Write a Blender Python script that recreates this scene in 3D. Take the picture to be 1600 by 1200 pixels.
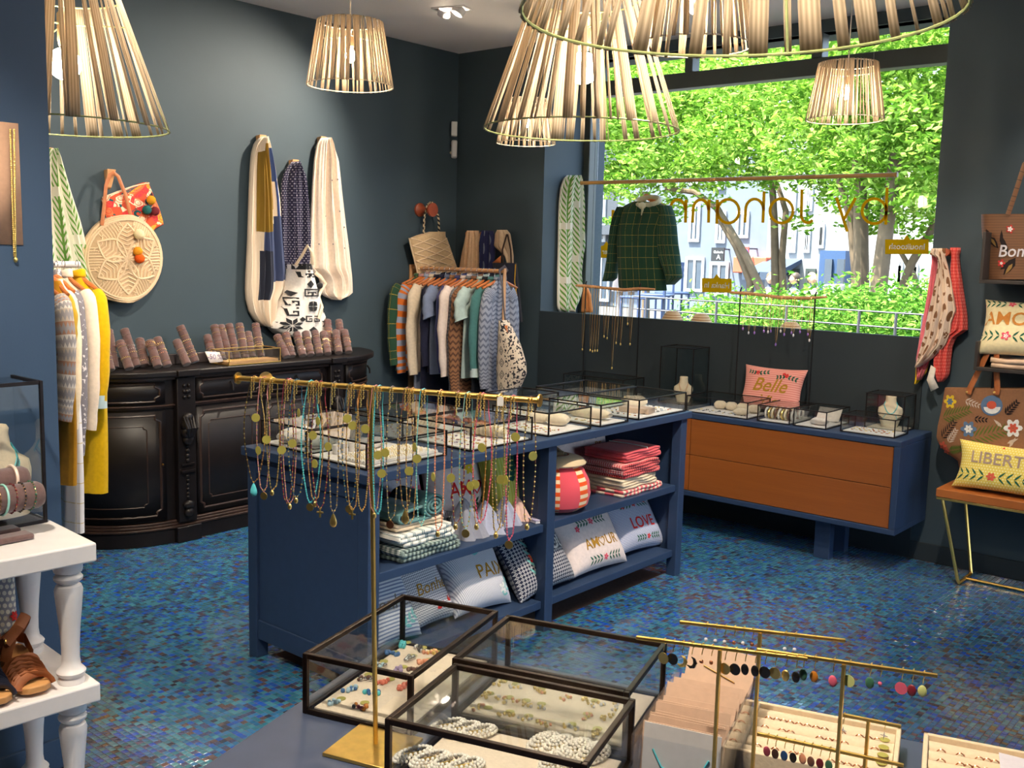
import bpy, bmesh, math, random
import numpy as np
from mathutils import Vector, Matrix, Euler, noise

random.seed(7)
SC = bpy.context.scene
for o in list(bpy.data.objects):
    bpy.data.objects.remove(o)
COL = SC.collection
PI = math.pi

# ------------------------------------------------------------------ camera
CAM_F, YAW, PITCH, ROLL = 1584.54, -0.701333, -0.127634, 0.0244997
CAM = Vector((0, 0, 1.65))
_f = Vector((math.sin(YAW) * math.cos(PITCH), math.cos(YAW) * math.cos(PITCH), math.sin(PITCH)))
_r = Vector((math.cos(YAW), -math.sin(YAW), 0))
_u = _r.cross(_f)
RIGHT = _r * math.cos(ROLL) + _u * math.sin(ROLL)
UP = -_r * math.sin(ROLL) + _u * math.cos(ROLL)
FWD = _f
cd = bpy.data.cameras.new('camera')
cd.sensor_width = 36.0
cd.lens = 36.0 * CAM_F / 1600.0
cd.clip_end = 300
cam = bpy.data.objects.new('camera', cd)
COL.objects.link(cam)
cam.matrix_world = Matrix(((RIGHT.x, UP.x, -FWD.x, CAM.x), (RIGHT.y, UP.y, -FWD.y, CAM.y), (RIGHT.z, UP.z, -FWD.z, CAM.z), (0, 0, 0, 1)))
SC.camera = cam

# ------------------------------------------------------------------ light and exposure
SC.view_settings.view_transform = 'Standard'
SC.view_settings.look = 'None'
SC.view_settings.gamma = 1.0
SC.view_settings.use_curve_mapping = False
SC.view_settings.exposure = 1.1
SKY_STRENGTH = 12.5
SUN_STRENGTH = 15.0
SPOT_POWER = 170.0
BULB_LARGE, BULB_SMALL = 95.0, 300.0

w = bpy.data.worlds.new('sky')
SC.world = w
w.use_nodes = True
nt = w.node_tree
bg = nt.nodes['Background']
sky = nt.nodes.new('ShaderNodeTexSky')
sky.sky_type = 'HOSEK_WILKIE'
sky.sun_direction = Vector((-0.22, -0.34, 0.95)).normalized()
sky.turbidity = 8.0
sky.ground_albedo = 0.35
nt.links.new(sky.outputs['Color'], bg.inputs['Color'])
bg.inputs['Strength'].default_value = SKY_STRENGTH

sd = bpy.data.lights.new('sun', 'SUN')
sd.energy = SUN_STRENGTH
sd.angle = math.radians(1.0)
sd.color = (1.0, 0.95, 0.86)
sun = bpy.data.objects.new('sun', sd)
COL.objects.link(sun)
sun.rotation_euler = Vector((-0.22, -0.34, 0.95)).to_track_quat('Z', 'Y').to_euler()

cy = SC.cycles
cy.use_denoising = True
cy.max_bounces = 8
cy.diffuse_bounces = 4
cy.glossy_bounces = 4
cy.transmission_bounces = 6
cy.transparent_max_bounces = 24
cy.sample_clamp_indirect = 8.0
cy.caustics_reflective = False
cy.caustics_refractive = False

# ------------------------------------------------------------------ helpers: pixels of the photograph to points of the room
def ray(px, py):
    return RIGHT * ((px - 800) / CAM_F) - UP * ((py - 600) / CAM_F) + FWD

def at(px, py, axis, val):
    d = ray(px, py)
    i = 'xyz'.index(axis)
    return CAM + d * ((val - CAM[i]) / d[i])

def atd(px, py, depth):
    return CAM + ray(px, py) * depth

# ------------------------------------------------------------------ helpers: materials
def lin(c):
    return tuple(((x / 255) / 12.92 if x <= 10.31 else ((x / 255 + 0.055) / 1.055) ** 2.4) for x in c[:3]) + (1.0,)

class S:
    """a scalar socket with arithmetic"""
    def __init__(self, t, s):
        self.t, self.s = t, s
    def _op(self, op, b=None, c=None):
        n = self.t.nodes.new('ShaderNodeMath')
        n.operation = op
        for i, x in enumerate((self, b, c)):
            if x is None:
                continue
            if isinstance(x, S):
                self.t.links.new(x.s, n.inputs[i])
            else:
                n.inputs[i].default_value = x
        return S(self.t, n.outputs[0])
    def __add__(a, b): return a._op('ADD', b)
    __radd__ = __add__
    def __sub__(a, b): return a._op('SUBTRACT', b)
    def __mul__(a, b): return a._op('MULTIPLY', b)
    __rmul__ = __mul__
    def __truediv__(a, b): return a._op('DIVIDE', b)
    def __lt__(a, b): return a._op('LESS_THAN', b)
    def __gt__(a, b): return a._op('GREATER_THAN', b)
    def abs(a): return a._op('ABSOLUTE')
    def fr(a): return a._op('FRACT')
    def floor(a): return a._op('FLOOR')
    def sin(a): return a._op('SINE')
    def mx(a, b): return a._op('MAXIMUM', b)
    def mn(a, b): return a._op('MINIMUM', b)
    def pw(a, b): return a._op('POWER', b)
    def inv(a): return a._op('MULTIPLY', -1.0)._op('ADD', 1.0)

class NM:
    """a material under construction"""
    def __init__(self, name):
        self.m = bpy.data.materials.new(name)
        self.m.use_nodes = True
        self.t = self.m.node_tree
        self.b = self.t.nodes['Principled BSDF']
    def new(self, typ, **props):
        n = self.t.nodes.new(typ)
        for k, v in props.items():
            setattr(n, k, v)
        return n
    def link(self, a, b):
        self.t.links.new(a.s if isinstance(a, S) else a, b)
    def coord(self, kind='UV', scale=1.0):
        n = self.new('ShaderNodeTexCoord')
        sp = self.new('ShaderNodeSeparateXYZ')
        self.link(n.outputs[kind], sp.inputs[0])
        return [S(self.t, sp.outputs[i]) * scale if scale != 1.0 else S(self.t, sp.outputs[i]) for i in range(3)]
    def noise(self, scale=5, detail=3, kind='Object', rough=0.5, stretch=None):
        n = self.new('ShaderNodeTexNoise')
        n.inputs['Scale'].default_value = scale
        n.inputs['Detail'].default_value = detail
        n.inputs['Roughness'].default_value = rough
        c = self.new('ShaderNodeTexCoord')
        if stretch:
            mp = self.new('ShaderNodeMapping')
            mp.inputs['Scale'].default_value = stretch
            self.link(c.outputs[kind], mp.inputs[0])
            self.link(mp.outputs[0], n.inputs['Vector'])
        else:
            self.link(c.outputs[kind], n.inputs['Vector'])
        return S(self.t, n.outputs[0])
    def mix(self, fac, a, b):
        n = self.new('ShaderNodeMix', data_type='RGBA')
        if isinstance(fac, S):
            self.link(fac, n.inputs[0])
        else:
            n.inputs[0].default_value = fac
        for x, k in ((a, 6), (b, 7)):
            if isinstance(x, tuple):
                n.inputs[k].default_value = lin(x)
            else:
                self.link(x, n.inputs[k])
        return n.outputs[2]
    def ramp(self, fac, stops, interp='LINEAR'):
        n = self.new('ShaderNodeValToRGB')
        n.color_ramp.interpolation = interp
        e = n.color_ramp.elements
        while len(e) < len(stops):
            e.new(0.5)
        for x, (p, c) in zip(e, stops):
            x.position = p
            x.color = lin(c)
        self.link(fac, n.inputs[0])
        return n.outputs[0]
    def bump(self, h, strength=0.3, dist=0.01):
        n = self.new('ShaderNodeBump')
        n.inputs['Strength'].default_value = strength
        n.inputs['Distance'].default_value = dist
        self.link(h, n.inputs['Height'])
        self.link(n.outputs[0], self.b.inputs['Normal'])
    def done(self, color=None, rough=0.5, metal=0.0, spec=0.5, sheen=0.0):
        if color is not None:
            if isinstance(color, tuple):
                self.b.inputs['Base Color'].default_value = lin(color)
            else:
                self.link(color, self.b.inputs['Base Color'])
        self.b.inputs['Roughness'].default_value = rough
        self.b.inputs['Metallic'].default_value = metal
        self.b.inputs['Specular IOR Level'].default_value = spec
        if sheen:
            self.b.inputs['Sheen Weight'].default_value = sheen
        return self.m

_mats = {}
def M(name, col=None, rough=0.5, metal=0.0, var=0.12, scale=30.0, spec=0.5, bump=0.0, sheen=0.0):
    """plain procedural material: a colour with a little noise"""
    if name in _mats:
        return _mats[name]
    k = NM(name)
    n = k.noise(scale, 4)
    a = tuple(max(0, c * (1 - var)) for c in col)
    b = tuple(min(255, c * (1 + var)) for c in col)
    if bump:
        k.bump(n, bump, 0.004)
    _mats[name] = k.done(k.mix(n, a, b), rough, metal, spec, sheen)
    return _mats[name]

def cloth(name, col=None, var=0.08, scale=60):
    return M('cloth_' + name, col, 0.9, 0, var, scale, 0.15, 0.25, 0.15)

def PM(name, fn, rough=0.9, spec=0.15, sheen=0.1, metal=0):
    """patterned material: fn(NM, u, v) returns a colour socket"""
    if name in _mats:
        return _mats[name]
    k = NM(name)
    u, v, _ = k.coord('UV')
    _mats[name] = k.done(fn(k, u, v), rough, metal, spec, sheen)
    return _mats[name]

def glass_mat(name, tint=(250, 252, 252), gloss=1.0):
    if name in _mats:
        return _mats[name]
    k = NM(name)
    t = k.t
    tr = k.new('ShaderNodeBsdfTransparent')
    tr.inputs[0].default_value = lin(tint)
    gl = k.new('ShaderNodeBsdfGlossy')
    gl.inputs['Roughness'].default_value = 0.02
    lw = k.new('ShaderNodeLayerWeight')
    lw.inputs['Blend'].default_value = 0.5
    mx = k.new('ShaderNodeMixShader')
    f = (S(t, lw.outputs['Facing']).pw(5.0) * 0.96 + 0.04) * gloss
    k.link(f, mx.inputs[0])
    k.link(tr.outputs[0], mx.inputs[1])
    k.link(gl.outputs[0], mx.inputs[2])
    k.link(mx.outputs[0], t.nodes['Material Output'].inputs['Surface'])
    _mats[name] = k.m
    return k.m

def emis_mat(name, col, strength):
    if name in _mats:
        return _mats[name]
    k = NM(name)
    k.b.inputs['Emission Color'].default_value = lin(col)
    k.b.inputs['Emission Strength'].default_value = strength
    _mats[name] = k.done(col, 0.4)
    return k.m

# ------------------------------------------------------------------ helpers: meshes and objects
WM = {}   # world matrix of everything made here

class MB:
    def __init__(s):
        s.v, s.f, s.mi, s.uv = [], [], [], {}
        s.cur = 0
    def add(s, vs, fs, uvs=None):
        b = len(s.v)
        s.v += [tuple(x) for x in vs]
        if uvs:
            for i, x in enumerate(uvs):
                s.uv[b + i] = x
        for f in fs:
            s.f.append(tuple(b + i for i in f))
            s.mi.append(s.cur)
        return s
    def box(s, x0, x1, y0, y1, z0, z1):
        vs = [(x, y, z) for z in (z0, z1) for y in (y0, y1) for x in (x0, x1)]
        return s.add(vs, [(0, 2, 3, 1), (4, 5, 7, 6), (0, 1, 5, 4), (2, 6, 7, 3), (0, 4, 6, 2), (1, 3, 7, 5)])
    def bar(s, p0, p1, w, h=None, up=(0, 0, 1)):
        """rectangular bar from p0 to p1"""
        h = h or w
        p0, p1 = Vector(p0), Vector(p1)
        d = (p1 - p0).normalized()
        a = d.cross(Vector(up))
        if a.length < 1e-4:
            a = d.cross(Vector((1, 0, 0)))
        a.normalize()
        b = a.cross(d)
        vs = [p + a * (i * w / 2) + b * (j * h / 2) for p in (p0, p1) for i, j in ((-1, -1), (1, -1), (1, 1), (-1, 1))]
        return s.add(vs, [(3, 2, 1, 0), (4, 5, 6, 7), (0, 1, 5, 4), (1, 2, 6, 5), (2, 3, 7, 6), (3, 0, 4, 7)])
    def tube(s, path, r, n=8, closed=False, caps=True, flat=None):
        """r: number or list; flat: (scale along the reference normal)"""
        P = [Vector(p) for p in path]
        m = len(P)
        R = r if isinstance(r, (list, tuple)) else [r] * m
        T = []
        for i in range(m):
            a = P[(i - 1) % m] if (closed or i > 0) else P[i]
            b = P[(i + 1) % m] if (closed or i < m - 1) else P[i]
            t = b - a
            T.append(t.normalized() if t.length > 1e-9 else Vector((0, 0, 1)))
        nrm = T[0].cross(Vector((0, 0, 1)))
        if nrm.length < 1e-3:
            nrm = T[0].cross(Vector((1, 0, 0)))
        nrm.normalize()
        vs = []
        for i in range(m):
            nrm = nrm - T[i] * nrm.dot(T[i])
            if nrm.length < 1e-6:
                nrm = T[i].orthogonal()
            nrm.normalize()
            bn = T[i].cross(nrm)
            for k in range(n):
                a = 2 * PI * k / n
                vs.append(P[i] + nrm * (math.cos(a) * R[i] * (flat or 1)) + bn * (math.sin(a) * R[i]))
        fs = []
        for i in range(m if closed else m - 1):
            j = (i + 1) % m
            for k in range(n):
                l = (k + 1) % n
                fs.append((i * n + k, i * n + l, j * n + l, j * n + k))
        if caps and not closed:
            fs.append(tuple(range(n))[::-1])
            fs.append(tuple((m - 1) * n + k for k in range(n)))
        uvs = [(k / n, i / max(1, m - 1)) for i in range(m) for k in range(n)]
        return s.add(vs, fs, uvs)
    def cyl(s, p0, p1, r0, r1=None, n=16, caps=True):
        return s.tube([p0, p1], [r0, r0 if r1 is None else r1], n, caps=caps)
    def lathe(s, prof, n=24, c=(0, 0, 0), mat=None, caps=True):
        vs = []
        for r, z in prof:
            for k in range(n):
                a = 2 * PI * k / n
                p = Vector((r * math.cos(a), r * math.sin(a), z))
                if mat:
                    p = mat @ p
                vs.append(p + Vector(c))
        fs = []
        m = len(prof)
        for i in range(m - 1):
            for k in range(n):
                l = (k + 1) % n
                fs.append((i * n + k, i * n + l, (i + 1) * n + l, (i + 1) * n + k))
        if caps:
            fs.append(tuple(range(n))[::-1])
            fs.append(tuple((m - 1) * n + k for k in range(n)))
        uvs = [(k / n, i / max(1, m - 1)) for i in range(m) for k in range(n)]
        return s.add(vs, fs, uvs)
    def ball(s, c, r, n=8, m=6, sc=(1, 1, 1), mat=None):
        c = Vector(c)
        vs = []
        def q(x, y, z):
            p = Vector((x * r * sc[0], y * r * sc[1], z * r * sc[2]))
            return c + (mat @ p if mat else p)
        vs.append(q(0, 0, -1))
        for i in range(1, m):
            a = -PI / 2 + PI * i / m
            for k in range(n):
                b = 2 * PI * k / n
                vs.append(q(math.cos(a) * math.cos(b), math.cos(a) * math.sin(b), math.sin(a)))
        vs.append(q(0, 0, 1))
        fs = []
        for k in range(n):
            l = (k + 1) % n
            fs.append((0, 1 + l, 1 + k))
            for i in range(m - 2):
                fs.append((1 + i * n + k, 1 + i * n + l, 1 + (i + 1) * n + l, 1 + (i + 1) * n + k))
            fs.append((1 + (m - 2) * n + k, 1 + (m - 2) * n + l, len(vs) - 1))
        return s.add(vs, fs)
    def prism(s, poly, t0, t1, mat=None):
        """polygon in local xy pushed along z from t0 to t1"""
        n = len(poly)
        vs = [Vector((x, y, t0)) for x, y in poly] + [Vector((x, y, t1)) for x, y in poly]
        if mat:
            vs = [mat @ p for p in vs]
        fs = [tuple(range(n))[::-1], tuple(range(n, 2 * n))] + [(i, (i + 1) % n, n + (i + 1) % n, n + i) for i in range(n)]
        xs = [p[0] for p in poly]; ys = [p[1] for p in poly]
        w_, h_ = (max(xs) - min(xs)) or 1, (max(ys) - min(ys)) or 1
        uvs = [((x - min(xs)) / w_, (y - min(ys)) / h_) for x, y in poly] * 2
        return s.add(vs, fs, uvs)
    def grid(s, fn, nu, nv, cu=False, uvs=None, flip=False):
        vs, uv = [], []
        mu = nu if cu else nu + 1
        for j in range(nv + 1):
            for i in range(mu):
                u, v = i / nu, j / nv
                vs.append(fn(u, v))
                uv.append(uvs(u, v) if uvs else (u, v))
        fs = []
        for j in range(nv):
            for i in range(nu):
                k = (i + 1) % mu
                q = (j * mu + i, j * mu + k, (j + 1) * mu + k, (j + 1) * mu + i)
                fs.append(q[::-1] if flip else q)
        return s.add(vs, fs, uv)
    def move(s, mat):
        s.v = [tuple(mat @ Vector(p)) for p in s.v]
        return s
    def mesh(s, name, mats, smooth=True, angle=40):
        me = bpy.data.meshes.new(name)
        me.from_pydata(s.v, [], s.f)
        for m in (mats if isinstance(mats, (list, tuple)) else [mats]):
            me.materials.append(m)
        if any(s.mi):
            me.polygons.foreach_set('material_index', s.mi)
        if s.uv:
            ul = me.uv_layers.new(name='UVMap')
            li = np.empty(len(me.loops), dtype=np.int32)
            me.loops.foreach_get('vertex_index', li)
            arr = np.zeros((len(s.v), 2), dtype=np.float32)
            for i, x in s.uv.items():
                arr[i] = x
            ul.data.foreach_set('uv', arr[li].ravel())
        if smooth:
            me.polygons.foreach_set('use_smooth', [True] * len(me.polygons))
            me.set_sharp_from_angle(angle=math.radians(angle))
        me.update()
        return me
    def part(s, name, mats, parent=None, world=False, smooth=True, angle=40, bevel=0, solid=0, subs=0, label=None, kind=None, offset=0):
        o = bpy.data.objects.new(name, s.mesh(name, mats, smooth, angle))
        return link(o, parent, world, bevel, solid, subs, label, kind, offset)
    def thing(s, name, mats, label, cat, group=None, loc=None, rot=None, **kw):
        o = s.part(name, mats, None, **kw)
        o['label'] = label
        o['category'] = cat
        if group:
            o['group'] = group
        if loc is not None:
            o.location = loc
        if rot is not None:
            o.rotation_euler = rot
        WM[o] = Matrix.Translation(o.location) @ o.rotation_euler.to_matrix().to_4x4()
        return o
    def struct(s, name, mats, parent=None, **kw):
        o = s.part(name, mats, parent, **kw)
        if not parent:
            o['kind'] = 'structure'
        return o

def link(o, parent=None, world=False, bevel=0, solid=0, subs=0, label=None, kind=None, offset=0):
    COL.objects.link(o)
    WM[o] = Matrix.Identity(4)
    if parent is not None:
        o.parent = parent
        if world:
            o.matrix_parent_inverse = WM[parent].inverted()
        else:
            WM[o] = WM[parent].copy()
    if solid:
        md = o.modifiers.new('thick', 'SOLIDIFY'); md.thickness = solid; md.offset = offset
    if subs:
        md = o.modifiers.new('smooth', 'SUBSURF'); md.levels = subs; md.render_levels = subs
    if bevel:
        md = o.modifiers.new('edge', 'BEVEL'); md.width = bevel; md.segments = 2; md.limit_method = 'ANGLE'; md.angle_limit = math.radians(40)
        md.harden_normals = False
    if label:
        o['label'] = label
    if kind:
        o['kind'] = kind
    return o

def thing(name, label, cat, loc=(0, 0, 0), rz=0.0, group=None, mat=None):
    o = bpy.data.objects.new(name, None)
    o.empty_display_size = 0.05
    COL.objects.link(o)
    if mat is not None:
        o.matrix_world = mat
        WM[o] = mat.copy()
    else:
        o.location = loc
        o.rotation_euler = (0, 0, rz)
        WM[o] = Matrix.Translation(loc) @ Matrix.Rotation(rz, 4, 'Z')
    o['label'] = label
    o['category'] = cat
    if group:
        o['group'] = group
    return o

def struct_root(name, loc=(0, 0, 0)):
    o = bpy.data.objects.new(name, None)
    o.empty_display_size = 0.05
    COL.objects.link(o)
    o.location = loc
    WM[o] = Matrix.Translation(loc)
    o['kind'] = 'structure'
    return o

def mobj(name, me, parent=None, world=False, **kw):
    """an object on existing mesh data"""
    return link(bpy.data.objects.new(name, me), parent, world, **kw)

def dup(root, mat=None, loc=None, rz=None, label=None, group=None):
    def cp(o, par):
        c = o.copy()
        COL.objects.link(c)
        if par is not None:
            c.parent = par
            c.matrix_parent_inverse = o.matrix_parent_inverse.copy()
        for ch in o.children:
            cp(ch, c)
        return c
    r = cp(root, None)
    if mat is not None:
        r.matrix_world = mat
        WM[r] = mat.copy()
    else:
        if loc is not None:
            r.location = loc
        if rz is not None:
            r.rotation_euler = (0, 0, rz)
        WM[r] = Matrix.Translation(r.location) @ r.rotation_euler.to_matrix().to_4x4()
    if label:
        r['label'] = label
    if group:
        r['group'] = group
    return r

def lerp(a, b, t):
    return a + (b - a) * t

def interp(tab, x):
    """piecewise linear table [(x, a, b, ...)] -> tuple"""
    if x <= tab[0][0]:
        return tab[0][1:]
    for p, q in zip(tab, tab[1:]):
        if x <= q[0]:
            t = (x - p[0]) / ((q[0] - p[0]) or 1)
            return tuple(lerp(a, b, t) for a, b in zip(p[1:], q[1:]))
    return tab[-1][1:]

def frame(o, x, y=None, z=None):
    """matrix with given axes (x and z, or x and y) at o"""
    x = Vector(x).normalized()
    if z is not None:
        z = Vector(z); z = (z - x * z.dot(x)).normalized(); y = z.cross(x)
    else:
        y = Vector(y); y = (y - x * y.dot(x)).normalized(); z = x.cross(y)
    return Matrix(((x.x, y.x, z.x, o[0]), (x.y, y.y, z.y, o[1]), (x.z, y.z, z.z, o[2]), (0, 0, 0, 1)))

_txt = {}
def text_mesh(s, size=1.0, align='CENTER', shear=0.0, bold=0.0):
    """flat lettering: vertices in xy and faces"""
    key = (s, align, shear, bold)
    if key not in _txt:
        cu = bpy.data.curves.new('lettering', 'FONT')
        cu.body = s
        cu.align_x = align
        cu.align_y = 'CENTER'
        cu.shear = shear
        cu.offset = bold
        cu.resolution_u = 3
        o = bpy.data.objects.new('lettering', cu)
        COL.objects.link(o)
        dg = bpy.context.evaluated_depsgraph_get()
        me = o.evaluated_get(dg).to_mesh()
        bm = bmesh.new(); bm.from_mesh(me)
        bmesh.ops.triangulate(bm, faces=bm.faces[:])
        vs = [v.co.copy() for v in bm.verts]
        bm.verts.index_update()
        fs = [tuple(v.index for v in f.verts) for f in bm.faces]
        bm.free()
        o.evaluated_get(dg).to_mesh_clear()
        bpy.data.objects.remove(o)
        bpy.data.curves.remove(cu)
        _txt[key] = (vs, fs)
    vs, fs = _txt[key]
    return [v * size for v in vs], fs
# ================================================================== the room
WX, WY, CZ = -5.45, 5.738, 3.136        # left wall, window wall, ceiling
RX, BY = 3.6, -2.2                      # right wall, back wall
JX0, JX1 = -4.595, -1.867               # window opening
GY = 6.27                               # glass plane
SILL = 1.246

def paint(name, col, var=0.05):
    k = NM(name)
    n = k.noise(3.0, 4)
    n2 = k.noise(160.0, 2)
    k.bump(n2, 0.12, 0.002)
    return k.done(k.mix(n, tuple(c * (1 - var) for c in col), tuple(min(255, c * (1 + var)) for c in col)), 0.62, 0, 0.35)

TEAL = paint('wall_paint_teal', (60, 74, 83))
DARK = paint('wall_paint_dark', (42, 51, 57))
NAVY = paint('wall_paint_navy', (60, 82, 110))
CEIL = paint('ceiling_paint', (236, 232, 234), 0.02)
BLUEF = M('furniture_paint_blue', (42, 60, 90), 0.42, 0, 0.08, 25, 0.4, 0.08)
FRAMEM = M('window_frame_paint', (62, 70, 68), 0.4, 0, 0.06, 20)

# floor: grout bed and glass mosaic tiles
PITCH_T = 0.0215
def mosaic_colour(k):
    g = k.new('ShaderNodeNewGeometry')
    sc = k.new('ShaderNodeVectorMath', operation='SCALE')
    k.link(g.outputs['Position'], sc.inputs[0])
    sc.inputs['Scale'].default_value = 1.0 / PITCH_T
    fl = k.new('ShaderNodeVectorMath', operation='FLOOR')
    k.link(sc.outputs[0], fl.inputs[0])
    sp = k.new('ShaderNodeSeparateXYZ')
    k.link(fl.outputs[0], sp.inputs[0])
    cb = k.new('ShaderNodeCombineXYZ')
    k.link(sp.outputs[0], cb.inputs[0])
    k.link(sp.outputs[1], cb.inputs[1])
    wn = k.new('ShaderNodeTexWhiteNoise', noise_dimensions='2D')
    k.link(cb.outputs[0], wn.inputs['Vector'])
    c = k.ramp(S(k.t, wn.outputs['Value']), [(0.0, (50, 112, 136)), (0.20, (68, 132, 154)), (0.36, (42, 102, 148)), (0.52, (56, 118, 168)), (0.66, (38, 86, 172)),
               (0.76, (58, 72, 112)), (0.84, (92, 76, 78)), (0.89, (44, 54, 74)), (0.94, (28, 84, 190))], 'CONSTANT')
    sh = k.new('ShaderNodeTexWhiteNoise', noise_dimensions='3D')
    k.link(fl.outputs[0], sh.inputs['Vector'])
    return c, S(k.t, sh.outputs['Value'])
k = NM('glass_mosaic')
c, sh = mosaic_colour(k)
nz = k.noise(90, 3)
k.link(sh * 0.16 + 0.10, k.b.inputs['Roughness'])
c2 = k.mix(nz * 0.2, c, (30, 46, 60))
k.b.inputs['Coat Weight'].default_value = 0.8
k.b.inputs['Coat Roughness'].default_value = 0.12
MOSAIC = k.m
k.link(c2, k.b.inputs['Base Color'])
k.b.inputs['Specular IOR Level'].default_value = 0.85
GROUT = M('floor_grout', (104, 86, 80), 0.9, 0, 0.15, 60, 0.2)

floor = MB().box(WX - .05, RX + .05, BY - .05, WY + .75, -0.10, -0.0012).struct('floor', GROUT, smooth=False)

def visible_floor(x, y):
    d = Vector((x, y, 0)) - CAM
    z = d.dot(FWD)
    if z < 0.3:
        return False
    u, v = 800 + CAM_F * d.dot(RIGHT) / z, 600 - CAM_F * d.dot(UP) / z
    return -250 < u < 2150 and -50 < v < 1500
cells = []
for i in range(int(WX / PITCH_T) + 1, int(1.5 / PITCH_T)):
    for j in range(0, int(WY / PITCH_T)):
        x, y = (i + .5) * PITCH_T, (j + .5) * PITCH_T
        if not visible_floor(x, y):
            continue
        if x < -5.02 and 2.9 < y < 4.2: continue            # under the sideboards and the counter
        if -3.3 < x < -2.7 and 2.42 < y < 4.47 : continue
        if -3.21 < x < -3.04 and y < 1.43: continue
        cells.append((x, y))
rng = np.random.default_rng(3)
def tile_block(x, y, r):
    h = PITCH_T * 0.46
    t = rng.normal(0, 0.00022, 4)
    z0 = -0.0012
    vs = [(x - h, y - h, z0), (x + h, y - h, z0), (x + h, y + h, z0), (x - h, y + h, z0)]
    e = h * .93
    vs += [(x - e, y - e, t[0]), (x + e, y - e, t[1]), (x + e, y + e, t[2]), (x - e, y + e, t[3])]
    return vs
FQ = [(4, 5, 6, 7), (0, 1, 5, 4), (1, 2, 6, 5), (2, 3, 7, 6), (3, 0, 4, 7)]
# the tiles nearest the lens stand as pieces of their own
def show_key(c):
    d = Vector((c[0], c[1], 0)) - CAM
    z = d.dot(FWD)
    u, v = 800 + CAM_F * d.dot(RIGHT) / z, 600 - CAM_F * d.dot(UP) / z
    inside = (115 < u < 330 and 900 < v < 1195)
    return (0 if inside else 1, z)
cells.sort(key=show_key)
base_tile = MB()
base_tile.add(tile_block(0, 0, rng), FQ)
tile_me = base_tile.mesh('tile', MOSAIC, smooth=False)
for n, (x, y) in enumerate(cells[:300]):
    o = bpy.data.objects.new('tile', tile_me)
    COL.objects.link(o)
    o.parent = floor
    o.location = (x, y, 0)
    o.rotation_euler = (rng.normal(0, .008), rng.normal(0, .008), 0)
rest = MB()
for x, y in cells[300:]:
    b = len(rest.v)
    rest.v += tile_block(x, y, rng)
    rest.f += [tuple(b + i for i in q) for q in FQ]
rest.mi = [0] * len(rest.f)
rest.part('mosaic_tiles', MOSAIC, floor, smooth=False, kind='stuff')

# ceiling
MB().box(WX - .2, RX + .2, BY - .2, WY + .75, CZ, CZ + .15).struct('ceiling', CEIL, smooth=False)
# walls
MB().box(WX - .2, WX, BY - .2, WY + .75, -.1, CZ + .05).struct('wall_left', TEAL, smooth=False)
MB().box(WX, RX, BY - .2, BY, -.1, CZ + .05).struct('wall_back', TEAL, smooth=False)
wr = MB()
wr.box(RX, RX + .2, BY, 2.0, -.1, CZ + .05)
wr.box(RX, RX + .2, 5.3, WY + .75, -.1, CZ + .05)
wr.box(RX, RX + .2, 2.0, 5.3, 2.95, CZ + .05)
wr.box(RX, RX + .2, 2.0, 5.3, -.1, .1)
wr.struct('wall_right', TEAL, smooth=False)
ww = MB()
ww.box(WX, JX0, WY, GY + .2, -.1, CZ + .05)
ww.box(JX1, RX, WY, GY + .2, -.1, CZ + .05)
ww.box(JX0, JX1, GY - .08, GY + .2, 3.06, CZ + .05)
ww.box(JX0, JX1, GY - .08, GY + .2, -.1, 1.0)
ww.struct('wall_window', TEAL, smooth=False)
MB().box(JX0, JX1, WY - .012, WY + .028, 0, SILL).struct('wall_parapet', DARK, smooth=False)
MB().box(JX0, JX1, WY + .028, GY - .08, .98, 1.0).struct('trim_1', DARK, smooth=False)      # display ledge behind the parapet
MB().box(-3.21, -3.033, BY, 1.444, 0, CZ).struct('wall_column', NAVY, smooth=False)
MB().box(-3.036, -3.021, BY, 1.4445, 0, .10).struct('baseboard_column', NAVY, smooth=False, bevel=.003)
MB().box(JX1 - .0, RX, WY - .015, WY, 0, .10).struct('baseboard_right', DARK, smooth=False, bevel=.003)
MB().box(WX, WX + .015, BY, WY, 0, .10).struct('baseboard_left', TEAL, smooth=False, bevel=.003)

# shop window
win = struct_root('window_1', (JX0, GY, 1.0))
zt0, zt1 = at(1370, 110, 'y', GY - .03).z, at(1370, 82, 'y', GY - .03).z
ztop = at(1163, 36, 'y', GY - .03).z
m1 = at(1080.5, 100, 'y', GY - .03).x
m2 = at(1281.5, 60, 'y', GY - .03).x
F = 0.055
GLASSW = glass_mat('window_glass', (252, 254, 253), 0.35)
def frame_piece(n, x0, x1, z0, z1, y0=GY - .07, y1=GY + .03):
    MB().box(x0, x1, y0, y1, z0, z1).part(n, FRAMEM, win, world=True, smooth=False, bevel=.006)
frame_piece('frame_post', JX0, JX0 + F, 1.0, 3.06)
frame_piece('frame_post', JX1 - F, JX1, 1.0, 3.06)
frame_piece('frame_head', JX0 + F, JX1 - F, ztop, 3.06)
frame_piece('frame_foot', JX0 + F, JX1 - F, 1.0, 1.06)
frame_piece('transom', JX0 + F, JX1 - F, zt0, zt1)
frame_piece('mullion', m1 - .03, m1 + .03, zt1, ztop)
frame_piece('mullion', m2 - .035, m2 + .035, zt1, ztop)
def pane(x0, x1, z0, z1):
    MB().box(x0, x1, GY - .006, GY + .004, z0, z1).part('pane', GLASSW, win, world=True, smooth=False)
pane(JX0 + F, JX1 - F, 1.06, zt0)
pane(JX0 + F, m1 - .03, zt1, ztop)
pane(m1 + .03, m2 - .035, zt1, ztop)
pane(m2 + .035, JX1 - F, zt1, ztop)
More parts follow.
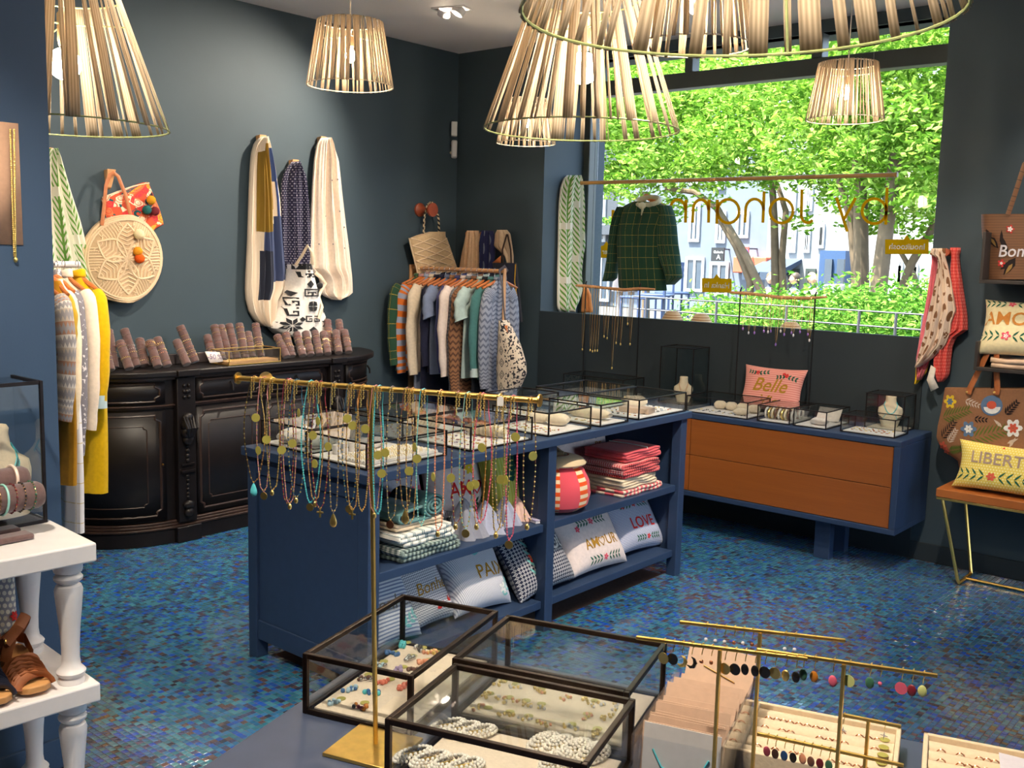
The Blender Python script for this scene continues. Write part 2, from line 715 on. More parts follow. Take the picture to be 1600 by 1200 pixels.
# glazed shop front in the right wall, behind the lens
w2 = struct_root('window_2', (RX, 3.6, .1))
for y in (2.03, 3.65, 5.27):
    MB().box(RX + .05, RX + .13, y - .03, y + .03, .1, 2.95).part('frame_post', FRAMEM, w2, world=True, smooth=False)
for y0, y1 in ((2.06, 3.62), (3.68, 5.24)):
    MB().box(RX + .085, RX + .095, y0, y1, .1, 2.95).part('pane', GLASSW, w2, world=True, smooth=False)

# ================================================================== the street outside
STREET = M('street_paving', (70, 68, 67), 0.9, 0, 0.12, 2)
g = MB().box(-90, 40, GY + .2, 80, -.2, -.02).struct('floor_street', STREET, smooth=False)
MB().box(RX + .2, 40, -30, GY + .2, -.2, -.02).struct('floor_side_street', STREET, smooth=False)

def leaf_mat(name, c1, c2, c3):
    k = NM(name)
    g = k.new('ShaderNodeNewGeometry')
    c = k.ramp(S(k.t, g.outputs['Random Per Island']), [(0, c1), (.5, c2), (1, c3)])
    df = k.new('ShaderNodeBsdfDiffuse'); tl = k.new('ShaderNodeBsdfTranslucent'); mx = k.new('ShaderNodeMixShader')
    k.link(c, df.inputs[0]); k.link(c, tl.inputs[0])
    mx.inputs[0].default_value = .35
    k.link(df.outputs[0], mx.inputs[1]); k.link(tl.outputs[0], mx.inputs[2])
    k.link(mx.outputs[0], k.t.nodes['Material Output'].inputs['Surface'])
    return k.m
LEAF = leaf_mat('plane_tree_leaves', (74, 118, 34), (112, 152, 48), (164, 194, 96))
LEAF2 = leaf_mat('hedge_leaves', (58, 104, 36), (92, 138, 50), (140, 176, 80))
BARK = M('tree_bark', (100, 86, 70), .9, 0, .25, 6, .1, .5)

def leaf_cloud(blobs, n, size, seed, clump=0):
    """leaf quads spread through the shell of several ellipsoids (numpy)"""
    r = np.random.default_rng(seed)
    vol = np.array([b[3] * b[4] * b[5] for b in blobs]) ** .75
    pick = r.choice(len(blobs), n, p=vol / vol.sum())
    B = np.array(blobs)[pick]
    d = r.normal(size=(n, 3)); d /= np.linalg.norm(d, axis=1)[:, None]
    rad = r.uniform(.25, 1.0, n) ** .45
    p = B[:, :3] + d * B[:, 3:6] * rad[:, None] * (1 + .18 * r.normal(size=(n, 1)))
    if clump:
        K = max(8, n // clump)
        own = r.integers(0, K, n)
        p = p[own] + r.normal(size=(n, 3)) * np.array((2.6, 2.6, 1.5)) * size
    a = r.normal(size=(n, 3)); a[:, 2] *= .5; a /= np.linalg.norm(a, axis=1)[:, None]
    b = np.cross(a, r.normal(size=(n, 3)) * (1, 1, .4)); b /= np.linalg.norm(b, axis=1)[:, None]
    s = size * r.uniform(.6, 1.25, n)[:, None]
    nn = np.cross(a, b)
    q = np.stack([p - a * s, p + b * s * .42 + nn * s * .12, p + a * s, p - b * s * .42 + nn * s * .12], 1).reshape(-1, 3)
    m = MB()
    m.v = [tuple(x) for x in q.tolist()]
    m.f = [(4 * i, 4 * i + 1, 4 * i + 2, 4 * i + 3) for i in range(n)]
    m.mi = [0] * n
    return m

def tree(trunks, blobs, n, size, seed, label):
    t = thing('street_tree', label, 'tree', tuple(trunks[0][0][0]), group='trees across the square')
    for path, rad in trunks:
        MB().tube(path, [q_ * .68 for q_ in rad], 9).part('trunk', BARK, t, world=True)
    leaf_cloud(blobs, n, size, seed, 70).part('foliage', LEAF, t, world=True, smooth=False, kind='stuff')
    return t

def blob(px, py, Y, rx, ry, rz):
    p = at(px, py, 'y', Y)
    return (p.x, p.y, p.z, rx, ry, rz)
def tp(px, py, Y):
    return at(px, py, 'y', Y)
def ground(px, Y):
    p = at(px, 480, 'y', Y); p.z = 0; return p
tree([([ground(1200, 15), tp(1190, 455, 15), tp(1165, 400, 15), tp(1120, 325, 15), tp(1085, 300, 15), tp(1040, 295, 15)], [.12, .11, .10, .085, .07, .05]),
      ([ground(1178, 15), tp(1172, 440, 15), tp(1150, 385, 15), tp(1125, 345, 15)], [.10, .09, .08, .06])],
     [blob(1010, 250, 15, 1.6, 1.6, .8), blob(960, 215, 15.5, 1.2, 1.6, 1.1), blob(1060, 190, 15, 1.6, 1.5, 1.0), blob(985, 120, 15.5, 1.4, 1.5, .9), blob(1130, 240, 15, 1.3, 1.4, .7)], 19000, .062, 1,
     'tree with two slim leaning trunks left of the paired street-tree trunks')
tree([([ground(1214, 17), tp(1212, 440, 17), tp(1210, 350, 17), tp(1205, 250, 17)], [.13, .12, .10, .08]),
      ([ground(1230, 17), tp(1222, 400, 17), tp(1228, 330, 17), tp(1212, 280, 17)], [.10, .09, .08, .05])],
     [blob(1190, 215, 17, 2.0, 1.7, .9), blob(1250, 150, 17, 1.8, 1.7, 1.1), blob(1130, 120, 17.5, 1.9, 1.7, 1.1), blob(1200, 60, 18, 2.4, 2, 1.1), blob(1290, 245, 17, 1.2, 1.2, .6)], 20000, .066, 2,
     'tree with two slim upright trunks behind the lettering on the glass')
tree([([ground(1349, 12.5), tp(1346, 440, 12.5), tp(1345, 330, 12.5), tp(1340, 230, 12.5)], [.15, .14, .13, .10]),
      ([ground(1372, 12.3), tp(1374, 440, 12.3), tp(1388, 330, 12.3), tp(1400, 240, 12.3)], [.16, .15, .13, .10]),
      ([ground(1345, 12.9), tp(1338, 420, 12.9), tp(1330, 340, 12.9), tp(1310, 280, 12.9)], [.11, .10, .09, .05])],
     [blob(1330, 205, 12.8, 1.1, 1.2, .7), blob(1400, 185, 12.6, 1.2, 1.2, .9), blob(1360, 110, 12.8, 1.5, 1.3, .8), blob(1440, 260, 12.6, .8, 1.0, .7), blob(1455, 120, 12.8, 1.0, 1.1, .9),
      blob(1420, 40, 12.8, 1.5, 1.2, .7), blob(1290, 150, 13, .9, 1, .5)], 20000, .056, 3,
     'tree with thick pale paired trunks rising from the hedge')
tree([([ground(1385, 18), tp(1402, 470, 18), tp(1425, 410, 18), tp(1455, 360, 18), tp(1475, 320, 18)], [.13, .12, .11, .10, .08]),
      ([ground(1440, 18), tp(1438, 470, 18), tp(1428, 430, 18), tp(1405, 390, 18)], [.09, .08, .07, .06])],
     [blob(1440, 320, 18, 1.6, 1.4, .8), blob(1470, 230, 18, 1.6, 1.4, 1.3), blob(1400, 290, 18, 1.1, 1.2, .6)], 9000, .066, 4,
     'dark tree with crossing trunks at the right edge of the window')
tree([([ground(1010, 21), tp(1010, 400, 21), tp(1005, 300, 21)], [.15, .13, .10])],
     [blob(1000, 150, 21, 2.6, 2, 1.6), blob(1100, 60, 22, 3.2, 2, 1.8), blob(1250, 20, 23, 3.4, 2, 1.6), blob(1400, 10, 22, 3.2, 2, 1.8), blob(940, 60, 21, 2, 2, 1.6)], 20000, .09, 5,
     'tall wide tree farthest back whose crown fills the top panes')

# hedge in front of the trees
hm = MB()
hb = []
for px in range(1075, 1530, 16):
    Y = 10.2 - (px - 1085) * .003
    p = at(px, 495 if px > 1180 else 503, 'y', Y)
    hb.append((p.x, Y + .3, max(.4, p.z - .1), .35, .45, .42 + .06 * math.sin(px)))
h = thing('hedge', 'clipped green hedge outside below the trees', 'hedge', (hb[0][0], hb[0][1], 0))
leaf_cloud(hb, 16000, .036, 9).part('foliage', LEAF2, h, world=True, smooth=False, kind='stuff')
x0_, x1_ = hb[0][0], hb[-1][0]
MB().box(x0_, x1_, 9.0, 10.5, 0, .62).part('planter', M('planter_concrete', (120, 118, 112), .9), h, world=True)
# railing in front of the hedge
STEELR = M('railing_grey', (70, 70, 78), .6, .0, .05)
rl = thing('terrace_railing', 'thin grey metal railing running before the hedge', 'railing', tuple(at(1010, 490, 'y', 8.2)))
for a, b in (((990, 463), (1445, 492)), ((990, 482), (1445, 516))):
    MB().tube([at(*a, 'y', 8.2), at(*b, 'y', 8.2)], .008, 6).part('rail', STEELR, rl, world=True)
for px in (1010, 1120, 1230, 1344, 1402, 1444):
    p = at(px, 470, 'y', 8.2); q = p.copy(); p.z = at(px, 463 + (px - 990) * .0637, 'y', 8.2).z; q.z = 0
    MB().tube([q, p], .012, 6).part('post', STEELR, rl, world=True)

# buildings across the square
def facade(name, label, px0, px1, ytop, Y, wall, wins, extra=None):
    p0, p1 = at(px0, 420, 'y', Y), at(px1, 420, 'y', Y)
    top = at((px0 + px1) / 2, ytop, 'y', Y).z
    t = thing(name, label, 'building', ((p0.x + p1.x) / 2, Y, 0), group='buildings across the square')
    MB().box(p0.x, p1.x, Y, Y + 6, 0, top).part('wall', wall, t, world=True, smooth=False)
    for (a, b, c, d, fm) in wins:
        q0, q1 = at(a, d, 'y', Y), at(b, c, 'y', Y)
        f = MB()
        x0, x1, z0, z1 = q0.x, q1.x, q0.z, q1.z
        e = .09
        for bx in ((x0, x0 + e, z0, z1), (x1 - e, x1, z0, z1), (x0 + e, x1 - e, z0, z0 + e), (x0 + e, x1 - e, z1 - e, z1), ((x0 + x1) / 2 - .04, (x0 + x1) / 2 + .04, z0 + e, z1 - e)):
            f.box(bx[0], bx[1], Y - .06, Y + .02, bx[2], bx[3])
        fo = f.part('window', fm, t, world=True, smooth=False)
        MB().box(x0 + e / 2, x1 - e / 2, Y - .03, Y - .01, z0 + e / 2, z1 - e / 2).part('pane', FGLASS, fo, world=True, smooth=False)
    return t
FGLASS = M('facade_glass', (58, 70, 84), .15, 0, .1, 3)
WHITEF = M('facade_frame_white', (170, 174, 180), .6)
STONE1 = M('facade_stone_blue_grey', (100, 108, 122), .9, 0, .06, 3)
STONE2 = M('facade_stone_pale', (140, 142, 148), .9, 0, .05, 3)
STONE3 = M('facade_stone_dark', (66, 70, 78), .9, 0, .08, 3)
STONE4 = M('facade_stone_white', (160, 160, 158), .9, 0, .05, 3)
tb = facade('town_house', 'dark grey town house with planted balcony at the left pane edge', 905, 962, 130, 28, STONE3, [(930, 948, 305, 340, WHITEF), (930, 948, 350, 378, WHITEF), (925, 955, 392, 470, WHITEF)])
bal = MB()
p0, p1 = at(918, 352, 'y', 27.3), at(962, 352, 'y', 27.3)
bal.box(p0.x, p1.x, 27.2, 28, p0.z - .3, p0.z)
bal.part('balcony', STONE3, tb, world=True, smooth=False)
leaf_cloud([(p0.x + .2 + i * .35, 27.4, p0.z + .15, .18, .15, .15) for i in range(4)], 300, .06, 11).part('plants', LEAF2, tb, world=True, smooth=False, kind='stuff')
facade('stone_house', 'blue grey stone house with tall white sash windows', 962, 1196, 180, 28, STONE1,
       [(1076, 1096, 318, 378, WHITEF), (1118, 1136, 330, 380, WHITEF), (1150, 1172, 330, 372, WHITEF), (1076, 1096, 230, 290, WHITEF), (1118, 1136, 240, 296, WHITEF), (1070, 1102, 402, 455, WHITEF), (1108, 1140, 410, 462, WHITEF), (1005, 1030, 318, 378, WHITEF)])
facade('pale_house', 'pale house behind the slim trees with shop awnings', 1196, 1312, 200, 28, STONE2,
       [(1232, 1246, 355, 395, WHITEF), (1255, 1268, 355, 395, WHITEF), (1278, 1290, 350, 388, WHITEF), (1230, 1246, 290, 330, WHITEF), (1258, 1272, 290, 330, WHITEF), (1222, 1250, 420, 455, FRAMEM), (1258, 1276, 420, 455, FRAMEM)])
facade('white_house', 'white house seen between the right hand trunks', 1312, 1500, 240, 28, STONE4,
       [(1328, 1342, 360, 400, WHITEF), (1400, 1412, 410, 450, WHITEF), (1424, 1436, 412, 450, WHITEF)])
# shop fronts
def shopfront(name, label, cat, px0, px1, y0, y1, Y, mat, depth=.35):
    a, b = at(px0, y1, 'y', Y), at(px1, y0, 'y', Y)
    return MB().box(a.x, b.x, Y - depth, Y, max(0, a.z), b.z).thing(name, mat, label, cat, smooth=False, bevel=.03)
shopfront('shop_fascia', 'orange red shop fascia behind the leaning trunks', 'shopfront', 1153, 1206, 402, 426, 28.0, M('fascia_orange', (196, 92, 66), .6))
bs = thing('blue_shopfront', 'blue painted shop front right of the grey awnings', 'shopfront', tuple(at(1303, 470, 'y', 27.5)))
a, b = at(1281, 470, 'y', 27.5), at(1326, 392, 'y', 27.5)
BLUES = M('shop_blue', (44, 70, 108), .6)
MB().box(a.x, b.x, 27.3, 28.0, 0, b.z).part('wall', BLUES, bs, world=True, smooth=False)
for u in (1287, 1306):
    a, b = at(u, 452, 'y', 27.25), at(u + 14, 405, 'y', 27.25)
    MB().box(a.x, b.x, 27.22, 27.3, a.z, b.z).part('window', FGLASS, bs, world=True, smooth=False)
AWN = M('awning_canvas', (58, 70, 88), .9)
for n_, (u0, u1) in enumerate(((1226, 1252), (1253, 1279))):
    a, b = at(u0, 405, 'y', 27.99), at(u1, 405, 'y', 27.99)
    dz = a.z - at(u0, 427, 'y', 26.4).z
    m = MB().prism([(0, 0), (1.6, -dz), (1.6, -dz - .22), (1.55, -dz - .22), (0, -.1)], 0, b.x - a.x, frame((a.x, 27.99, a.z), (0, -1, 0), (0, 0, 1)))
    m.v = [(x if True else 0, y, z) for x, y, z in m.v]
    m.thing('shop_awning', AWN, 'grey blue sloping awning, ' + ('left' if n_ == 0 else 'right') + ' one of the two over the pale house shops', 'awning', group='shop awnings', smooth=False)
s1 = thing('hanging_shop_sign', 'black square shop sign with a pale letter', 'sign', tuple(at(1122, 408, 'y', 27)))
a, b = at(1112, 408, 'y', 27), at(1133, 387, 'y', 27)
MB().box(a.x, b.x, 26.95, 27.0, a.z, b.z).part('board', M('sign_black', (30, 31, 35), .6), s1, world=True, smooth=False)
SIGNW = M('sign_lettering_white', (235, 235, 235), .6)
def flat_text(s, size, center, parent, mat, xdir=(1, 0, 0), updir=(0, 0, 1), mirror=False, thick=.002, name='lettering', **kw):
    vs, fs = text_mesh(s, size, **kw)
    fr_ = frame(center, xdir, updir)
    m = MB()
    m.add([fr_ @ Vector((-v.x if mirror else v.x, v.y, 0)) for v in vs], fs)
    return m.part(name, mat, parent, world=True, smooth=False, solid=thick)
MB().box(a.x, a.x + .04, 27.0, 28.0, b.z - .06, b.z - .02).part('arm', STONE3, s1, world=True)
flat_text('Galerie', .11, at(1122.5, 394, 'y', 26.94), s1, SIGNW)
flat_text('A', .2, at(1122.5, 402, 'y', 26.94), s1, SIGNW)
s2 = thing('banner_sign', 'small red banner sign with a blue disc', 'sign', tuple(at(1163, 404, 'y', 27)))
a, b = at(1156, 404, 'y', 27), at(1171, 386, 'y', 27)
MB().box(a.x, b.x, 26.95, 27.0, a.z, b.z).part('board', M('sign_red', (205, 70, 60), .6), s2, world=True, smooth=False)
MB().box(a.x, a.x + .04, 27.0, 28.0, b.z - .06, b.z - .02).part('arm', STONE3, s2, world=True)
c = at(1163, 395, 'y', 26.93)
MB().cyl(c, c + Vector((0, .03, 0)), .12, n=16).part('disc', M('sign_blue', (40, 80, 160), .6), s2, world=True)
# pale kiosk counter
a, b = at(1284, 466, 'y', 20), at(1336, 446, 'y', 20)
MB().box(a.x, b.x, 20, 20.8, 0, b.z).thing('street_counter', STONE4, 'low pale counter standing right of the seated people', 'counter', smooth=False, bevel=.03)
# ================================================================== furniture
# ---- antique black sideboard on the left wall
EBONY = M('ebonised_wood', (22, 18, 19), .42, 0, .35, 12, .3, .06)
EBEDGE = M('ebonised_wood_highlight', (48, 34, 29), .4, 0, .45, 18, .4, .1)  # brown edge highlights of the glossy black wood, put into the moulding colour
XF = -4.98
PY = (3.03, 3.145, 4.11, 4.21)
RY = .50
def buf_pt(s, off=0.0):
    """s: 0..1 left quarter round, 1..2 straight front, 2..3 right quarter round"""
    rx = XF - WX
    if s <= 1:
        t = s * PI / 2
        return Vector((max(WX + .018, WX + (rx + off) * math.sin(t)), PY[0] - (RY + off) * math.cos(t), 0))
    if s <= 2:
        return Vector((XF + off, lerp(PY[0], PY[3], s - 1), 0))
    t = (3 - s) * PI / 2
    return Vector((max(WX + .018, WX + (rx + off) * math.sin(t)), PY[3] + (RY + off) * math.cos(t), 0))
def buf_plan(off, n=10):
    pts = [buf_pt(i / n, off) for i in range(n)] + [buf_pt(1, off), buf_pt(2, off)] + [buf_pt(2 + i / n, off) for i in range(1, n + 1)]
    return [(p.x, p.y) for p in pts]
buf = thing('antique_sideboard', 'black carved antique sideboard with rounded ends against the teal wall', 'sideboard', (WX + .25, 3.6, 0))
def slab(name, off, z0, z1, mat=EBONY, bevel=.004):
    return MB().prism(buf_plan(off), z0, z1).part(name, mat, buf, world=True, smooth=True, angle=30, bevel=bevel)
slab('plinth', .0, 0, .085)
m = MB()
for off, z0, z1 in ((.008, .085, .098), (-.004, .098, .112), (-.012, .112, .126)):
    m.prism(buf_plan(off), z0, z1)
m.part('base_moulding', EBEDGE, buf, world=True, angle=30, bevel=.003)
slab('body', -.03, .126, .93)
m = MB()
for off, z0, z1 in ((-.018, .762, .772), (-.01, .772, .782)):
    m.prism(buf_plan(off), z0, z1)
m.part('frieze_moulding', EBEDGE, buf, world=True, angle=30, bevel=.003)
slab('cornice', -.005, .918, .938, EBEDGE)
slab('top', .03, .938, .972, EBONY, .008)
def moulding(s0, s1, z0, z1, r=.007, off=-.022, cut=.035, cs=.05):
    """raised octagonal moulding in front coordinates"""
    ds = (s1 - s0) * cs
    pts = []
    def edge(a, b, n=8):
        for i in range(n):
            pts.append((lerp(a[0], b[0], i / n), lerp(a[1], b[1], i / n)))
    cn = [(s0 + ds, z0), (s1 - ds, z0), (s1 - ds, z0 + cut * .6), (s1, z0 + cut), (s1, z1 - cut), (s1 - ds, z1 - cut * .6), (s1 - ds, z1), (s0 + ds, z1), (s0 + ds, z1 - cut * .6), (s0, z1 - cut), (s0, z0 + cut), (s0 + ds, z0 + cut * .6)]
    for i in range(len(cn)):
        edge(cn[i], cn[(i + 1) % len(cn)], 6 if i in (0, 6) else 2)
    path = [buf_pt(s, off) + Vector((0, 0, z)) for s, z in pts]
    return MB().tube(path, r, 6, closed=True)
c0, c1 = 1 + (PY[1] - PY[0]) / (PY[3] - PY[0]), 1 + (PY[2] - PY[0]) / (PY[3] - PY[0])
cm = (c0 + c1) / 2
doors = [(.12, .93, 'curved_door'), (c0 + .02, cm - .01, 'door'), (cm + .01, c1 - .02, 'door'), (2.07, 2.9, 'curved_door')]
for s0, s1, nm in doors:
    d = MB()
    d.grid(lambda u, v: buf_pt(lerp(s0, s1, u), -.024) + Vector((0, 0, lerp(.14, .75, v))), 10, 2, flip=True)
    do = d.part(nm, EBONY, buf, world=True, solid=.012)
    moulding(s0 + .05 * (s1 - s0), s1 - .05 * (s1 - s0), .165, .725, .008).part('panel_moulding', EBEDGE, do, world=True)
    moulding(s0 + .17 * (s1 - s0), s1 - .17 * (s1 - s0), .22, .67, .004, -.02, .02).part('inner_moulding', EBEDGE, do, world=True)
    kx = buf_pt(s1 - .03 if s1 < cm else s0 + .04, -.012)
    MB().ball(kx + Vector((0, 0, .45)), .008).part('key', M('aged_brass', (150, 110, 60), .35, 1.0), do, world=True)
    # drawer above the door
    d = MB()
    d.grid(lambda u, v: buf_pt(lerp(s0, s1, u), -.024) + Vector((0, 0, lerp(.79, .912, v))), 10, 2, flip=True)
    dr = d.part('drawer', EBONY, buf, world=True, solid=.012)
    moulding(s0 + .05 * (s1 - s0), s1 - .05 * (s1 - s0), .803, .9, .006, -.02, .03).part('drawer_moulding', EBEDGE, dr, world=True)
    kc = buf_pt((s0 + s1) / 2, 0) + Vector((0, 0, .85))
    MB().tube([kc + Vector((-.015, 0, .03)), kc + Vector((.006, 0, .01)), kc + Vector((.01, 0, -.02))], .006, 6).part('pull', EBONY, dr, world=True)
for ya, yb in ((PY[0], PY[1]), (PY[2], PY[3])):
    yc = (ya + yb) / 2
    p = MB()
    p.box(XF - .03, XF + .012, ya, yb, .112, .93)
    po = p.part('pilaster', EBONY, buf, world=True, bevel=.004)
    MB().box(XF - .03, XF + .03, ya - .02, yb + .02, 0, .09).part('pilaster_foot', EBONY, buf, world=True, bevel=.005)
    MB().box(XF - .03, XF + .045, ya - .01, yb + .01, .938, .974).part('pilaster_cap', EBONY, buf, world=True, bevel=.005)
    c = MB()
    for z, r, sx in ((.70, .036, .7), (.665, .045, .8), (.62, .044, .8), (.58, .034, .7)):
        c.ball((XF + .022, yc, z), r, 12, 8, (sx, 1, .9))
    for q in range(5):
        a = (q - 2) * .5
        c.tube([(XF + .05, yc + math.sin(a) * .012, .60), (XF + .066, yc + math.sin(a) * .035, .65), (XF + .04, yc + math.sin(a) * .045, .715)], [.005, .010, .004], 6)
    c.part('carved_corbel', EBONY, po, world=True)
    c = MB()
    for z in (.545, .515, .487, .46):
        c.ball((XF + .014, yc, z), .013, 8, 6, (.8, 1, 1.1))
    c.box(XF + .01, XF + .022, yc - .04, yc + .04, .435, .445).box(XF + .01, XF + .028, yc - .045, yc + .045, .395, .407)
    for z in (.37, .345, .32, .295, .27, .25):
        c.ball((XF + .012, yc, z), .011, 8, 6, (.8, 1, 1.1))
    c.ball((XF + .02, yc, .21), .03, 10, 8, (.7, 1.2, .8)).ball((XF + .02, yc, .165), .03, 10, 8, (.7, 1, .9))
    c.part('carved_drop', EBONY, po, world=True)
    c = MB()
    for i in range(3):
        for j in (-1, 1):
            c.ball((XF + .014, yc + j * .014, .82 + i * .032), .012, 8, 6)
    c.ball((XF + .02, yc, .852), .013, 8, 6)
    c.part('carved_rosette', EBONY, po, world=True)

# ---- blue shelf counter in the middle
IX0, IX1, IY0, IY1, IZ = -3.36, -2.64, 2.355, 4.535, .867
isl = thing('shelf_counter', 'blue painted counter with open shelves in the middle of the shop', 'counter', ((IX0 + IX1) / 2, (IY0 + IY1) / 2, 0))
def ip(name, *b, bevel=.003):
    return MB().box(*b).part(name, BLUEF, isl, world=True, smooth=False, bevel=bevel)
ip('counter_top', IX0 - .015, IX1 + .015, IY0 - .02, IY1 + .02, IZ - .035, IZ)
yd = at(861, 820, 'x', IX1).y           # middle post
for y in (IY0, IY1 - .055, yd - .028):
    ip('post', IX1 - .055, IX1, y, y + .055, 0, IZ - .035)
for y in (IY0, IY1 - .055):
    ip('post', IX0, IX0 + .055, y, y + .055, 0, IZ - .035)
ip('end_panel', IX0 + .055, IX1 - .055, IY0 + .012, IY0 + .028, .08, IZ - .035)
ip('end_rail', IX0 + .055, IX1 - .055, IY0 + .004, IY0 + .014, .08, .16)
ip('end_rail', IX0 + .055, IX1 - .055, IY0 + .004, IY0 + .014, IZ - .105, IZ - .035)
ip('end_panel', IX0 + .055, IX1 - .055, IY1 - .028, IY1 - .012, .08, IZ - .035)
ip('back_panel', IX0 + .02, IX0 + .035, IY0 + .055, IY1 - .055, .08, IZ - .035)
zm = at(871, 816, 'x', IX1).z
zb = at(867.2, 935, 'x', IX1).z
ip('divider', IX0 + .035, IX1 - .055, yd - .012, yd + .012, .10, IZ - .035)
for z, n_ in ((zm, 'shelf'), (zb, 'bottom_shelf')):
    ip(n_, IX0 + .035, IX1 - .02, IY0 + .055, yd - .028, z - .035, z)
    ip(n_, IX0 + .035, IX1 - .02, yd + .028, IY1 - .055, z - .035, z)
ZM, ZB = zm, zb

# ---- low sideboard with teak drawers below the window
def teak(k, u, v):
    n = k.noise(1.0, 5, 'Object', .6, (1.4, 1.4, 22))
    n2 = k.noise(3.0, 3, 'Object', .5, (1, 1, 90))
    return k.mix(n * .7 + n2 * .3, (118, 62, 22), (160, 92, 40))
TEAK = PM('teak', teak, .42, .4, 0)
SX0, SX1, SY0, SY1, SZ0, SZ1 = -4.33, -1.79, 5.245, 5.722, .235, .735
sb = thing('drawer_sideboard', 'low blue sideboard with orange brown wooden drawer fronts under the window', 'sideboard', ((SX0 + SX1) / 2, (SY0 + SY1) / 2, 0))
def sp(name, *b, mat=BLUEF, bevel=.003):
    return MB().box(*b).part(name, mat, sb, world=True, smooth=False, bevel=bevel)
sp('top', SX0, SX1, SY0, SY1, SZ1 - .03, SZ1)
sp('bottom', SX0, SX1, SY0, SY1, SZ0, SZ0 + .03)
sp('side', SX0, SX0 + .03, SY0, SY1, SZ0 + .03, SZ1 - .03)
sp('side', SX1 - .035, SX1, SY0, SY1, SZ0 + .03, SZ1 - .03)
sp('back', SX0 + .03, SX1 - .035, SY1 - .02, SY1, SZ0 + .03, SZ1 - .03)
xs = at(1077, 700, 'y', SY0).x
zmid = (SZ0 + SZ1) / 2
for x0, x1 in ((SX0 + .033, xs - .002), (xs + .002, SX1 - .038)):
    for z0, z1 in ((SZ0 + .033, zmid - .0015), (zmid + .0015, SZ1 - .033)):
        sp('drawer', x0, x1, SY0 + .006, SY0 + .40, z0, z1, mat=TEAK, bevel=.002)
for x in (-2.22, -3.9):
    sp('leg', x - .045, x + .045, SY0 + .10, SY0 + .16, 0, SZ0)
    sp('leg', x - .045, x + .045, SY1 - .16, SY1 - .10, 0, SZ0)

# ---- bench with brass frame at the right
BRASS = M('brushed_brass', (238, 198, 112), .34, 1.0, .08, 60)
GOLD = M('gold_plate', (250, 214, 132), .36, 1.0, .06, 80)
BENCHW = PM('bench_wood', lambda k, u, v: k.mix(k.noise(1.0, 5, 'Object', .6, (3, 40, 3)), (150, 82, 34), (186, 112, 56)), .4, .4, 0)
bz = .50
bl = at(1463, 760, 'y', 5.36).x
bench = thing('wooden_bench', 'orange wooden bench on thin brass legs against the right wall', 'bench', (bl + .6, 5.52, 0))
MB().box(bl, bl + 1.2, 5.36, 5.70, bz - .045, bz).part('seat', BENCHW, bench, world=True, bevel=.004)
MB().box(bl + .003, bl + 1.197, 5.363, 5.697, bz - .058, bz - .045).part('frame', BRASS, bench, world=True, bevel=.002)
for s, x in ((1, bl + .03), (-1, bl + 1.17)):
    xo = x + s * .10
    MB().tube([(x, 5.375, bz - .05), (xo, 5.40, .03), (xo + s * .004, 5.41, .012), (xo + s * .004, 5.50, .010), (xo + s * .004, 5.62, .012), (xo, 5.63, .03), (x + s * .02, 5.68, bz - .05)], .009, 8).part('leg', BRASS, bench, world=True)
MB().cyl((bl + .13, 5.52, .012), (bl + 1.07, 5.52, .012), .007, n=8).part('stretcher', BRASS, bench, world=True)

# ---- white tiered display table with turned legs at the left
WHITEP = M('white_lacquer', (226, 222, 222), .3, 0, .03, 20, .5)
tt = thing('tiered_display_table', 'white display table with turned legs at the left edge', 'table', (-2.561, 1.313, 0), math.radians(-4))
TW, TD = .62, .41     # along -y, along -x
tz = (.85, .454, .06)
for z in tz:
    MB().box(-TD, 0, -TW, 0, z - .052, z).part('board', WHITEP, tt, smooth=False, bevel=.005)
def turned(z0, z1):
    h = z1 - z0
    P_ = [(.034, 0), (.036, .02), (.033, .045), (.028, .05), (.037, .075), (.039, .095), (.034, .115), (.026, .14), (.0235, .2), (.024, .3), (.027, .45), (.032, .6), (.036, .72), (.037, .765),
          (.033, .80), (.024, .815), (.03, .83), (.037, .85), (.038, .868), (.034, .885), (.025, .9), (.036, .912), (.038, .93), (.038, 1)]
    return [(r, z0 + t * h) for r, t in P_]
for z0, z1 in ((tz[1], tz[0] - .052), (tz[2], tz[1] - .052)):
    for x in (-.06, -TD + .06):
        for y in (-.055, -TW + .055):
            MB().lathe(turned(z0, z1), 20, (x, y, 0)).part('turned_leg', WHITEP, tt)
for x in (-.06, -TD + .06):
    for y in (-.055, -TW + .055):
        MB().lathe([(.03, 0), (.03, .008)], 16, (x, y, 0)).part('foot', WHITEP, tt)

# ---- display table in the foreground
TA = math.radians(17)
TU, TV = Vector((math.cos(TA), math.sin(TA), 0)), Vector((-math.sin(TA), math.cos(TA), 0))
TZ = .78
def T(a, b, z=TZ):
    p = TU * a + TV * b
    return Vector((p.x, p.y, z))
TABLEP = M('table_paint_slate', (70, 80, 104), .33, 0, .1, 14, .5, .05)
tab = thing('display_table', 'slate blue display table in the foreground', 'table', T(-.3, 1.4, 0), TA)
MB().box(-.80, .75, -.65, .525, TZ - .04, TZ).part('table_top', TABLEP, tab, smooth=False, bevel=.004)
for x in (-.74, .69):
    for y in (-.59, .465):
        MB().box(x - .03, x + .03, y - .03, y + .03, 0, TZ - .04).part('leg', TABLEP, tab, smooth=False, bevel=.004)
MB().box(-.74, .69, .44, .46, TZ - .12, TZ - .04).part('apron', TABLEP, tab, smooth=False)

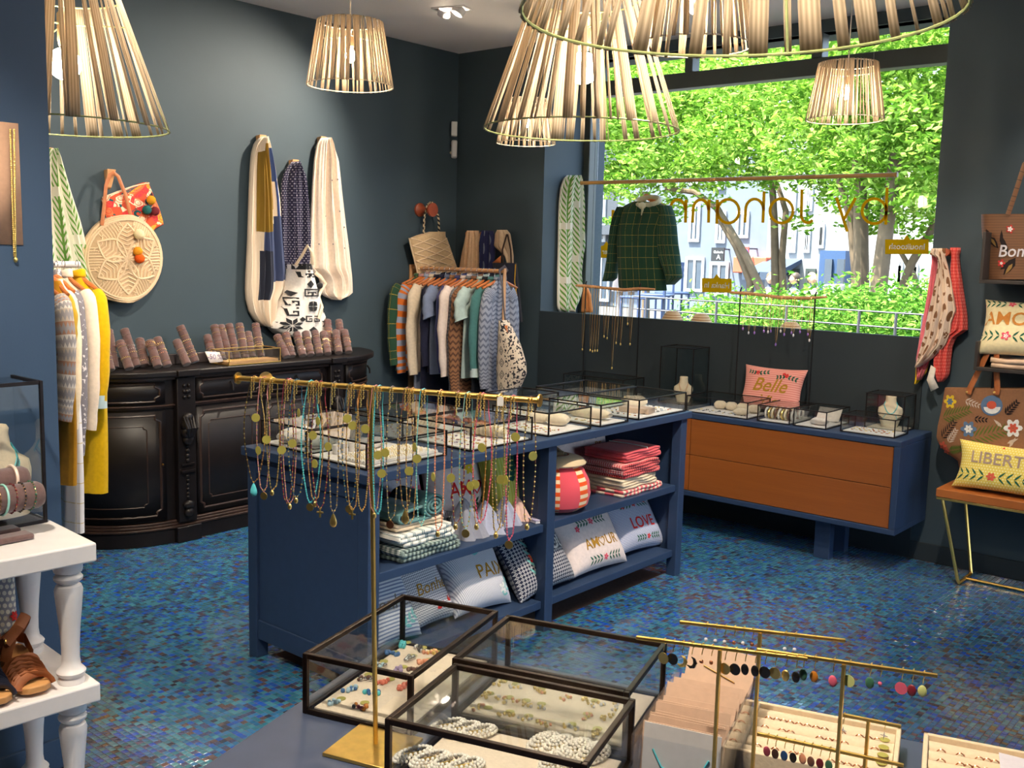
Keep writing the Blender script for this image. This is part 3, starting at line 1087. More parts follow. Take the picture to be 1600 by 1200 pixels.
# ---- glass display boxes
PATINA = M('blackened_metal', (38, 32, 32), .38, .7, .4, 40)
PATINAW = M('blackened_metal_copper', (44, 34, 30), .32, .8, .5, 30)
GLASS = glass_mat('box_glass', (250, 252, 252), 1.0)
LINEN = M('linen_pad', (226, 208, 188), .95, 0, .05, 150, .1, .2)
LINENW = M('linen_pad_white', (228, 222, 220), .95, 0, .05, 150, .1, .2)
def glass_box(label, loc, w, d, h, rz=0.0, t=.007, pad=None, frame_mat=None, group=None, name='glass_display_box', bottom=True, padh=.006):
    b = thing(name, label, 'display box', loc, rz, group)
    fm = frame_mat or PATINA
    f = MB()
    for x in (0, w - t):
        for y in (0, d - t):
            f.box(x, x + t, y, y + t, 0, h)
    for z in (0, h - t):
        for x in (0, w - t):
            f.box(x, x + t, t, d - t, z, z + t)
        for y in (0, d - t):
            f.box(t, w - t, y, y + t, z, z + t)
    f.part('metal_frame', fm, b, smooth=False, bevel=min(.0015, t * .2))
    g_ = .0012
    MB().box(t * .6, w - t * .6, t * .6, d - t * .6, h - t * .6, h - t * .6 + g_).part('top_pane', GLASS, b, smooth=False)
    for n_, bx in (('pane', (t, w - t, t * .45, t * .45 + g_)), ('pane', (t, w - t, d - t * .45 - g_, d - t * .45)), ('pane', (t * .45, t * .45 + g_, t, d - t)), ('pane', (w - t * .45 - g_, w - t * .45, t, d - t))):
        MB().box(bx[0], bx[1], bx[2], bx[3], t, h - t).part(n_, GLASS, b, smooth=False)
    if bottom:
        MB().box(t * .5, w - t * .5, t * .5, d - t * .5, .001, .003).part('base', fm, b, smooth=False)
    if pad:
        MB().box(t + .006, w - t - .006, t + .006, d - t - .006, .0032, .003 + padh).part('pad', pad, b, smooth=False, bevel=.001)
    return b
BX = {}
def tbox(key, a0, a1, b0, b1, h, label):
    BX[key] = glass_box(label, T(a0, b0, TZ + .0005), a1 - a0, b1 - b0, h, TA, .010, LINEN, PATINAW, 'glass boxes on the foreground table')
tbox('f1', -1.066, -.832, 1.522, 1.900, .118, 'glass box of coloured earrings at the left end of the foreground table')
tbox('f2', -.806, -.462, 1.628, 1.888, .118, 'glass box of gold earrings behind the box of pearl hair clips')
tbox('f3', -.792, -.445, 1.358, 1.612, .118, 'glass box holding pearl covered hair clips, nearest the lens')
ZI = IZ + .0005
def ibox(key, y0, y1, x0, x1, h, label, pad=LINENW):
    BX[key] = glass_box(label, (x0, y0, ZI), x1 - x0, y1 - y0, h, 0, .0065, pad, PATINA, 'glass boxes on the blue counter')
ibox('v', 2.385, 2.80, -3.03, -2.685, .10, 'glass box of ring rows at the near left corner of the blue counter')
ibox('w', 2.42, 2.80, -3.36, -3.045, .10, 'glass box with rolled white cloths at the far left of the blue counter')
ibox('u', 2.915, 3.305, -2.99, -2.668, .10, 'glass box with a striped bracelet pillow, second along the counter front')
ibox('x', 2.87, 3.28, -3.345, -3.01, .10, 'glass box in the back row of the counter behind the striped bracelet pillow')
ibox('s', 3.405, 3.72, -2.99, -2.662, .105, 'glass box with two square pillows, third along the counter front')
ibox('t', 3.69, 3.99, -3.30, -3.06, .105, 'glass box with a blue reflecting lid in the counter back row')
ibox('r', 3.785, 4.015, -2.965, -2.657, .105, 'glass box with one long cream pillow, fourth along the counter front')
ibox('q', 4.09, 4.53, -2.955, -2.648, .10, 'glass box with a raised wooden block at the right end of the counter')
ibox('p', 4.10, 4.53, -3.30, -2.965, .10, 'glass box reflecting the trees in the far back corner of the counter')
ZS = SZ1 + .0005
def sbox(key, x0, x1, y0, y1, h, label, pad=LINENW, t=.0055):
    BX[key] = glass_box(label, (x0, y0, ZS), x1 - x0, y1 - y0, h, 0, t, pad, PATINA, 'glass boxes on the drawer sideboard')
sbox('b1', -3.09, -2.685, 5.285, 5.575, .10, 'glass box of bracelet pillows at the left of the drawer sideboard')
sbox('b2', -2.63, -2.43, 5.295, 5.62, .095, 'narrow glass box of stacked bangles in front of the pink cushion')
sbox('b3', -2.412, -2.218, 5.298, 5.62, .098, 'narrow glass box with a leaning card and one pillow')
sbox('b4', -2.146, -1.85, 5.315, 5.52, .098, 'wide glass box with an empty pale pad at the sideboard right end')
sbox('b5', -2.10, -1.885, 5.535, 5.715, .20, 'taller glass box holding a cream necklace bust', LINEN)
sbox('tc', -3.42, -3.18, 5.50, 5.70, .36, 'tall dark glass case with a small necklace bust', None)
sbox('b0', -4.15, -3.66, 5.45, 5.70, .12, 'dark glass box behind the counter boxes near the window corner', LINENW)
# ================================================================== lamps
STRIP = None
def strip_mat():
    k = NM('cotton_cord_strips')
    u, v, _ = k.coord('UV')
    st = (u * 1.0).fr()
    line = ((u * 6.0).fr() - .5).abs()
    c = k.mix(line * 1.6, (156, 140, 120), (212, 196, 174))
    df = k.new('ShaderNodeBsdfDiffuse'); tl = k.new('ShaderNodeBsdfTranslucent'); mx = k.new('ShaderNodeMixShader')
    k.link(c, df.inputs[0]); k.link(c, tl.inputs[0])
    mx.inputs[0].default_value = .45
    k.link(df.outputs[0], mx.inputs[1]); k.link(tl.outputs[0], mx.inputs[2])
    k.link(mx.outputs[0], k.t.nodes['Material Output'].inputs['Surface'])
    return k.m
STRIP = strip_mat()
WIRE = M('lamp_wire_green', (150, 160, 110), .4, .5, .1)
WIREW = M('lamp_wire_white', (205, 198, 184), .5, .1, .05)
CORDM = M('lamp_cord', (196, 188, 178), .7)
SOCKET = M('lamp_socket', (190, 160, 120), .5, .2)
GLOBE = emis_mat('globe_bulb_glow', (255, 238, 210), BULB_LARGE)
SPARK = emis_mat('small_bulb_glow', (255, 230, 192), BULB_SMALL)

def pendant(label, px, py, depth, big, seed, group):
    """px, py: centre of the lower ring in the photograph"""
    r = random.Random(seed)
    c = atd(px, py, depth)
    D, d, h = (.70, .38, .45) if big else (.36, .27, .258)
    ring = WIRE if big else WIREW
    t = thing('pendant_lamp', label, 'pendant lamp', (c.x, c.y, c.z), r.uniform(0, 6), group)
    def circ(rad, z, n=48):
        return [(rad * math.cos(2 * PI * i / n), rad * math.sin(2 * PI * i / n), z) for i in range(n)]
    wr_ = .003 if big else .0022
    MB().tube(circ(D / 2, 0), wr_, 6, closed=True).part('lower_ring', ring, t)
    MB().tube(circ(d / 2, h), wr_, 6, closed=True).part('upper_ring', ring, t)
    zi = h * .78
    ri = lerp(D / 2, d / 2, .78) - .004
    sp_ = MB().tube(circ(.02, zi, 16), wr_, 6, closed=True)
    for i in range(3):
        a = 2 * PI * i / 3
        sp_.tube([(.02 * math.cos(a), .02 * math.sin(a), zi), (ri * math.cos(a), ri * math.sin(a), zi)], wr_, 6)
    sp_.part('spider', ring, t)
    for i in range(3):
        a = 2 * PI * i / 3 + .35
        MB().tube([(D / 2 * math.cos(a), D / 2 * math.sin(a), 0), (d / 2 * math.cos(a), d / 2 * math.sin(a), h)], wr_, 6).part('rib', ring, t)
    a = 0.0
    while a < 2 * PI - .05:
        wt = r.choice((.004, .006, .008, .010, .014, .022)) * (1.4 if big else .86)
        gap = r.choice((.002, .003, .006, .012)) * (1.5 if big else .75)
        da = wt / (d / 2)
        sk = r.uniform(-.06, .06)
        wb = da * r.uniform(.45, .8)
        a0, a1 = a, a + da
        m = MB()
        def fn(u, v):
            at_ = lerp(a0, a1, u)
            ab_ = (a0 + a1) / 2 + sk + (u - .5) * wb
            A = lerp(ab_, at_, v)
            R = lerp(D / 2, d / 2, v) + .0028
            return (R * math.cos(A), R * math.sin(A), lerp(-.004, h + .004, v))
        rep = max(1, round(wt / (.008 if big else .006)))
        m.grid(fn, max(1, rep // 2), 6, uvs=lambda u, v: (u * rep / 6 * 1.0, v))
        m.part('cord_strip', STRIP, t, solid=.0022)
        a += da + gap / (d / 2)
    if big:
        MB().lathe([(.018, h * .62), (.022, h * .66), (.022, h * .86), (.008, h * .9)], 14).part('socket', SOCKET, t)
        MB().ball((0, 0, h * .48), .056, 24, 16).part('globe_bulb', GLOBE, t)
    else:
        MB().lathe([(.014, h * .62), (.016, h * .66), (.016, h * .84), (.006, h * .88)], 12).part('socket', SOCKET, t)
        MB().ball((0, 0, h * .48), .02, 14, 10, (1, 1, 1.5)).part('bulb', SPARK, t)
    MB().tube([(0, 0, h * .86), (0, 0, CZ - c.z - .02)], .0028, 6).part('cord', CORDM, t)
    MB().lathe([(.045, CZ - c.z - .025), (.045, CZ - c.z)], 16).part('ceiling_rose', CORDM, t)
    return t
pendant('large cord shade lamp cut by the blue column at the left', 104, 197, 3.64, True, 1, 'large pendant lamps')
pendant('large cord shade lamp with a glowing globe left of the window', 908, 203, 3.66, True, 2, 'large pendant lamps')
pendant('large cord shade lamp nearest the lens, cut by the top of the picture', 1150, 22, 1.65, True, 3, 'large pendant lamps')
pendant('small cord shade lamp hanging alone before the teal wall', 547, 134, 4.30, False, 4, 'small pendant lamps')
pendant('small cord shade lamp farthest back by the window corner', 822, 224, 6.25, False, 5, 'small pendant lamps')
pendant('small cord shade lamp seen inside the nearest large shade', 1082, 72, 3.12, False, 6, 'small pendant lamps')
pendant('small cord shade lamp hanging before the window trees', 1320, 187, 4.87, False, 7, 'small pendant lamps')

# recessed twin spots
TRIMW = M('spot_trim', (205, 202, 204), .5)
LENS = emis_mat('spot_lens_glow', (255, 238, 215), 14.0)
p = at(706, 13, 'z', CZ)
spot0 = thing('ceiling_spotlight', 'recessed twin ceiling spot with swivel heads above the teal wall', 'spotlight', (p.x, p.y, CZ), .3, 'recessed ceiling spots')
for a, b in (((-.115, -.06), (.115, -.045)), ((-.115, .045), (.115, .06)), ((-.115, -.045), (-.10, .045)), ((.10, -.045), (.115, .045))):
    MB().box(a[0], b[0], a[1], b[1], -.008, 0).part('trim_frame', TRIMW, spot0, smooth=False, bevel=.002)
MB().box(-.10, .10, -.045, .045, -.002, 0).part('backing', M('spot_inside', (150, 146, 146), .7), spot0, smooth=False)
for x, rx_ in ((-.05, .5), (.05, -.35)):
    rot = Matrix.Rotation(rx_, 4, 'X') @ Matrix.Rotation(.4, 4, 'Y')
    hd = MB().lathe([(.036, -.03), (.04, -.028), (.04, .012)], 18, (x, 0, -.012), rot, caps=False).part('swivel_head', TRIMW, spot0, solid=.003)
    MB().lathe([(.034, -.018), (.034, -.016)], 18, (x, 0, -.012), rot).part('lens', LENS, hd)
# further ceiling spots of the room: (position, aim, share of power, cone)
SPOTS = [((p.x, p.y), (-5.45, 3.2, 1.5), .75, 100), ((-3.2, 2.2), (-5.3, 2.4, 1.3), .8, 95), ((-1.3, 3.3), (-2.9, 3.4, .85), 1.0, 85),
         ((-.9, .5), (-.95, 1.6, .8), .8, 80), ((-1.2, 3.6), (-2.4, 5.4, .7), .6, 60), ((-.78, 5.05), (-.95, 5.74, 1.5), .3, 75), ((-2.0, .5), (-2.8, 1.1, 1.0), .75, 62), ((-3.4, 4.4), (-4.9, 5.2, 1.2), .35, 60)]
for i, ((x, y), aim, k_, cone) in enumerate(SPOTS):
    if i:
        dup(spot0, loc=(x, y, CZ), rz=.3 * i, label='recessed twin ceiling spot above the picture frame')
    ld = bpy.data.lights.new('spot_light', 'SPOT')
    ld.energy = SPOT_POWER * k_
    ld.color = (1.0, .87, .70)
    ld.spot_size = math.radians(cone)
    ld.spot_blend = .8
    ld.shadow_soft_size = .05
    lo = bpy.data.objects.new('spot_light', ld)
    COL.objects.link(lo)
    lo.location = (x, y, CZ - .06)
    lo.rotation_euler = (Vector((x, y, CZ - .06)) - Vector(aim)).to_track_quat('Z', 'Y').to_euler()
# ================================================================== builders for textiles
WOODL = PM('light_wood', lambda k, u, v: k.mix(k.noise(1.0, 4, 'Object', .6, (40, 40, 8)), (196, 140, 92), (226, 176, 128)), .5, .4, 0)
HANGW = M('hanger_wood', (196, 116, 62), .4, 0, .12, 30)
CHROME = M('chrome', (205, 205, 208), .2, 1.0, .04)
BLACKM = M('black_metal', (30, 30, 34), .45, .5, .1)

class Hang:
    """cloth hanging before a plane; its outline is a list of rows (y, left, right) in photo pixels"""
    def __init__(s, rows, axis, val, n, off=.02, bulge=.03, folds=0, amp=0.0, seed=0):
        s.rows, s.axis, s.val, s.n = sorted(rows), axis, val, Vector(n)
        s.off, s.bulge, s.folds, s.amp = off, bulge, folds, amp
        r = random.Random(seed)
        s.ph = [r.uniform(0, 6) for _ in range(4)]
        s.y0, s.y1 = s.rows[0][0], s.rows[-1][0]
    def lift(s, u, v):
        e = max(0.0, 1 - abs(2 * u - 1) ** 3)
        f = 0
        if s.folds:
            q = u + .035 * math.sin(3 * v + s.ph[3])
            f = s.amp * (math.sin(2 * PI * s.folds * q + s.ph[0] + .8 * v) + .55 * math.sin(2 * PI * s.folds * 1.73 * q + s.ph[1] - 1.2 * v) + .3 * math.sin(2 * PI * s.folds * 3.1 * q + s.ph[2]))
        return s.off + s.bulge * e ** .6 + f * (.35 + .65 * e)
    def pt(s, u, v, extra=0.0):
        y = lerp(s.y0, s.y1, v)
        a, b = interp(s.rows, y)
        return at(lerp(a, b, u), y, s.axis, s.val) + s.n * (s.lift(u, v) + extra)
    def px(s, x, y, extra=.0015):
        a, b = interp(s.rows, y)
        u = (x - a) / ((b - a) or 1)
        v = (y - s.y0) / (s.y1 - s.y0)
        return at(x, y, s.axis, s.val) + s.n * (s.lift(u, v) + extra)
    def base(s):
        a, b = s.rows[-1][1:]
        return at((a + b) / 2, s.y1, s.axis, s.val)
    def sheet(s, nu=56, nv=40, uw=1.0, vh=1.0):
        return MB().grid(s.pt, nu, nv, uvs=lambda u, v: (u * uw, v * vh))
    def sack(s, nu=32, nv=28, uw=1.0, vh=1.0):
        """closed body: front sheet and a back sheet close to the plane"""
        m = MB()
        def f(u, v):
            if u <= .5:
                return s.pt(u * 2, v)
            w_ = (1 - u) * 2
            y = lerp(s.y0, s.y1, v)
            a, b = interp(s.rows, y)
            return at(lerp(a, b, w_), y, s.axis, s.val) + s.n * (s.off * .3)
        m.grid(f, nu * 2, nv, cu=True, uvs=lambda u, v: ((u * 2 if u <= .5 else (1 - u) * 2) * uw, v * vh))
        n_ = nu * 2
        m.f.append(tuple(range(n_))); m.mi.append(0)
        m.f.append(tuple(nv * n_ + i for i in range(n_))[::-1]); m.mi.append(0)
        return m
    def decal(s, pts, extra=.002):
        """polygon given in photo pixels laid on the cloth"""
        return MB().add([s.px(x, y, extra) for x, y in pts], [tuple(range(len(pts)))])
    def text(s, txt, x, y, size, rise=0.0, extra=.002, mirror=False, **kw):
        """lettering: size in pixels, rise: slope of the base line"""
        vs, fs = text_mesh(txt, size, **kw)
        return MB().add([s.px(x + v.x, y - v.y + v.x * rise, extra) for v in vs], fs)

def petal_flower(c, r, n=5, inner=.35):
    """flower outline polygons in 2D around c"""
    out = []
    for i in range(n):
        a = 2 * PI * i / n
        p = []
        for t in range(8):
            b = 2 * PI * t / 8
            x, y = r * (.55 + .45 * math.cos(b)), r * .3 * math.sin(b)
            p.append((c[0] + x * math.cos(a) - y * math.sin(a), c[1] + x * math.sin(a) + y * math.cos(a)))
        out.append(p)
    return out
def leaf_poly(c, ang, l, w_):
    p = [(0, 0), (l * .3, w_), (l * .65, w_ * .75), (l, 0), (l * .65, -w_ * .75), (l * .3, -w_)]
    ca, sa = math.cos(ang), math.sin(ang)
    return [(c[0] + x * ca - y * sa, c[1] + x * sa + y * ca) for x, y in p]
def sprig(c, ang, l, n=4, w_=None, both=True):
    """leaves along a stalk"""
    out = []
    ca, sa = math.cos(ang), math.sin(ang)
    for i in range(n):
        t = (i + .6) / n * l
        q = (c[0] + ca * t, c[1] + sa * t)
        for sd in ((-1, 1) if both else (1,)):
            out.append(leaf_poly(q, ang + sd * .8, l * .32, (w_ or l * .06)))
    return out

class Cushion:
    def __init__(s, w, h, t):
        s.w, s.h, s.t = w, h, t
    def f(s, x, y, side=1, extra=0.0):
        u, v = max(-1, min(1, x / (s.w / 2))), max(-1, min(1, y / (s.h / 2)))
        z = s.t / 2 * (max(0, 1 - u ** 4) * max(0, 1 - v ** 4)) ** .55
        X = s.w / 2 * u * (1 - .11 * (1 - v * v) * u * u)
        Y = s.h / 2 * v * (1 - .08 * (1 - u * u) * v * v)
        return Vector((X, Y, side * (z + extra)))
    def mesh(s, n=18):
        m = MB()
        e = lambda q: math.sin(q * PI / 2) if True else q
        m.grid(lambda u, v: s.f(e(2 * u - 1) * s.w / 2, e(2 * v - 1) * s.h / 2), n, n, uvs=lambda u, v: ((e(2 * u - 1) + 1) / 2 * s.w, (e(2 * v - 1) + 1) / 2 * s.h))
        m.grid(lambda u, v: s.f(e(2 * u - 1) * s.w / 2, e(2 * v - 1) * s.h / 2, -1), n, n, uvs=lambda u, v: (u * s.w, v * s.h), flip=True)
        return m

def seat_frame(P0, P1, tilt):
    """frame of a flat thing standing on the line P0-P1 and leaning back: x along the line, y up, z to the viewer"""
    P0, P1 = Vector(P0), Vector(P1)
    P1.z = P0.z
    x = (P1 - P0).normalized()
    n0 = x.cross(Vector((0, 0, 1)))
    up = Vector((0, 0, 1)) * math.cos(tilt) - n0 * math.sin(tilt)
    return frame((P0 + P1) / 2, x, up), (P1 - P0).length

def cushion(label, mat, P0, P1, h, tilt, decor=(), t=.11, group=None, wscale=1.06, roll=0.0, dz=0.0):
    fr_, w_ = seat_frame(P0, P1, tilt)
    w_ *= wscale
    n_ = fr_.to_3x3() @ Vector((0, 0, 1))
    M4 = fr_ @ Matrix.Translation((0, h / 2 + dz, 0)) @ Matrix.Rotation(roll, 4, 'Z')
    o = thing('cushion', label, 'cushion', mat=M4, group=group)
    c = Cushion(w_, h, t)
    c.mesh().part('cover', mat, o, subs=0)
    for d in decor:
        kind, m_ = d[0], d[1]
        m = MB()
        if kind == 'text':
            _, _, s_, size, cx, cy_ = d[:6]
            kw = d[6] if len(d) > 6 else {}
            vs, fs = text_mesh(s_, size, **kw)
            m.add([c.f(cx + v.x, cy_ + v.y, 1, .0018) for v in vs], fs)
            m.part('lettering', m_, o, smooth=False)
        else:
            for poly in d[2]:
                m.add([c.f(x, y, 1, .0016) for x, y in poly], [tuple(range(len(poly)))])
            m.part('embroidery', m_, o, smooth=False, kind='stuff')
    return o

HEART = [(0, -.5), (.18, -.28), (.42, -.02), (.5, .2), (.42, .4), (.22, .45), (.06, .34), (0, .2), (-.06, .34), (-.22, .45), (-.42, .4), (-.5, .2), (-.42, -.02), (-.18, -.28)]
def heart_ring(cx, cy, s):
    """heart outline as quads"""
    o = [(cx + x * s, cy + y * s) for x, y in HEART]
    i = [(cx + x * s * .72, cy + (y * .72 + .0) * s) for x, y in HEART]
    n = len(o)
    return [[o[k], o[(k + 1) % n], i[(k + 1) % n], i[k]] for k in range(n)]

def clothes_hanger(loc, rz, label, group, w_=.40, mat=None):
    """wooden hanger: hook at loc, arms along local x"""
    o = thing('clothes_hanger', label, 'clothes hanger', loc, rz, group)
    R = .016
    hook = [(0 + R * math.cos(a), 0, R * math.sin(a)) for a in [math.radians(x) for x in (200, 160, 120, 80, 40, 0, -40, -75)]] + [(0, 0, -.03), (0, 0, -.055)]
    MB().tube(hook, .0017, 6).part('hook', CHROME, o)
    arm = MB()
    pts = [(-w_ / 2, 0, -.115), (-w_ / 4, 0, -.085), (-.03, 0, -.062), (0, 0, -.055), (.03, 0, -.062), (w_ / 4, 0, -.085), (w_ / 2, 0, -.115)]
    arm.tube(pts, [.008, .011, .012, .013, .012, .011, .008], 8)
    arm.part('arm', mat or HANGW, o)
    return o

def garment(label, mat, loc, rz, group, w=.42, length=.68, sleeve='long', slen=.55, thick=.07, flare=1.0, collar=True, cuff=None, name='shirt', cat='garment', fold=5, seed=0, sleeve_mat=None, hem=None, shoulder=.075):
    """garment on a hanger; local origin is the hook point, x across the shoulders"""
    r = random.Random(seed)
    o = thing(name, label, cat, loc, rz, group)
    z0 = -.06
    prof = [(0, .055, .022), (.02, .075, .03), (shoulder, w / 2 - .012, .032), (.12, w / 2, thick * .4), (.25, w / 2 * .98, thick * .5), (length * .6, w / 2 * lerp(1, flare, .6), thick * .55), (length, w / 2 * flare, thick * .6)]
    ph = r.uniform(0, 6)
    ph2 = r.uniform(0, 6)
    def f(u, v):
        d_ = v * length
        hw, th = interp(prof, d_)
        a = 2 * PI * u
        k_ = 1 + (.22 * math.sin(fold * a + ph + 1.5 * v) + .12 * math.sin(fold * 2.3 * a + ph2)) * min(1, v * 2.2)
        x = math.copysign(abs(math.cos(a)) ** .8, math.cos(a)) * hw
        y = math.copysign(abs(math.sin(a)) ** .9, math.sin(a)) * th * k_
        return Vector((x, y + .008 * math.sin(5 * v + ph) * v, z0 - d_))
    b = MB().grid(f, 40, 22, cu=True, uvs=lambda u, v: (abs(2 * u - 1) * w * 1.0, v * length))
    b.part('body', mat, o)
    if hem:
        MB().grid(lambda u, v: f(u, lerp(.93, 1.003, v)) + Vector((0, 0, 0)), 40, 2, cu=True).part('hem', hem, o, solid=.004)
    if sleeve:
        L = slen if sleeve == 'long' else .2
        for sd in (-1, 1):
            sw = r.uniform(-.02, .02)
            x0 = sd * (w / 2 - .035)
            path = [(x0, 0, z0 - .075), (sd * (w / 2 + .005), sw * .3, z0 - .13), (sd * (w / 2 + .03), sw, z0 - .075 - L * .45), (sd * (w / 2 + .028), sw * 1.4 - .01, z0 - .075 - L * .8), (sd * (w / 2 + .02), sw * 1.5 - .02, z0 - .075 - L)]
            pp = []
            for i in range(len(path) - 1):
                for t in range(3):
                    pp.append(tuple(lerp(path[i][k_], path[i + 1][k_], t / 3) for k_ in range(3)))
            pp.append(path[-1])
            rad = [interp([(0, .05), (.2, .058), (.6, .05), (1, .04 if sleeve == 'long' else .062)], i / (len(pp) - 1))[0] * (1 + .07 * math.sin(i * 1.9 + ph)) for i in range(len(pp))]
            m = MB().tube(pp, rad, 14)
            m.v = [(x, y * .62 + 0, z) for x, y, z in m.v]
            m.uv = {k_: (u * .3, v * L) for k_, (u, v) in m.uv.items()}
            so = m.part('sleeve', sleeve_mat or mat, o)
            if cuff:
                e = Vector(path[-1])
                c = MB().tube([e + Vector((0, 0, .055)), e + Vector((0, 0, -.006))], .047, 14)
                c.v = [(x, e.y * .62 + (y - e.y) * .66, z) for x, y, z in c.v]
                c.part('cuff', cuff, so)
    if collar:
        c = MB()
        c.grid(lambda u, v: Vector((.062 * math.cos(2 * PI * u) * (1 - .15 * v), .03 * math.sin(2 * PI * u), z0 + .0 + .04 * v - .02 * math.sin(PI * u) * v)), 20, 3, cu=True)
        c.part('collar', mat, o, solid=.004)
    return o

def fold_stack(label, name, cat, mat, loc, rz, w, d, layers, th, group=None, band=None, fringe=None, taper=.06, seed=0, uvs=(1, 1)):
    """a folded cloth: a ribbon folded back and forth in local xz, pushed along local y"""
    o = thing(name, label, cat, loc, rz, group)
    r = random.Random(seed)
    pts = []
    for i in range(layers):
        z = th * (i + .5)
        xa, xb = -w / 2 + taper * r.uniform(0, .3), w / 2 - taper * r.uniform(0, .3)
        xs_ = [lerp(xa, xb, t / 8) for t in range(9)]
        if i % 2:
            xs_ = xs_[::-1]
        pts += [(x, z + .12 * th * math.sin(x * 40 + i)) for x in xs_]
        if i < layers - 1:
            sx = 1 if i % 2 == 0 else -1
            ex = xs_[-1]
            for a in (30, 90, 150):
                pts.append((ex + sx * math.sin(math.radians(a)) * th * .55, z + th * .5 - math.cos(math.radians(a)) * th * .5))
    n_ = len(pts) - 1
    def f(u, v):
        i = min(n_ - 1, int(u * n_)); t = u * n_ - i
        x, z = (lerp(pts[i][k_], pts[i + 1][k_], t) for k_ in (0, 1))
        e = (2 * v - 1)
        return Vector((x * (1 - .03 * e * e) + .004 * math.sin(7 * v + z * 60), e * d / 2 + .004 * math.sin(x * 30 + z * 90), z * (1 - .06 * e * e)))
    m = MB().grid(f, n_, 10, uvs=lambda u, v: (u * w * layers * uvs[0], v * d * uvs[1]))
    m.part('folded_cloth', mat, o, solid=th * .82)
    if band:
        top = layers * th
        for x in band[1]:
            MB().tube([(x, -d / 2 - .002, top * .5), (x, -d / 2 + .01, top + .001), (x, 0, top + .004), (x, d / 2 - .01, top + .001)], .003, 6).part('ribbon', band[0], o)
    return o
# ================================================================== patterned cloth
def fern(k, u, v):
    cu_ = ((u * 1.0).fr() - .5)
    cu2 = cu_ + (v * 2.2).sin() * .06
    a = cu2.abs()
    col = (u * 1.0).floor()
    leaf = (((v * 11.0 + a * 7.0 + col * .5).fr() < .42) * (a < .40))
    stem = (a < .035)
    gap = ((v * 1.15 + col * .4).fr() < .88)
    n = k.noise(9, 3)
    return k.mix((leaf.mx(stem)) * gap, (226, 222, 206), k.mix(n, (70, 128, 44), (128, 174, 80)))
FERN = PM('cloth_fern_print', fern)
def dots(name, bg, fg, fu, fv, r=.22):
    def f(k, u, v):
        row = (v * fv).floor()
        x = ((u * fu + row * .5).fr() - .5)
        y = ((v * fv).fr() - .5)
        return k.mix((x * x + y * y) < r * r, bg, fg)
    return PM(name, f)
def stripes(name, cols, fu, fv=0.0):
    """repeating stripes; cols: [(position, colour)]"""
    def f(k, u, v):
        return k.ramp((u * fu + v * fv).fr(), cols, 'CONSTANT')
    return PM(name, f)
def plaid(name, bg, line, fu, fv, w_=.06):
    def f(k, u, v):
        g = ((u * fu).fr() < w_).mx((v * fv).fr() < w_)
        n = k.noise(400, 1)
        return k.mix(g * (n > .42), bg, line)
    return PM(name, f)
def gingham(name, c0, c1, c2, fu, fv):
    def f(k, u, v):
        a, b = (u * fu).fr() < .5, (v * fv).fr() < .5
        return k.mix(a * b, k.mix(a.mx(b), c0, c1), c2)
    return PM(name, f)
def chevron(name, bg, fg, fu, fv, w_=.4):
    def f(k, u, v):
        z = ((u * fu).fr() - .5).abs()
        return k.mix((v * fv + z).fr() < w_, bg, fg)
    return PM(name, f)
def tessera(name, bg, fg, f_=60):
    """small repeating ring and diamond print"""
    def f(k, u, v):
        x, y = ((u * f_).fr() - .5).abs(), ((v * f_).fr() - .5).abs()
        d = x + y
        return k.mix(((d > .28) * (d < .46)).mx(d < .12), bg, fg)
    return PM(name, f)
def blotch(name, cols, scale):
    """printed blotches of several colours"""
    k = NM(name)
    vo = k.new('ShaderNodeTexVoronoi')
    vo.inputs['Scale'].default_value = scale
    c = k.new('ShaderNodeTexCoord')
    k.link(c.outputs['UV'], vo.inputs['Vector'])
    sp_ = k.new('ShaderNodeSeparateColor')
    k.link(vo.outputs['Color'], sp_.inputs[0])
    col = k.ramp(S(k.t, sp_.outputs[0]), cols, 'CONSTANT')
    rim = S(k.t, vo.outputs['Distance'])
    return k.done(k.mix((rim * 3.0).fr() < .25, col, cols[0][1]), .9, 0, .15)

WHITEC = cloth('white', (232, 226, 220)); CREAM = cloth('cream', (226, 206, 178)); LEATHER = M('tan_leather', (176, 104, 60), .5, 0, .15, 40, .4, .1)
ROPE = M('macrame_rope', (222, 196, 162), .95, 0, .1, 200, .1, .4)
BLACKC = cloth('black', (40, 40, 44))
NL = (1, 0, 0)      # normal of the left wall
NW = (0, -1, 0)     # normal of the window wall

def wall_hook(px, py, label):
    p = at(px, py, 'x', WX)
    o = thing('wall_hook', label, 'hook', tuple(p), group='wooden wall hooks')
    m = MB()
    m.add([(0, -.022, .045), (0, .022, .045), (0, .015, -.06), (0, -.015, -.06), (.05, -.026, .05), (.05, .026, .05), (.018, .012, -.05), (.018, -.012, -.05)],
          [(0, 1, 2, 3), (7, 6, 5, 4), (0, 4, 5, 1), (1, 5, 6, 2), (2, 6, 7, 3), (3, 7, 4, 0)])
    m.part('peg', WOODL, o, smooth=False, bevel=.003)
    return o
wall_hook(70, 246, 'wooden wall hook holding the fern print scarf'); wall_hook(168, 279, 'wooden wall hook holding the round macrame bag')
wall_hook(404, 224, 'wooden wall hook holding the ochre and navy scarf'); wall_hook(455, 262, 'wooden wall hook holding the dotted navy scarf'); wall_hook(499, 226, 'wooden wall hook holding the white sequin scarf')

# fern scarf beside the column
h = Hang([(233, 66, 79), (250, 58, 90), (300, 50, 105), (345, 48, 120), (395, 47, 133), (440, 48, 146), (492, 52, 158), (503, 100, 152)], 'x', WX, NL, .03, .05, 4, .018, 1)
h.sheet(60, 40, 3.0, 1.9).thing('scarf', FERN, 'green fern print scarf hanging beside the blue column', 'scarf', solid=.003)
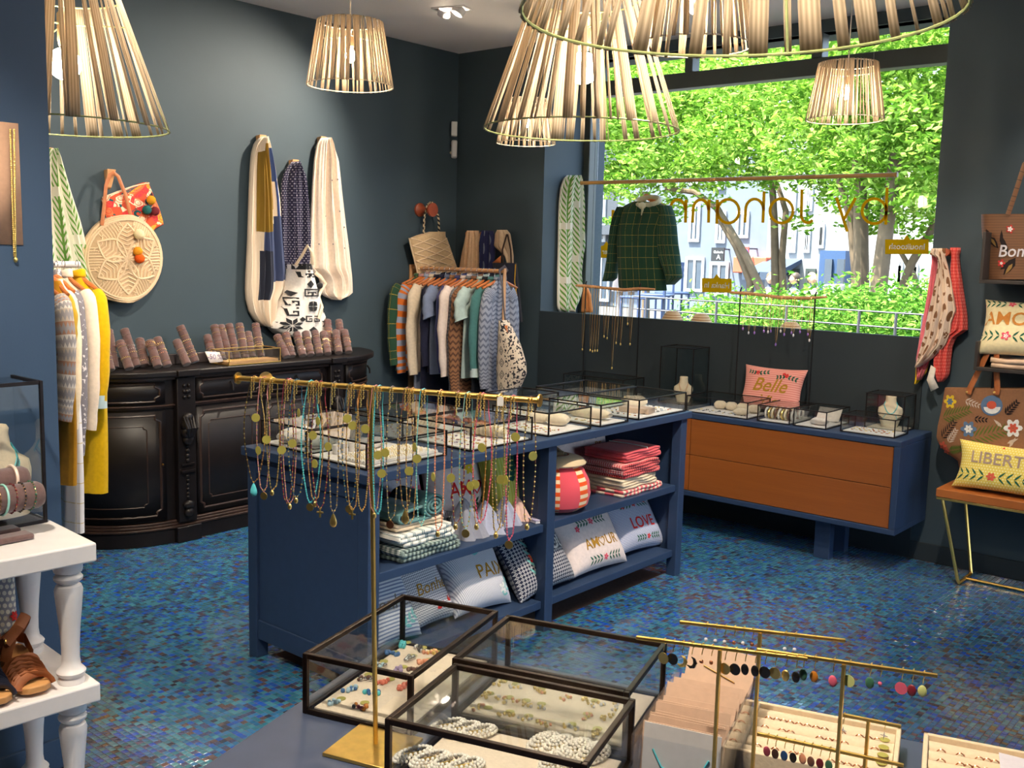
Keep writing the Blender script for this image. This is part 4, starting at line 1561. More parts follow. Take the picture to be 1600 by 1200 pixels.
# three scarves over the sideboard
def blocks(k, u, v):
    n = k.noise(8, 2)
    vv = v + (n - .5) * .03
    oc = (u > .18 + 0.0) * (u < .60) * (vv > .08) * (vv < .50)
    oc2 = (u > .36) * (u < .62) * (vv > .04) * (vv < .38)
    nv = (u > .30) * (u < 2.0) * (vv > .42) * (vv < .76)
    nv2 = (u > .24) * (u < .58) * (vv > .60) * (vv < .86)
    rb = (u > .66) * (u < .86) * (vv > .06) * (vv < .24)
    bl = (u > .74) * (u < .88) * (vv > .24) * (vv < .58)
    c = k.mix(rb.mx(bl), (222, 206, 186), (58, 78, 130))
    c = k.mix(nv, c, (66, 76, 108))
    c = k.mix(nv2, c, (44, 48, 62))
    c = k.mix((u > .40) * (u < .62) * (vv > .40) * (vv < .46), c, (226, 212, 192))
    return k.mix(oc.mx(oc2), c, (132, 104, 38))
def z7(rows):
    return [(190 + .3083 * y, 350 + .3083 * a, 350 + .3083 * b) for y, a, b in rows]
h = Hang(z7([(80, 165, 185), (110, 135, 205), (160, 120, 222), (250, 112, 245), (400, 106, 268), (600, 100, 282), (780, 93, 296), (850, 92, 288), (900, 95, 258), (960, 110, 245), (1010, 140, 228), (1035, 175, 205)]), 'x', WX, NL, .03, .05, 4, .018, 2)
h.sheet(60, 50).thing('scarf', PM('cloth_colour_block', blocks), 'ochre, navy and white colour block scarf on the teal wall', 'scarf', solid=.003)
h = Hang(z7([(205, 325, 352), (230, 300, 370), (270, 282, 392), (320, 272, 402), (450, 270, 413), (600, 275, 418), (700, 285, 412), (745, 300, 400)]), 'x', WX, NL, .03, .045, 4, .018, 3)
h.sheet(60, 40).thing('scarf', dots('cloth_navy_dots', (52, 50, 74), (186, 182, 196), 26, 46, .2), 'navy scarf with fine white dots on the teal wall', 'scarf', solid=.003)
hw = Hang(z7([(85, 470, 500), (110, 450, 525), (200, 435, 555), (350, 425, 572), (500, 418, 592), (650, 412, 612), (750, 408, 622), (765, 440, 623), (800, 465, 625), (870, 468, 627), (885, 490, 600), (900, 525, 548)]), 'x', WX, NL, .035, .05, 4, .02, 4)
sc3 = thing('scarf', 'long white scarf with tiny sequins on the teal wall', 'scarf', tuple(hw.base()))
hw.sheet(64, 46).part('cloth', cloth('white_gauze', (232, 216, 200)), sc3, world=True, solid=.003)
sq = MB()
for x, y in ((523, 295), (535, 455), (520, 533), (575, 535), (540, 352), (505, 432), (443, 620), (600, 630), (490, 300), (500, 620), (560, 640), (470, 480)):
    sq.ball(hw.px(350 + .3083 * x, 190 + .3083 * y, .003), .005, 6, 4)
sq.part('sequins', M('sequin', (120, 116, 120), .3, .6), sc3, world=True, kind='stuff')

# black and white woven bucket bag below the dotted scarf
hb_ = Hang(z7([(722, 296, 368), (760, 300, 378), (830, 285, 400), (900, 255, 425), (960, 228, 450), (1020, 202, 480), (1045, 196, 492), (1070, 225, 460), (1084, 270, 420)]), 'x', WX, NL, .09, .11, 3, .004, 5)
bag = thing('bucket_bag', 'white bucket bag with black woven motifs resting on the sideboard', 'bag', tuple(hb_.base()))
hb_.sack(30, 26).part('body', WHITEC, bag, world=True)
def Z(x, y): return (350 + .3083 * x, 190 + .3083 * y)
def dec(polys, mat, parent, hg, name='woven_motif'):
    m = MB()
    for p_ in polys:
        m.add([hg.px(*Z(x, y), .009) for x, y in p_], [tuple(range(len(p_)))])
    return m.part(name, mat, parent, world=True, smooth=False, kind='stuff')
def star8(cx, cy, r):
    out = []
    for i in range(8):
        a0, a1 = 2 * PI * (i + .08) / 8, 2 * PI * (i + .92) / 8
        am = (a0 + a1) / 2
        out.append([(cx + .1 * r * math.cos(am), cy + .1 * r * math.sin(am) * .8), (cx + r * .62 * math.cos(a0), cy + r * .5 * math.sin(a0)), (cx + r * math.cos(am), cy + r * .8 * math.sin(am)), (cx + r * .62 * math.cos(a1), cy + r * .5 * math.sin(a1))])
    return out
def key(cx, cy, s, fx=1):
    b = lambda x0, x1, y0, y1: [(cx + fx * x0 * s, cy + y0 * s), (cx + fx * x1 * s, cy + y0 * s), (cx + fx * x1 * s, cy + y1 * s), (cx + fx * x0 * s, cy + y1 * s)]
    return [b(-1, 1, -1, -.65), b(-1, -.65, -.65, 1), b(-.65, 1, .65, 1), b(.65, 1, -.2, .65), b(-.1, .65, -.2, .1), b(-.1, .15, .1, .35)]
polys = star8(255, 1025, 52) + star8(440, 1015, 46) + key(318, 768, 17) + key(352, 768, 17, -1) + key(328, 860, 19) + key(366, 860, 19, -1) + key(268, 905, 20) + key(262, 955, 22) + key(435, 940, 20, -1) + key(330, 990, 15) + key(372, 990, 15, -1)
polys += [[(338, 798), (356, 818), (338, 838), (320, 818)], [(352, 1028), (376, 1045), (352, 1062), (328, 1045)], [(270, 850), (288, 862), (270, 880), (256, 862)], [(300, 980), (316, 992), (300, 1006), (286, 992)]]
for a in range(4):
    polys.append([(350 + 24 * math.cos(a * PI / 2 + s_) * k_, 928 + 26 * math.sin(a * PI / 2 + s_) * k_) for s_, k_ in ((.1, .25), (.1, 1), (PI / 4, 1.15), (PI / 2 - .1, 1), (PI / 2 - .1, .25))])
dec(polys, BLACKC, bag, hb_)
m = MB()
m.grid(lambda u, v: hb_.px(*Z(lerp(296, 368, u), lerp(718, 746, v)), .003), 10, 2)
m.part('top_band', BLACKC, bag, world=True)
m = MB().tube([hb_.px(*Z(x, y), .012) for x, y in ((298, 725), (305, 680), (322, 625), (340, 660), (356, 722))], .011, 8, flat=.3)
m.part('strap', CREAM, bag, world=True)
m = MB().tube([hb_.px(*Z(x, y), .02) for x, y in ((410, 765), (440, 790), (462, 818), (440, 850), (415, 880), (398, 930), (375, 990))], .012, 8, flat=.35)
m.part('strap', CREAM, bag, world=True)
m = MB()
for x, y in ((408, 850), (427, 828)):
    m = MB().ball(hb_.px(*Z(x, y), .03), .021, 12, 8)
    m.part('pompom', BLACKC, bag, world=True)

# round macrame bag
RCX, RCY, RRX, RRY = 184, 404, 63, 68
rows = [(RCY + RRY * math.sin(a), RCX - RRX * math.cos(a) - .5, RCX + RRX * math.cos(a) + .5) for a in [(-1 + 2 * i / 24) * PI / 2 for i in range(25)]]
hm_ = Hang(rows, 'x', WX, NL, .03, .075, 0, 0, 6)
mb_ = thing('macrame_bag', 'round cream macrame bag with leather handles and pompoms on the teal wall', 'bag', tuple(hm_.base()))
hm_.sack(34, 30).part('lining', cloth('bag_lining', (196, 168, 134)), mb_, world=True)
ropes = MB()
def rope(pts, r=.0055):
    q = [p_ for p_ in pts if ((p_[0] - RCX) / RRX) ** 2 + ((p_[1] - RCY) / RRY) ** 2 < .985]
    if len(q) > 1:
        ropes.tube([hm_.px(x, y, .002) for x, y in q], r, 5)
def circ2(r, n=40): return [(RCX + RRX * r * math.cos(2 * PI * i / n), RCY + RRY * r * math.sin(2 * PI * i / n)) for i in range(n + 1)]
for r_ in (.98, .94, .90): rope(circ2(r_), .007)
for i in range(6):
    a = 2 * PI * i / 6 + .5
    ca, sa = math.cos(a), math.sin(a)
    for sd in (-1, 1):
        rope([(RCX + RRX * (t * ca - sd * .26 * math.sin(PI * min(1, t / .8)) * sa), RCY + RRY * (t * sa + sd * .26 * math.sin(PI * min(1, t / .8)) * ca)) for t in [q / 8 * .8 for q in range(9)]], .0075)
        for j in range(7):
            t0 = .12 + j * .095
            rope([(RCX + RRX * (t0 * ca), RCY + RRY * t0 * sa), (RCX + RRX * ((t0 + .09) * ca - sd * .20 * sa), RCY + RRY * ((t0 + .09) * sa + sd * .20 * ca))], .0045)
    b = a + PI / 6
    for j in range(9):
        o_ = (j - 4) * .065
        rope([(RCX + RRX * (t * math.cos(b) - o_ * math.sin(b)), RCY + RRY * (t * math.sin(b) + o_ * math.cos(b))) for t in (.52 + abs(o_) * .9, .7, .9)], .0045)
ropes.part('rope_netting', ROPE, mb_, world=True, kind='stuff')
for pts in ([(147, 352), (150, 330), (157, 290), (163, 274), (170, 270)], [(168, 270), (176, 276), (184, 305), (192, 338), (195, 348)]):
    MB().tube([at(x, y, 'x', WX) + Vector((.06 if y < 300 else .085, 0, 0)) for x, y in pts], .011, 8, flat=.3).part('leather_handle', LEATHER, mb_, world=True)
for x, y, r, c in ((198, 366, .030, (226, 206, 166)), (196, 392, .026, (226, 146, 40)), (199, 403, .028, (222, 90, 32))):
    MB().ball(hm_.px(x, y, .03), r, 14, 10).part('pompom', M('pompom_%d' % x, c, .95, 0, .15, 200, .1, .5), mb_, world=True)
# printed pouch behind it
PRINT = blotch('cloth_retro_flower_print', [(0, (206, 84, 58)), (.22, (238, 210, 180)), (.4, (226, 120, 80)), (.58, (60, 40, 50)), (.68, (212, 60, 70)), (.8, (226, 160, 60)), (.9, (40, 90, 96))], 7)
hp = Hang([(285, 222, 230), (292, 200, 233), (300, 178, 236), (309, 156, 240), (325, 160, 247), (345, 166, 253), (352, 170, 254), (357, 200, 240), (360, 225, 238)], 'x', WX, NL, .012, .018, 0, 0, 7)
pch = thing('pouch', 'red and orange flower print pouch tucked behind the macrame bag', 'pouch', tuple(hp.base()))
hp.sack(24, 16).part('body', PRINT, pch, world=True)
MB().tube([hp.px(x, y, .003) for x, y in ((157, 309), (180, 300), (205, 291), (229, 286))], .004, 6).part('zip', CREAM, pch, world=True)
for x, y, c in ((228, 313, (214, 150, 40)), (221, 328, (40, 92, 92)), (234, 330, (112, 44, 50))):
    MB().ball(hp.px(x, y, .03), .026, 14, 10).part('pompom', M('pouch_pompom_%d' % x, c, .95, 0, .15, 200, .1, .5), pch, world=True)

# ------------------------------------------------------------------ wooden spool and macrame tote in the corner
p = at(655, 328, 'x', WX)
sp0 = thing('spool_peg', 'turned wooden spool peg holding the macrame tote near the corner', 'peg', tuple(p))
RY90 = Matrix.Rotation(PI / 2, 4, 'Y')
MB().lathe([(.05, .0), (.05, .016), (.03, .03), (.022, .06), (.022, .10), (.03, .12), (.05, .13), (.05, .146)], 20, (0, 0, 0), RY90).part('spool', M('spool_wood', (150, 70, 44), .4, 0, .15), sp0)
hmt = Hang([(362, 668, 690), (371, 634, 692), (385, 637, 697), (400, 641, 702), (420, 646, 709), (445, 650, 715), (470, 652, 718)], 'x', WX + .05, NL, .03, .04, 0, 0, 8)
mt = thing('macrame_tote', 'cream macrame tote hanging from the wooden spool in the corner', 'bag', tuple(hmt.base()))
hmt.sack(20, 20).part('lining', cloth('tote_lining', (206, 176, 136)), mt, world=True)
rp = MB()
for i in range(9):
    y = 372 + i * 12
    for q in range(2):
        pts = []
        for t in range(7):
            yy = y + (t if q == 0 else 6 - t) * 4 - 12
            if 371 < yy < 470:
                a, b = interp(hmt.rows, yy)
                pts.append((lerp(a + 1, b - 1, t / 6), yy))
        if len(pts) > 1:
            rp.tube([hmt.px(x, y_, .003) for x, y_ in pts], .005, 5)
for sd in (0, 1):
    rp.tube([hmt.px(interp(hmt.rows, y)[sd], y, .003) for y in range(372, 470, 8)], .006, 5)
rp.part('rope_netting', ROPE, mt, world=True, kind='stuff')
for pts in ([(662, 365), (663, 340), (668, 320), (673, 316)], [(686, 362), (685, 340), (680, 322), (674, 316)]):
    MB().tube([at(x, y, 'x', WX + .09) for x, y in pts], .008, 8).part('cord_handle', stripes('cord_black_cream', [(0, (220, 196, 160)), (.5, (44, 40, 40))], 1, 9), mt, world=True)

# ------------------------------------------------------------------ pegs on the pier with scarves and a tote
def pier_peg(px, label):
    p = at(px, 366, 'y', WY)
    o = thing('wall_peg', label, 'peg', tuple(p), group='round wooden pegs')
    MB().lathe([(.014, 0), (.014, .06), (.02, .065), (.02, .085), (.012, .09)], 14, (0, 0, 0), Matrix.Rotation(PI / 2, 4, 'X')).part('knob', HANGW, o)
pier_peg(742, 'round wooden peg holding the beige scarf'); pier_peg(765, 'round wooden peg holding the blue leaf scarf'); pier_peg(790, 'round wooden peg holding the dark tote')
Hang([(361, 742, 758), (369, 739, 760), (393, 733, 761), (417, 729, 760), (440, 727, 752), (480, 726, 750)], 'y', WY, NW, .07, .04, 3, .010, 11).sheet(40, 30).thing('scarf', cloth('beige_scarf', (206, 172, 138)), 'beige scarf on a round peg above the clothes rail', 'scarf', solid=.003)
def spots(k, u, v):
    x, y = ((u * 3.0).fr() - .5), ((v * 5.0 + (u * 3.0).floor() * .5).fr() - .5)
    return k.mix((x * x * 2.0 + y * y) < .09, (38, 42, 80), (110, 118, 138))
Hang([(361, 764, 781), (380, 759, 784), (417, 760, 782), (450, 760, 782), (500, 762, 780)], 'y', WY, NW, .07, .035, 3, .008, 12).sheet(40, 30).thing('scarf', PM('cloth_blue_leaf_spots', spots), 'blue scarf with large pale leaf spots between two pegs', 'scarf', solid=.003)
Hang([(360, 789, 803), (366, 785, 808), (385, 783, 811), (400, 800, 813), (412, 804, 813)], 'y', WY, NW, .075, .03, 2, .006, 13).sheet(30, 20).thing('scarf', cloth('taupe_scarf', (190, 166, 140)), 'taupe scarf folded over the peg of the dark tote', 'scarf', solid=.003)
ht = Hang([(411, 778, 812), (430, 780, 814), (460, 783, 817), (490, 786, 820), (503, 788, 821)], 'y', WY - .06, NW, .05, .05, 0, 0, 14)
dt = thing('tote_bag', 'black tote bag with yellow piping beside the window reveal', 'bag', tuple(ht.base()))
ht.sack(16, 14).part('body', cloth('dark_denim', (34, 36, 50)), dt, world=True)
MB().tube([ht.px(x, y, .004) for x, y in ((813, 413), (814, 440), (817, 465), (820, 502))], .004, 6).part('piping', cloth('yellow_piping', (200, 150, 40)), dt, world=True)
for pts in ([(786, 413), (785, 390), (792, 366)], [(799, 413), (798, 390), (793, 366)]):
    MB().tube([at(x, y, 'y', WY - .12) for x, y in pts], .008, 6, flat=.3).part('strap', cloth('brown_strap', (66, 52, 48)), dt, world=True)
ht.decal([(780, 411), (797, 400), (797, 411)], .004).part('leather_label', LEATHER, dt, world=True, solid=.002)

# ------------------------------------------------------------------ clothes rail in the corner
RYL, RZL = 5.27, 1.53
rail = thing('clothes_rail', 'pale wooden clothes rail fixed in the corner', 'rail', (-4.985, RYL, RZL))
MB().cyl((-5.43, RYL, RZL), (-4.535, RYL, RZL), .014, n=12).part('rod', WOODL, rail, world=True)
MB().box(-4.546, -4.534, RYL - .012, RYL + .012, 0, RZL + .02).part('post', WOODL, rail, world=True, bevel=.003)
MB().box(-5.446, -5.426, RYL - .03, RYL + .03, 0, RZL + .025).part('post', WOODL, rail, world=True, bevel=.003)
GREENP = plaid('cloth_green_gold_plaid', (44, 74, 56), (176, 150, 60), 14, 14, .05)
ORST = stripes('cloth_orange_grey_stripe', [(0, (206, 108, 44)), (.5, (150, 156, 178))], 0, 17)
CABLE = chevron('cloth_cable_grey', (150, 156, 172), (104, 110, 128), 22, 34)
CABLEB = chevron('cloth_cable_copper', (150, 106, 76), (96, 66, 52), 22, 34)
KNITG = chevron('cloth_knit_grey', (140, 140, 146), (92, 92, 100), 60, 60)
G = 'garments on the corner clothes rail'
racks = [
    (GREENP, 'green plaid shirt with gold threads, leftmost on the corner rail', dict(sleeve='long', slen=.56)),
    (ORST, 'orange and grey striped knit next to the green plaid shirt', dict(sleeve='long', slen=.62)),
    (cloth('pale_blue_grey', (150, 158, 182)), 'pale blue grey long dress on the corner rail', dict(sleeve=None, length=.95)),
    (cloth('cream_shirt', (226, 208, 184)), 'cream shirt with long sleeves on the corner rail', dict(sleeve='long', slen=.62)),
    (cloth('ink_navy', (34, 36, 56)), 'ink navy dress right of the cream shirt', dict(sleeve=None, length=.95)),
    (cloth('dark_indigo', (44, 46, 70)), 'dark indigo blouse left of the chambray shirt', dict(sleeve='long')),
    (cloth('chambray', (122, 134, 164)), 'chambray shirt with short sleeves on the corner rail', dict(sleeve='short')),
    (M('cloth_animal_print', (140, 104, 74), .9, 0, .5, 30), 'brown animal print top on the corner rail', dict(sleeve=None, length=.55)),
    (cloth('violet_blue', (74, 76, 124)), 'violet blue shirt with long sleeves on the corner rail', dict(sleeve='long', slen=.58)),
    (cloth('pink_white', (226, 210, 202)), 'pinkish white shirt with long sleeves on the corner rail', dict(sleeve='long', slen=.6)),
    (KNITG, 'grey rib knit between the white shirt and the copper cable knit', dict(sleeve='long', length=.8, slen=.7)),
    (CABLEB, 'copper brown cable knit on the corner rail', dict(sleeve='long', length=.8, slen=.7)),
    (cloth('pale_mint', (176, 196, 194)), 'pale mint top right of the copper cable knit', dict(sleeve='short')),
    (cloth('charcoal', (40, 42, 50)), 'charcoal dress left of the teal shirt', dict(sleeve=None, length=.95)),
    (cloth('teal_shirt', (74, 122, 122)), 'teal shirt with a pale turned cuff on the corner rail', dict(sleeve='long', slen=.58, cuff=cloth('pale_cuff', (190, 206, 204)))),
    (CABLE, 'grey cable knit jumper, rightmost on the corner rail', dict(sleeve='long', length=.8, slen=.66)),
]
for i, (mt_, lb, kw) in enumerate(racks):
    x = -5.36 + i * .052
    clothes_hanger((x, RYL, RZL + .0), PI / 2, 'wooden hanger of the ' + lb.split(',')[0].split(' on the')[0].split(' next')[0].split(' right')[0].split(' left')[0].split(' between')[0], 'hangers on the corner rail', .36)
    kw.setdefault('length', .68)
    garment(lb, mt_, (x, RYL, RZL), PI / 2 + random.Random(i).uniform(-.06, .06), G, w=(.5 if i == 0 else .26 if i == 15 else .30 if i == 14 else .36 + .05 * math.sin(i * 2.3)), thick=.05, seed=i, name='hanging_garment', **kw)
# patterned shoulder bag hanging at the rail end
hs = Hang([(500, 791, 796), (513, 787, 803), (540, 784, 817), (567, 781, 825), (583, 781, 826), (597, 782, 820), (612, 786, 812)], 'y', 5.16, NW, .02, .07, 0, 0, 15)
sbg = thing('shoulder_bag', 'white hobo bag with black block print hanging at the clothes rail end', 'bag', tuple(hs.base()))
def block_print(k, u, v):
    x, y = ((u * 4.0).fr() - .5).abs(), ((v * 6.0).fr() - .5).abs()
    d = x + y
    m1_ = ((d > .30) * (d < .40)).mx((d > .12) * (d < .2))
    n = k.noise(60, 2)
    return k.mix((m1_ * (u < .5)).mx((n > .54) * (u > .5)), (214, 198, 178), (50, 48, 54))
hs.sack(24, 22).part('body', PM('cloth_block_print', block_print), sbg, world=True)
MB().tube([Vector((-4.542, 5.30, RZL + .0)), Vector((-4.542, 5.27, RZL + .034)), Vector((-4.545, 5.22, RZL + .005))] + [at(x, y, 'y', 5.13) for x, y in ( (785, 450), (787, 480), (790, 505), (787, 540), (784, 580))], .012, 8, flat=.3).part('strap', cloth('strap_grey_brown', (78, 70, 72)), sbg, world=True)
tg = MB()
tg.add([at(x, y, 'y', 5.09) for x, y in ((784, 510), (793, 508), (793, 530), (784, 531))], [(0, 1, 2, 3)])
tg.part('tag', LEATHER, sbg, world=True, solid=.003)

# ------------------------------------------------------------------ garments on the rail behind the column
rail2 = thing('clothes_rail', 'white clothes rail end showing behind the blue column', 'rail', (-4.5, 1.9, 1.62))
rx2 = at(86, 413, 'y', 2.30).x
rz2 = at(86, 413, 'y', 2.30).z
MB().cyl((rx2, 1.45, rz2), (rx2, 2.42, rz2), .016, n=12).part('rod', M('rail_white', (214, 212, 214), .4), rail2, world=True)
for y in (1.5, 1.8):
    MB().cyl((rx2, y, rz2), (rx2, y, CZ), .006, n=8).part('ceiling_rod', M('rail_white'), rail2, world=True)
FAIR = None
def fairisle(k, u, v):
    row = (v * 26.0).floor()
    z = ((u * 50.0).fr() - .5).abs()
    a = ((v * 26.0).fr() + z * .8).fr() < .45
    c = k.ramp((row * .37).fr(), [(0, (186, 172, 160)), (.33, (164, 124, 104)), (.66, (206, 200, 194))], 'CONSTANT')
    return k.mix(a, (150, 146, 150), c)
FAIR = PM('cloth_fair_isle', fairisle)
def flecks(k, u, v):
    n = k.noise(60, 2)
    return k.mix(n > .62, (118, 114, 122), (206, 202, 204))
YEL = cloth('mustard_yellow', (214, 172, 12))
G2 = 'garments on the rail behind the column'
def left_garment(y, px, mat, label, **kw):
    """px: where the outer right sleeve edge shows"""
    w_ = kw.pop('w', .42)
    ln = kw.get('length', .6)
    xr = at(px, 560, 'y', y).x
    off = .078 if kw.get('sleeve', 'long') else .0
    loc = (xr - w_ / 2 - off, y, rz2 + .005)
    clothes_hanger(loc, 0, 'wooden hanger of the ' + label.split(' on ')[0].split(' behind')[0].split(' with')[0], 'hangers on the rail behind the column', w_ - .03)
    return garment(label, mat, loc, random.Random(int(px)).uniform(-.08, .08), G2, w=w_, name='hanging_garment', **kw)
left_garment(2.36, 172, YEL, 'mustard yellow long coat on the rail behind the column', length=1.02, slen=.52, cuff=cloth('sky_cuff', (176, 198, 206)), thick=.10, shoulder=.09)
left_garment(2.29, 151, cloth('cream_knit', (230, 212, 192)), 'cream jumper in front of the yellow coat', length=.66, slen=.62, thick=.08)
left_garment(2.21, 134, PM('cloth_grey_flecked', flecks), 'grey flecked knit jumper with long sleeves', length=.66, slen=.72, thick=.07)
left_garment(2.13, 119, cloth('ivory_blouse', (222, 206, 180)), 'ivory blouse between the grey and the patterned knits', length=.6, slen=.58, thick=.06)
left_garment(2.06, 120, cloth('ochre_tee', (190, 152, 40)), 'ochre shirt with short wide sleeves', length=.66, sleeve='short', thick=.06, w=.44)
left_garment(1.99, 111, FAIR, 'grey and rust patterned knit nearest the column', length=.56, slen=.5, thick=.09)
left_garment(2.02, 112, cloth('mustard_dark', (170, 120, 20)), 'dark mustard skirt hanging lowest at the column', length=.86, sleeve=None, collar=False, w=.30, thick=.05)
left_garment(2.17, 121, plaid('cloth_white_window_check', (222, 220, 224), (196, 178, 130), 14, 11, .05), 'white window check dress below the knits', length=1.14, sleeve=None, collar=False, w=.34, thick=.06, flare=1.15)
# ================================================================== goods on the counter shelves
RED = cloth('thread_red', (206, 42, 40)); GOLDT = cloth('thread_gold', (172, 128, 42)); GREEN = cloth('thread_green', (36, 92, 72)); PINKT = cloth('thread_pink', (222, 84, 104))
AQUA = cloth('thread_aqua', (120, 190, 190)); WHT = cloth('thread_white', (232, 230, 226)); YELT = cloth('thread_yellow', (222, 190, 50))
PALEP = cloth('pale_pink_cotton', (228, 212, 208)); LILAC = cloth('lilac_grey_cotton', (186, 182, 190))
TINY = chevron('cloth_tiny_blue_zigzag', (206, 208, 222), (128, 138, 172), 110, 130, .5)
TESS = tessera('cloth_navy_white_tile', (46, 52, 74), (216, 216, 218), 62)
PINS = stripes('cloth_pin_stripe_blue', [(0, (222, 222, 228)), (.6, (158, 160, 178))], 120, 40)
CHEV = chevron('cloth_chevron_grey', (224, 222, 224), (140, 140, 152), 70, 95, .45)
STRB = stripes('cloth_stripe_blue_white', [(0, (222, 224, 230)), (.55, (130, 140, 170))], 0, 70)
LIME = stripes('cloth_lime_stripe', [(0, (196, 200, 88)), (.8, (222, 222, 140))], 60, 0)
GC = 'embroidered cushions on the counter shelves'
def gar(cx, cy, w_, ang=0.0, up=1):
    """garland: two sprigs and a flower"""
    return sprig((cx + .012 * math.cos(ang), cy + .012 * math.sin(ang)), ang, w_, 4, .005) + sprig((cx - .012 * math.cos(ang), cy - .012 * math.sin(ang)), ang + PI, w_, 4, .005)
def isl_pt(px, py, x): return at(px, py, 'x', x)
def on_shelf(px0, px1, x, z):
    """line on the shelf board seen between two picture columns"""
    out = []
    for px in (px0, px1):
        lo, hi = 400, 1200
        for _ in range(40):
            m_ = (lo + hi) / 2
            if at(px, m_, 'x', x).z > z: lo = m_
            else: hi = m_
        p_ = at(px, m_, 'x', x); p_.z = z
        out.append(p_)
    return out
R30 = math.radians(33)
def shelf_cushion(label, mat, px0, px1, x, z, h, tilt, decor, t=.14, dz=.0, wscale=1.06):
    a, b = on_shelf(px0, px1, x, z + .012)
    return cushion(label, mat, a, b, h, tilt, decor, t, GC, wscale, random.Random(label).uniform(-.07, .05), dz - .004)
shelf_cushion('blue patterned cushion with red LOVE lettering on the bottom shelf', TINY, 968, 1035, -2.76, ZB, .30, R30,
    [('text', RED, 'LOVE', .084, .015, -.02, dict(bold=.012)), ('em', GREEN, gar(.0, .085, .10) + gar(.03, -.10, .08)), ('em', RED, petal_flower((0, .085), .018) + petal_flower((-.10, .08), .018) + petal_flower((.10, .095), .016) + petal_flower((.03, -.10), .016))])
shelf_cushion('pale pink cushion with gold AMOUR lettering on the bottom shelf', PALEP, 893, 977, -2.72, ZB, .315, R30,
    [('text', GOLDT, 'AM', .075, -.055, -.035, dict(bold=.006)), ('em', GOLDT, heart_ring(.022, -.035, .052)), ('text', GOLDT, 'UR', .075, .10, -.035, dict(bold=.006)), ('em', GREEN, gar(.0, .075, .09) + gar(.02, -.115, .10)), ('em', PINKT, petal_flower((0, .075), .02) + petal_flower((-.12, .05), .018) + petal_flower((.12, .12), .018) + petal_flower((.02, -.115), .018))])
shelf_cushion('navy and white tile print cushion with white lettering on the bottom shelf', TESS, 812, 896, -2.71, ZB, .33, R30,
    [('text', WHT, 'AMOUR', .085, .09, .02, dict(bold=.012)), ('em', AQUA, sprig((-.09, -.12), 1.5, .22, 5, .007)), ('em', RED, petal_flower((-.085, -.005), .028)), ('em', YELT, petal_flower((-.085, -.005), .014))])
shelf_cushion('pin striped cushion with gold PAIX lettering on the bottom shelf', PINS, 716, 797, -2.75, ZB, .32, R30,
    [('text', GOLDT, 'PAIX', .085, .06, -.01, dict(bold=.006)), ('em', AQUA, sprig((-.03, .06), .9, .13, 5, .008) + sprig((.08, -.14), .8, .12, 4, .008)), ('em', WHT, petal_flower((.02, .12), .03) + petal_flower((.1, -.1), .028))])
shelf_cushion('grey chevron cushion with red lips and gold script on the bottom shelf', CHEV, 630, 708, -2.78, ZB, .33, R30,
    [('text', GOLDT, 'Bonheur', .07, .06, -.02, dict(shear=.3)), ('em', RED, [leaf_poly((-.06, .09), .3, .05, .014), leaf_poly((.0, .12), .2, .05, .014), leaf_poly((.02, -.12), .5, .05, .014), leaf_poly((.09, -.1), .5, .05, .014)])])
cushion('blue striped cushion with grey Bonheur script at the left post', STRB, (-2.74, 2.45, ZB + .012), (-2.74, 2.72, ZB + .012), .31, R30,
    [('text', cloth('thread_grey', (120, 116, 112)), 'Bonheur', .08, .02, -.01, dict(shear=.3)), ('em', AQUA, sprig((.02, -.12), .5, .12, 4, .008)), ('em', RED, petal_flower((-.06, .12), .02))], .13, GC)
T15 = math.radians(14)
shelf_cushion('grey cushion with pink AMOUR lettering behind the teal blanket', LILAC, 585, 660, -3.02, ZM, .33, T15,
    [('text', PINKT, 'AMOUR', .085, .0, -.03, dict(bold=.02)), ('em', RED, sum([petal_flower((-.12 + .045 * i, .075 + .03 * math.sin(i * 2)), .014) for i in range(7)], [])), ('em', GREEN, gar(0, .11, .12)), ('em', YELT, sum([petal_flower((-.10 + .05 * i, .10), .01) for i in range(5)], []))])
shelf_cushion('pale cushion with red AMOUR lettering and heart on the middle shelf', PALEP, 672, 790, -2.98, ZM, .33, T15,
    [('text', RED, 'AM', .095, -.10, -.045, dict(bold=.01)), ('em', RED, heart_ring(.0, -.045, .066)), ('text', RED, 'UR', .095, .095, -.045, dict(bold=.01)), ('em', YELT, petal_flower((-.03, .045), .032, 6)), ('em', PINKT, petal_flower((-.03, .085), .02)), ('em', GREEN, sprig((-.05, .045), 2.6, .06, 3, .007) + sprig((-.01, .055), .8, .05, 3, .007) + sprig((-.03, -.12), .2, .1, 3, .007))])
shelf_cushion('lime striped cushion with dark leaves on the middle shelf', LIME, 768, 830, -2.86, ZM, .36, T15, [('em', GREEN, sprig((-.06, -.04), 1.2, .12, 5, .012)), ('text', cloth('thread_olive', (110, 100, 40)), 'a', .09, .06, .05, dict(shear=.3))])
shelf_cushion('pale cushion with yellow flower behind the striped sack', PALEP, 868, 950, -3.05, ZM, .36, T15, [('em', YELT, petal_flower((.06, .12), .022, 6)), ('em', GREEN, sprig((.06, .10), -1.2, .07, 3, .008)), ('text', GOLDT, 'nr', .07, .09, .0, {})])
shelf_cushion('plain white cushion half hidden by the striped sack', cloth('plain_white', (216, 210, 206)), 815, 868, -3.06, ZM, .33, T15, [])

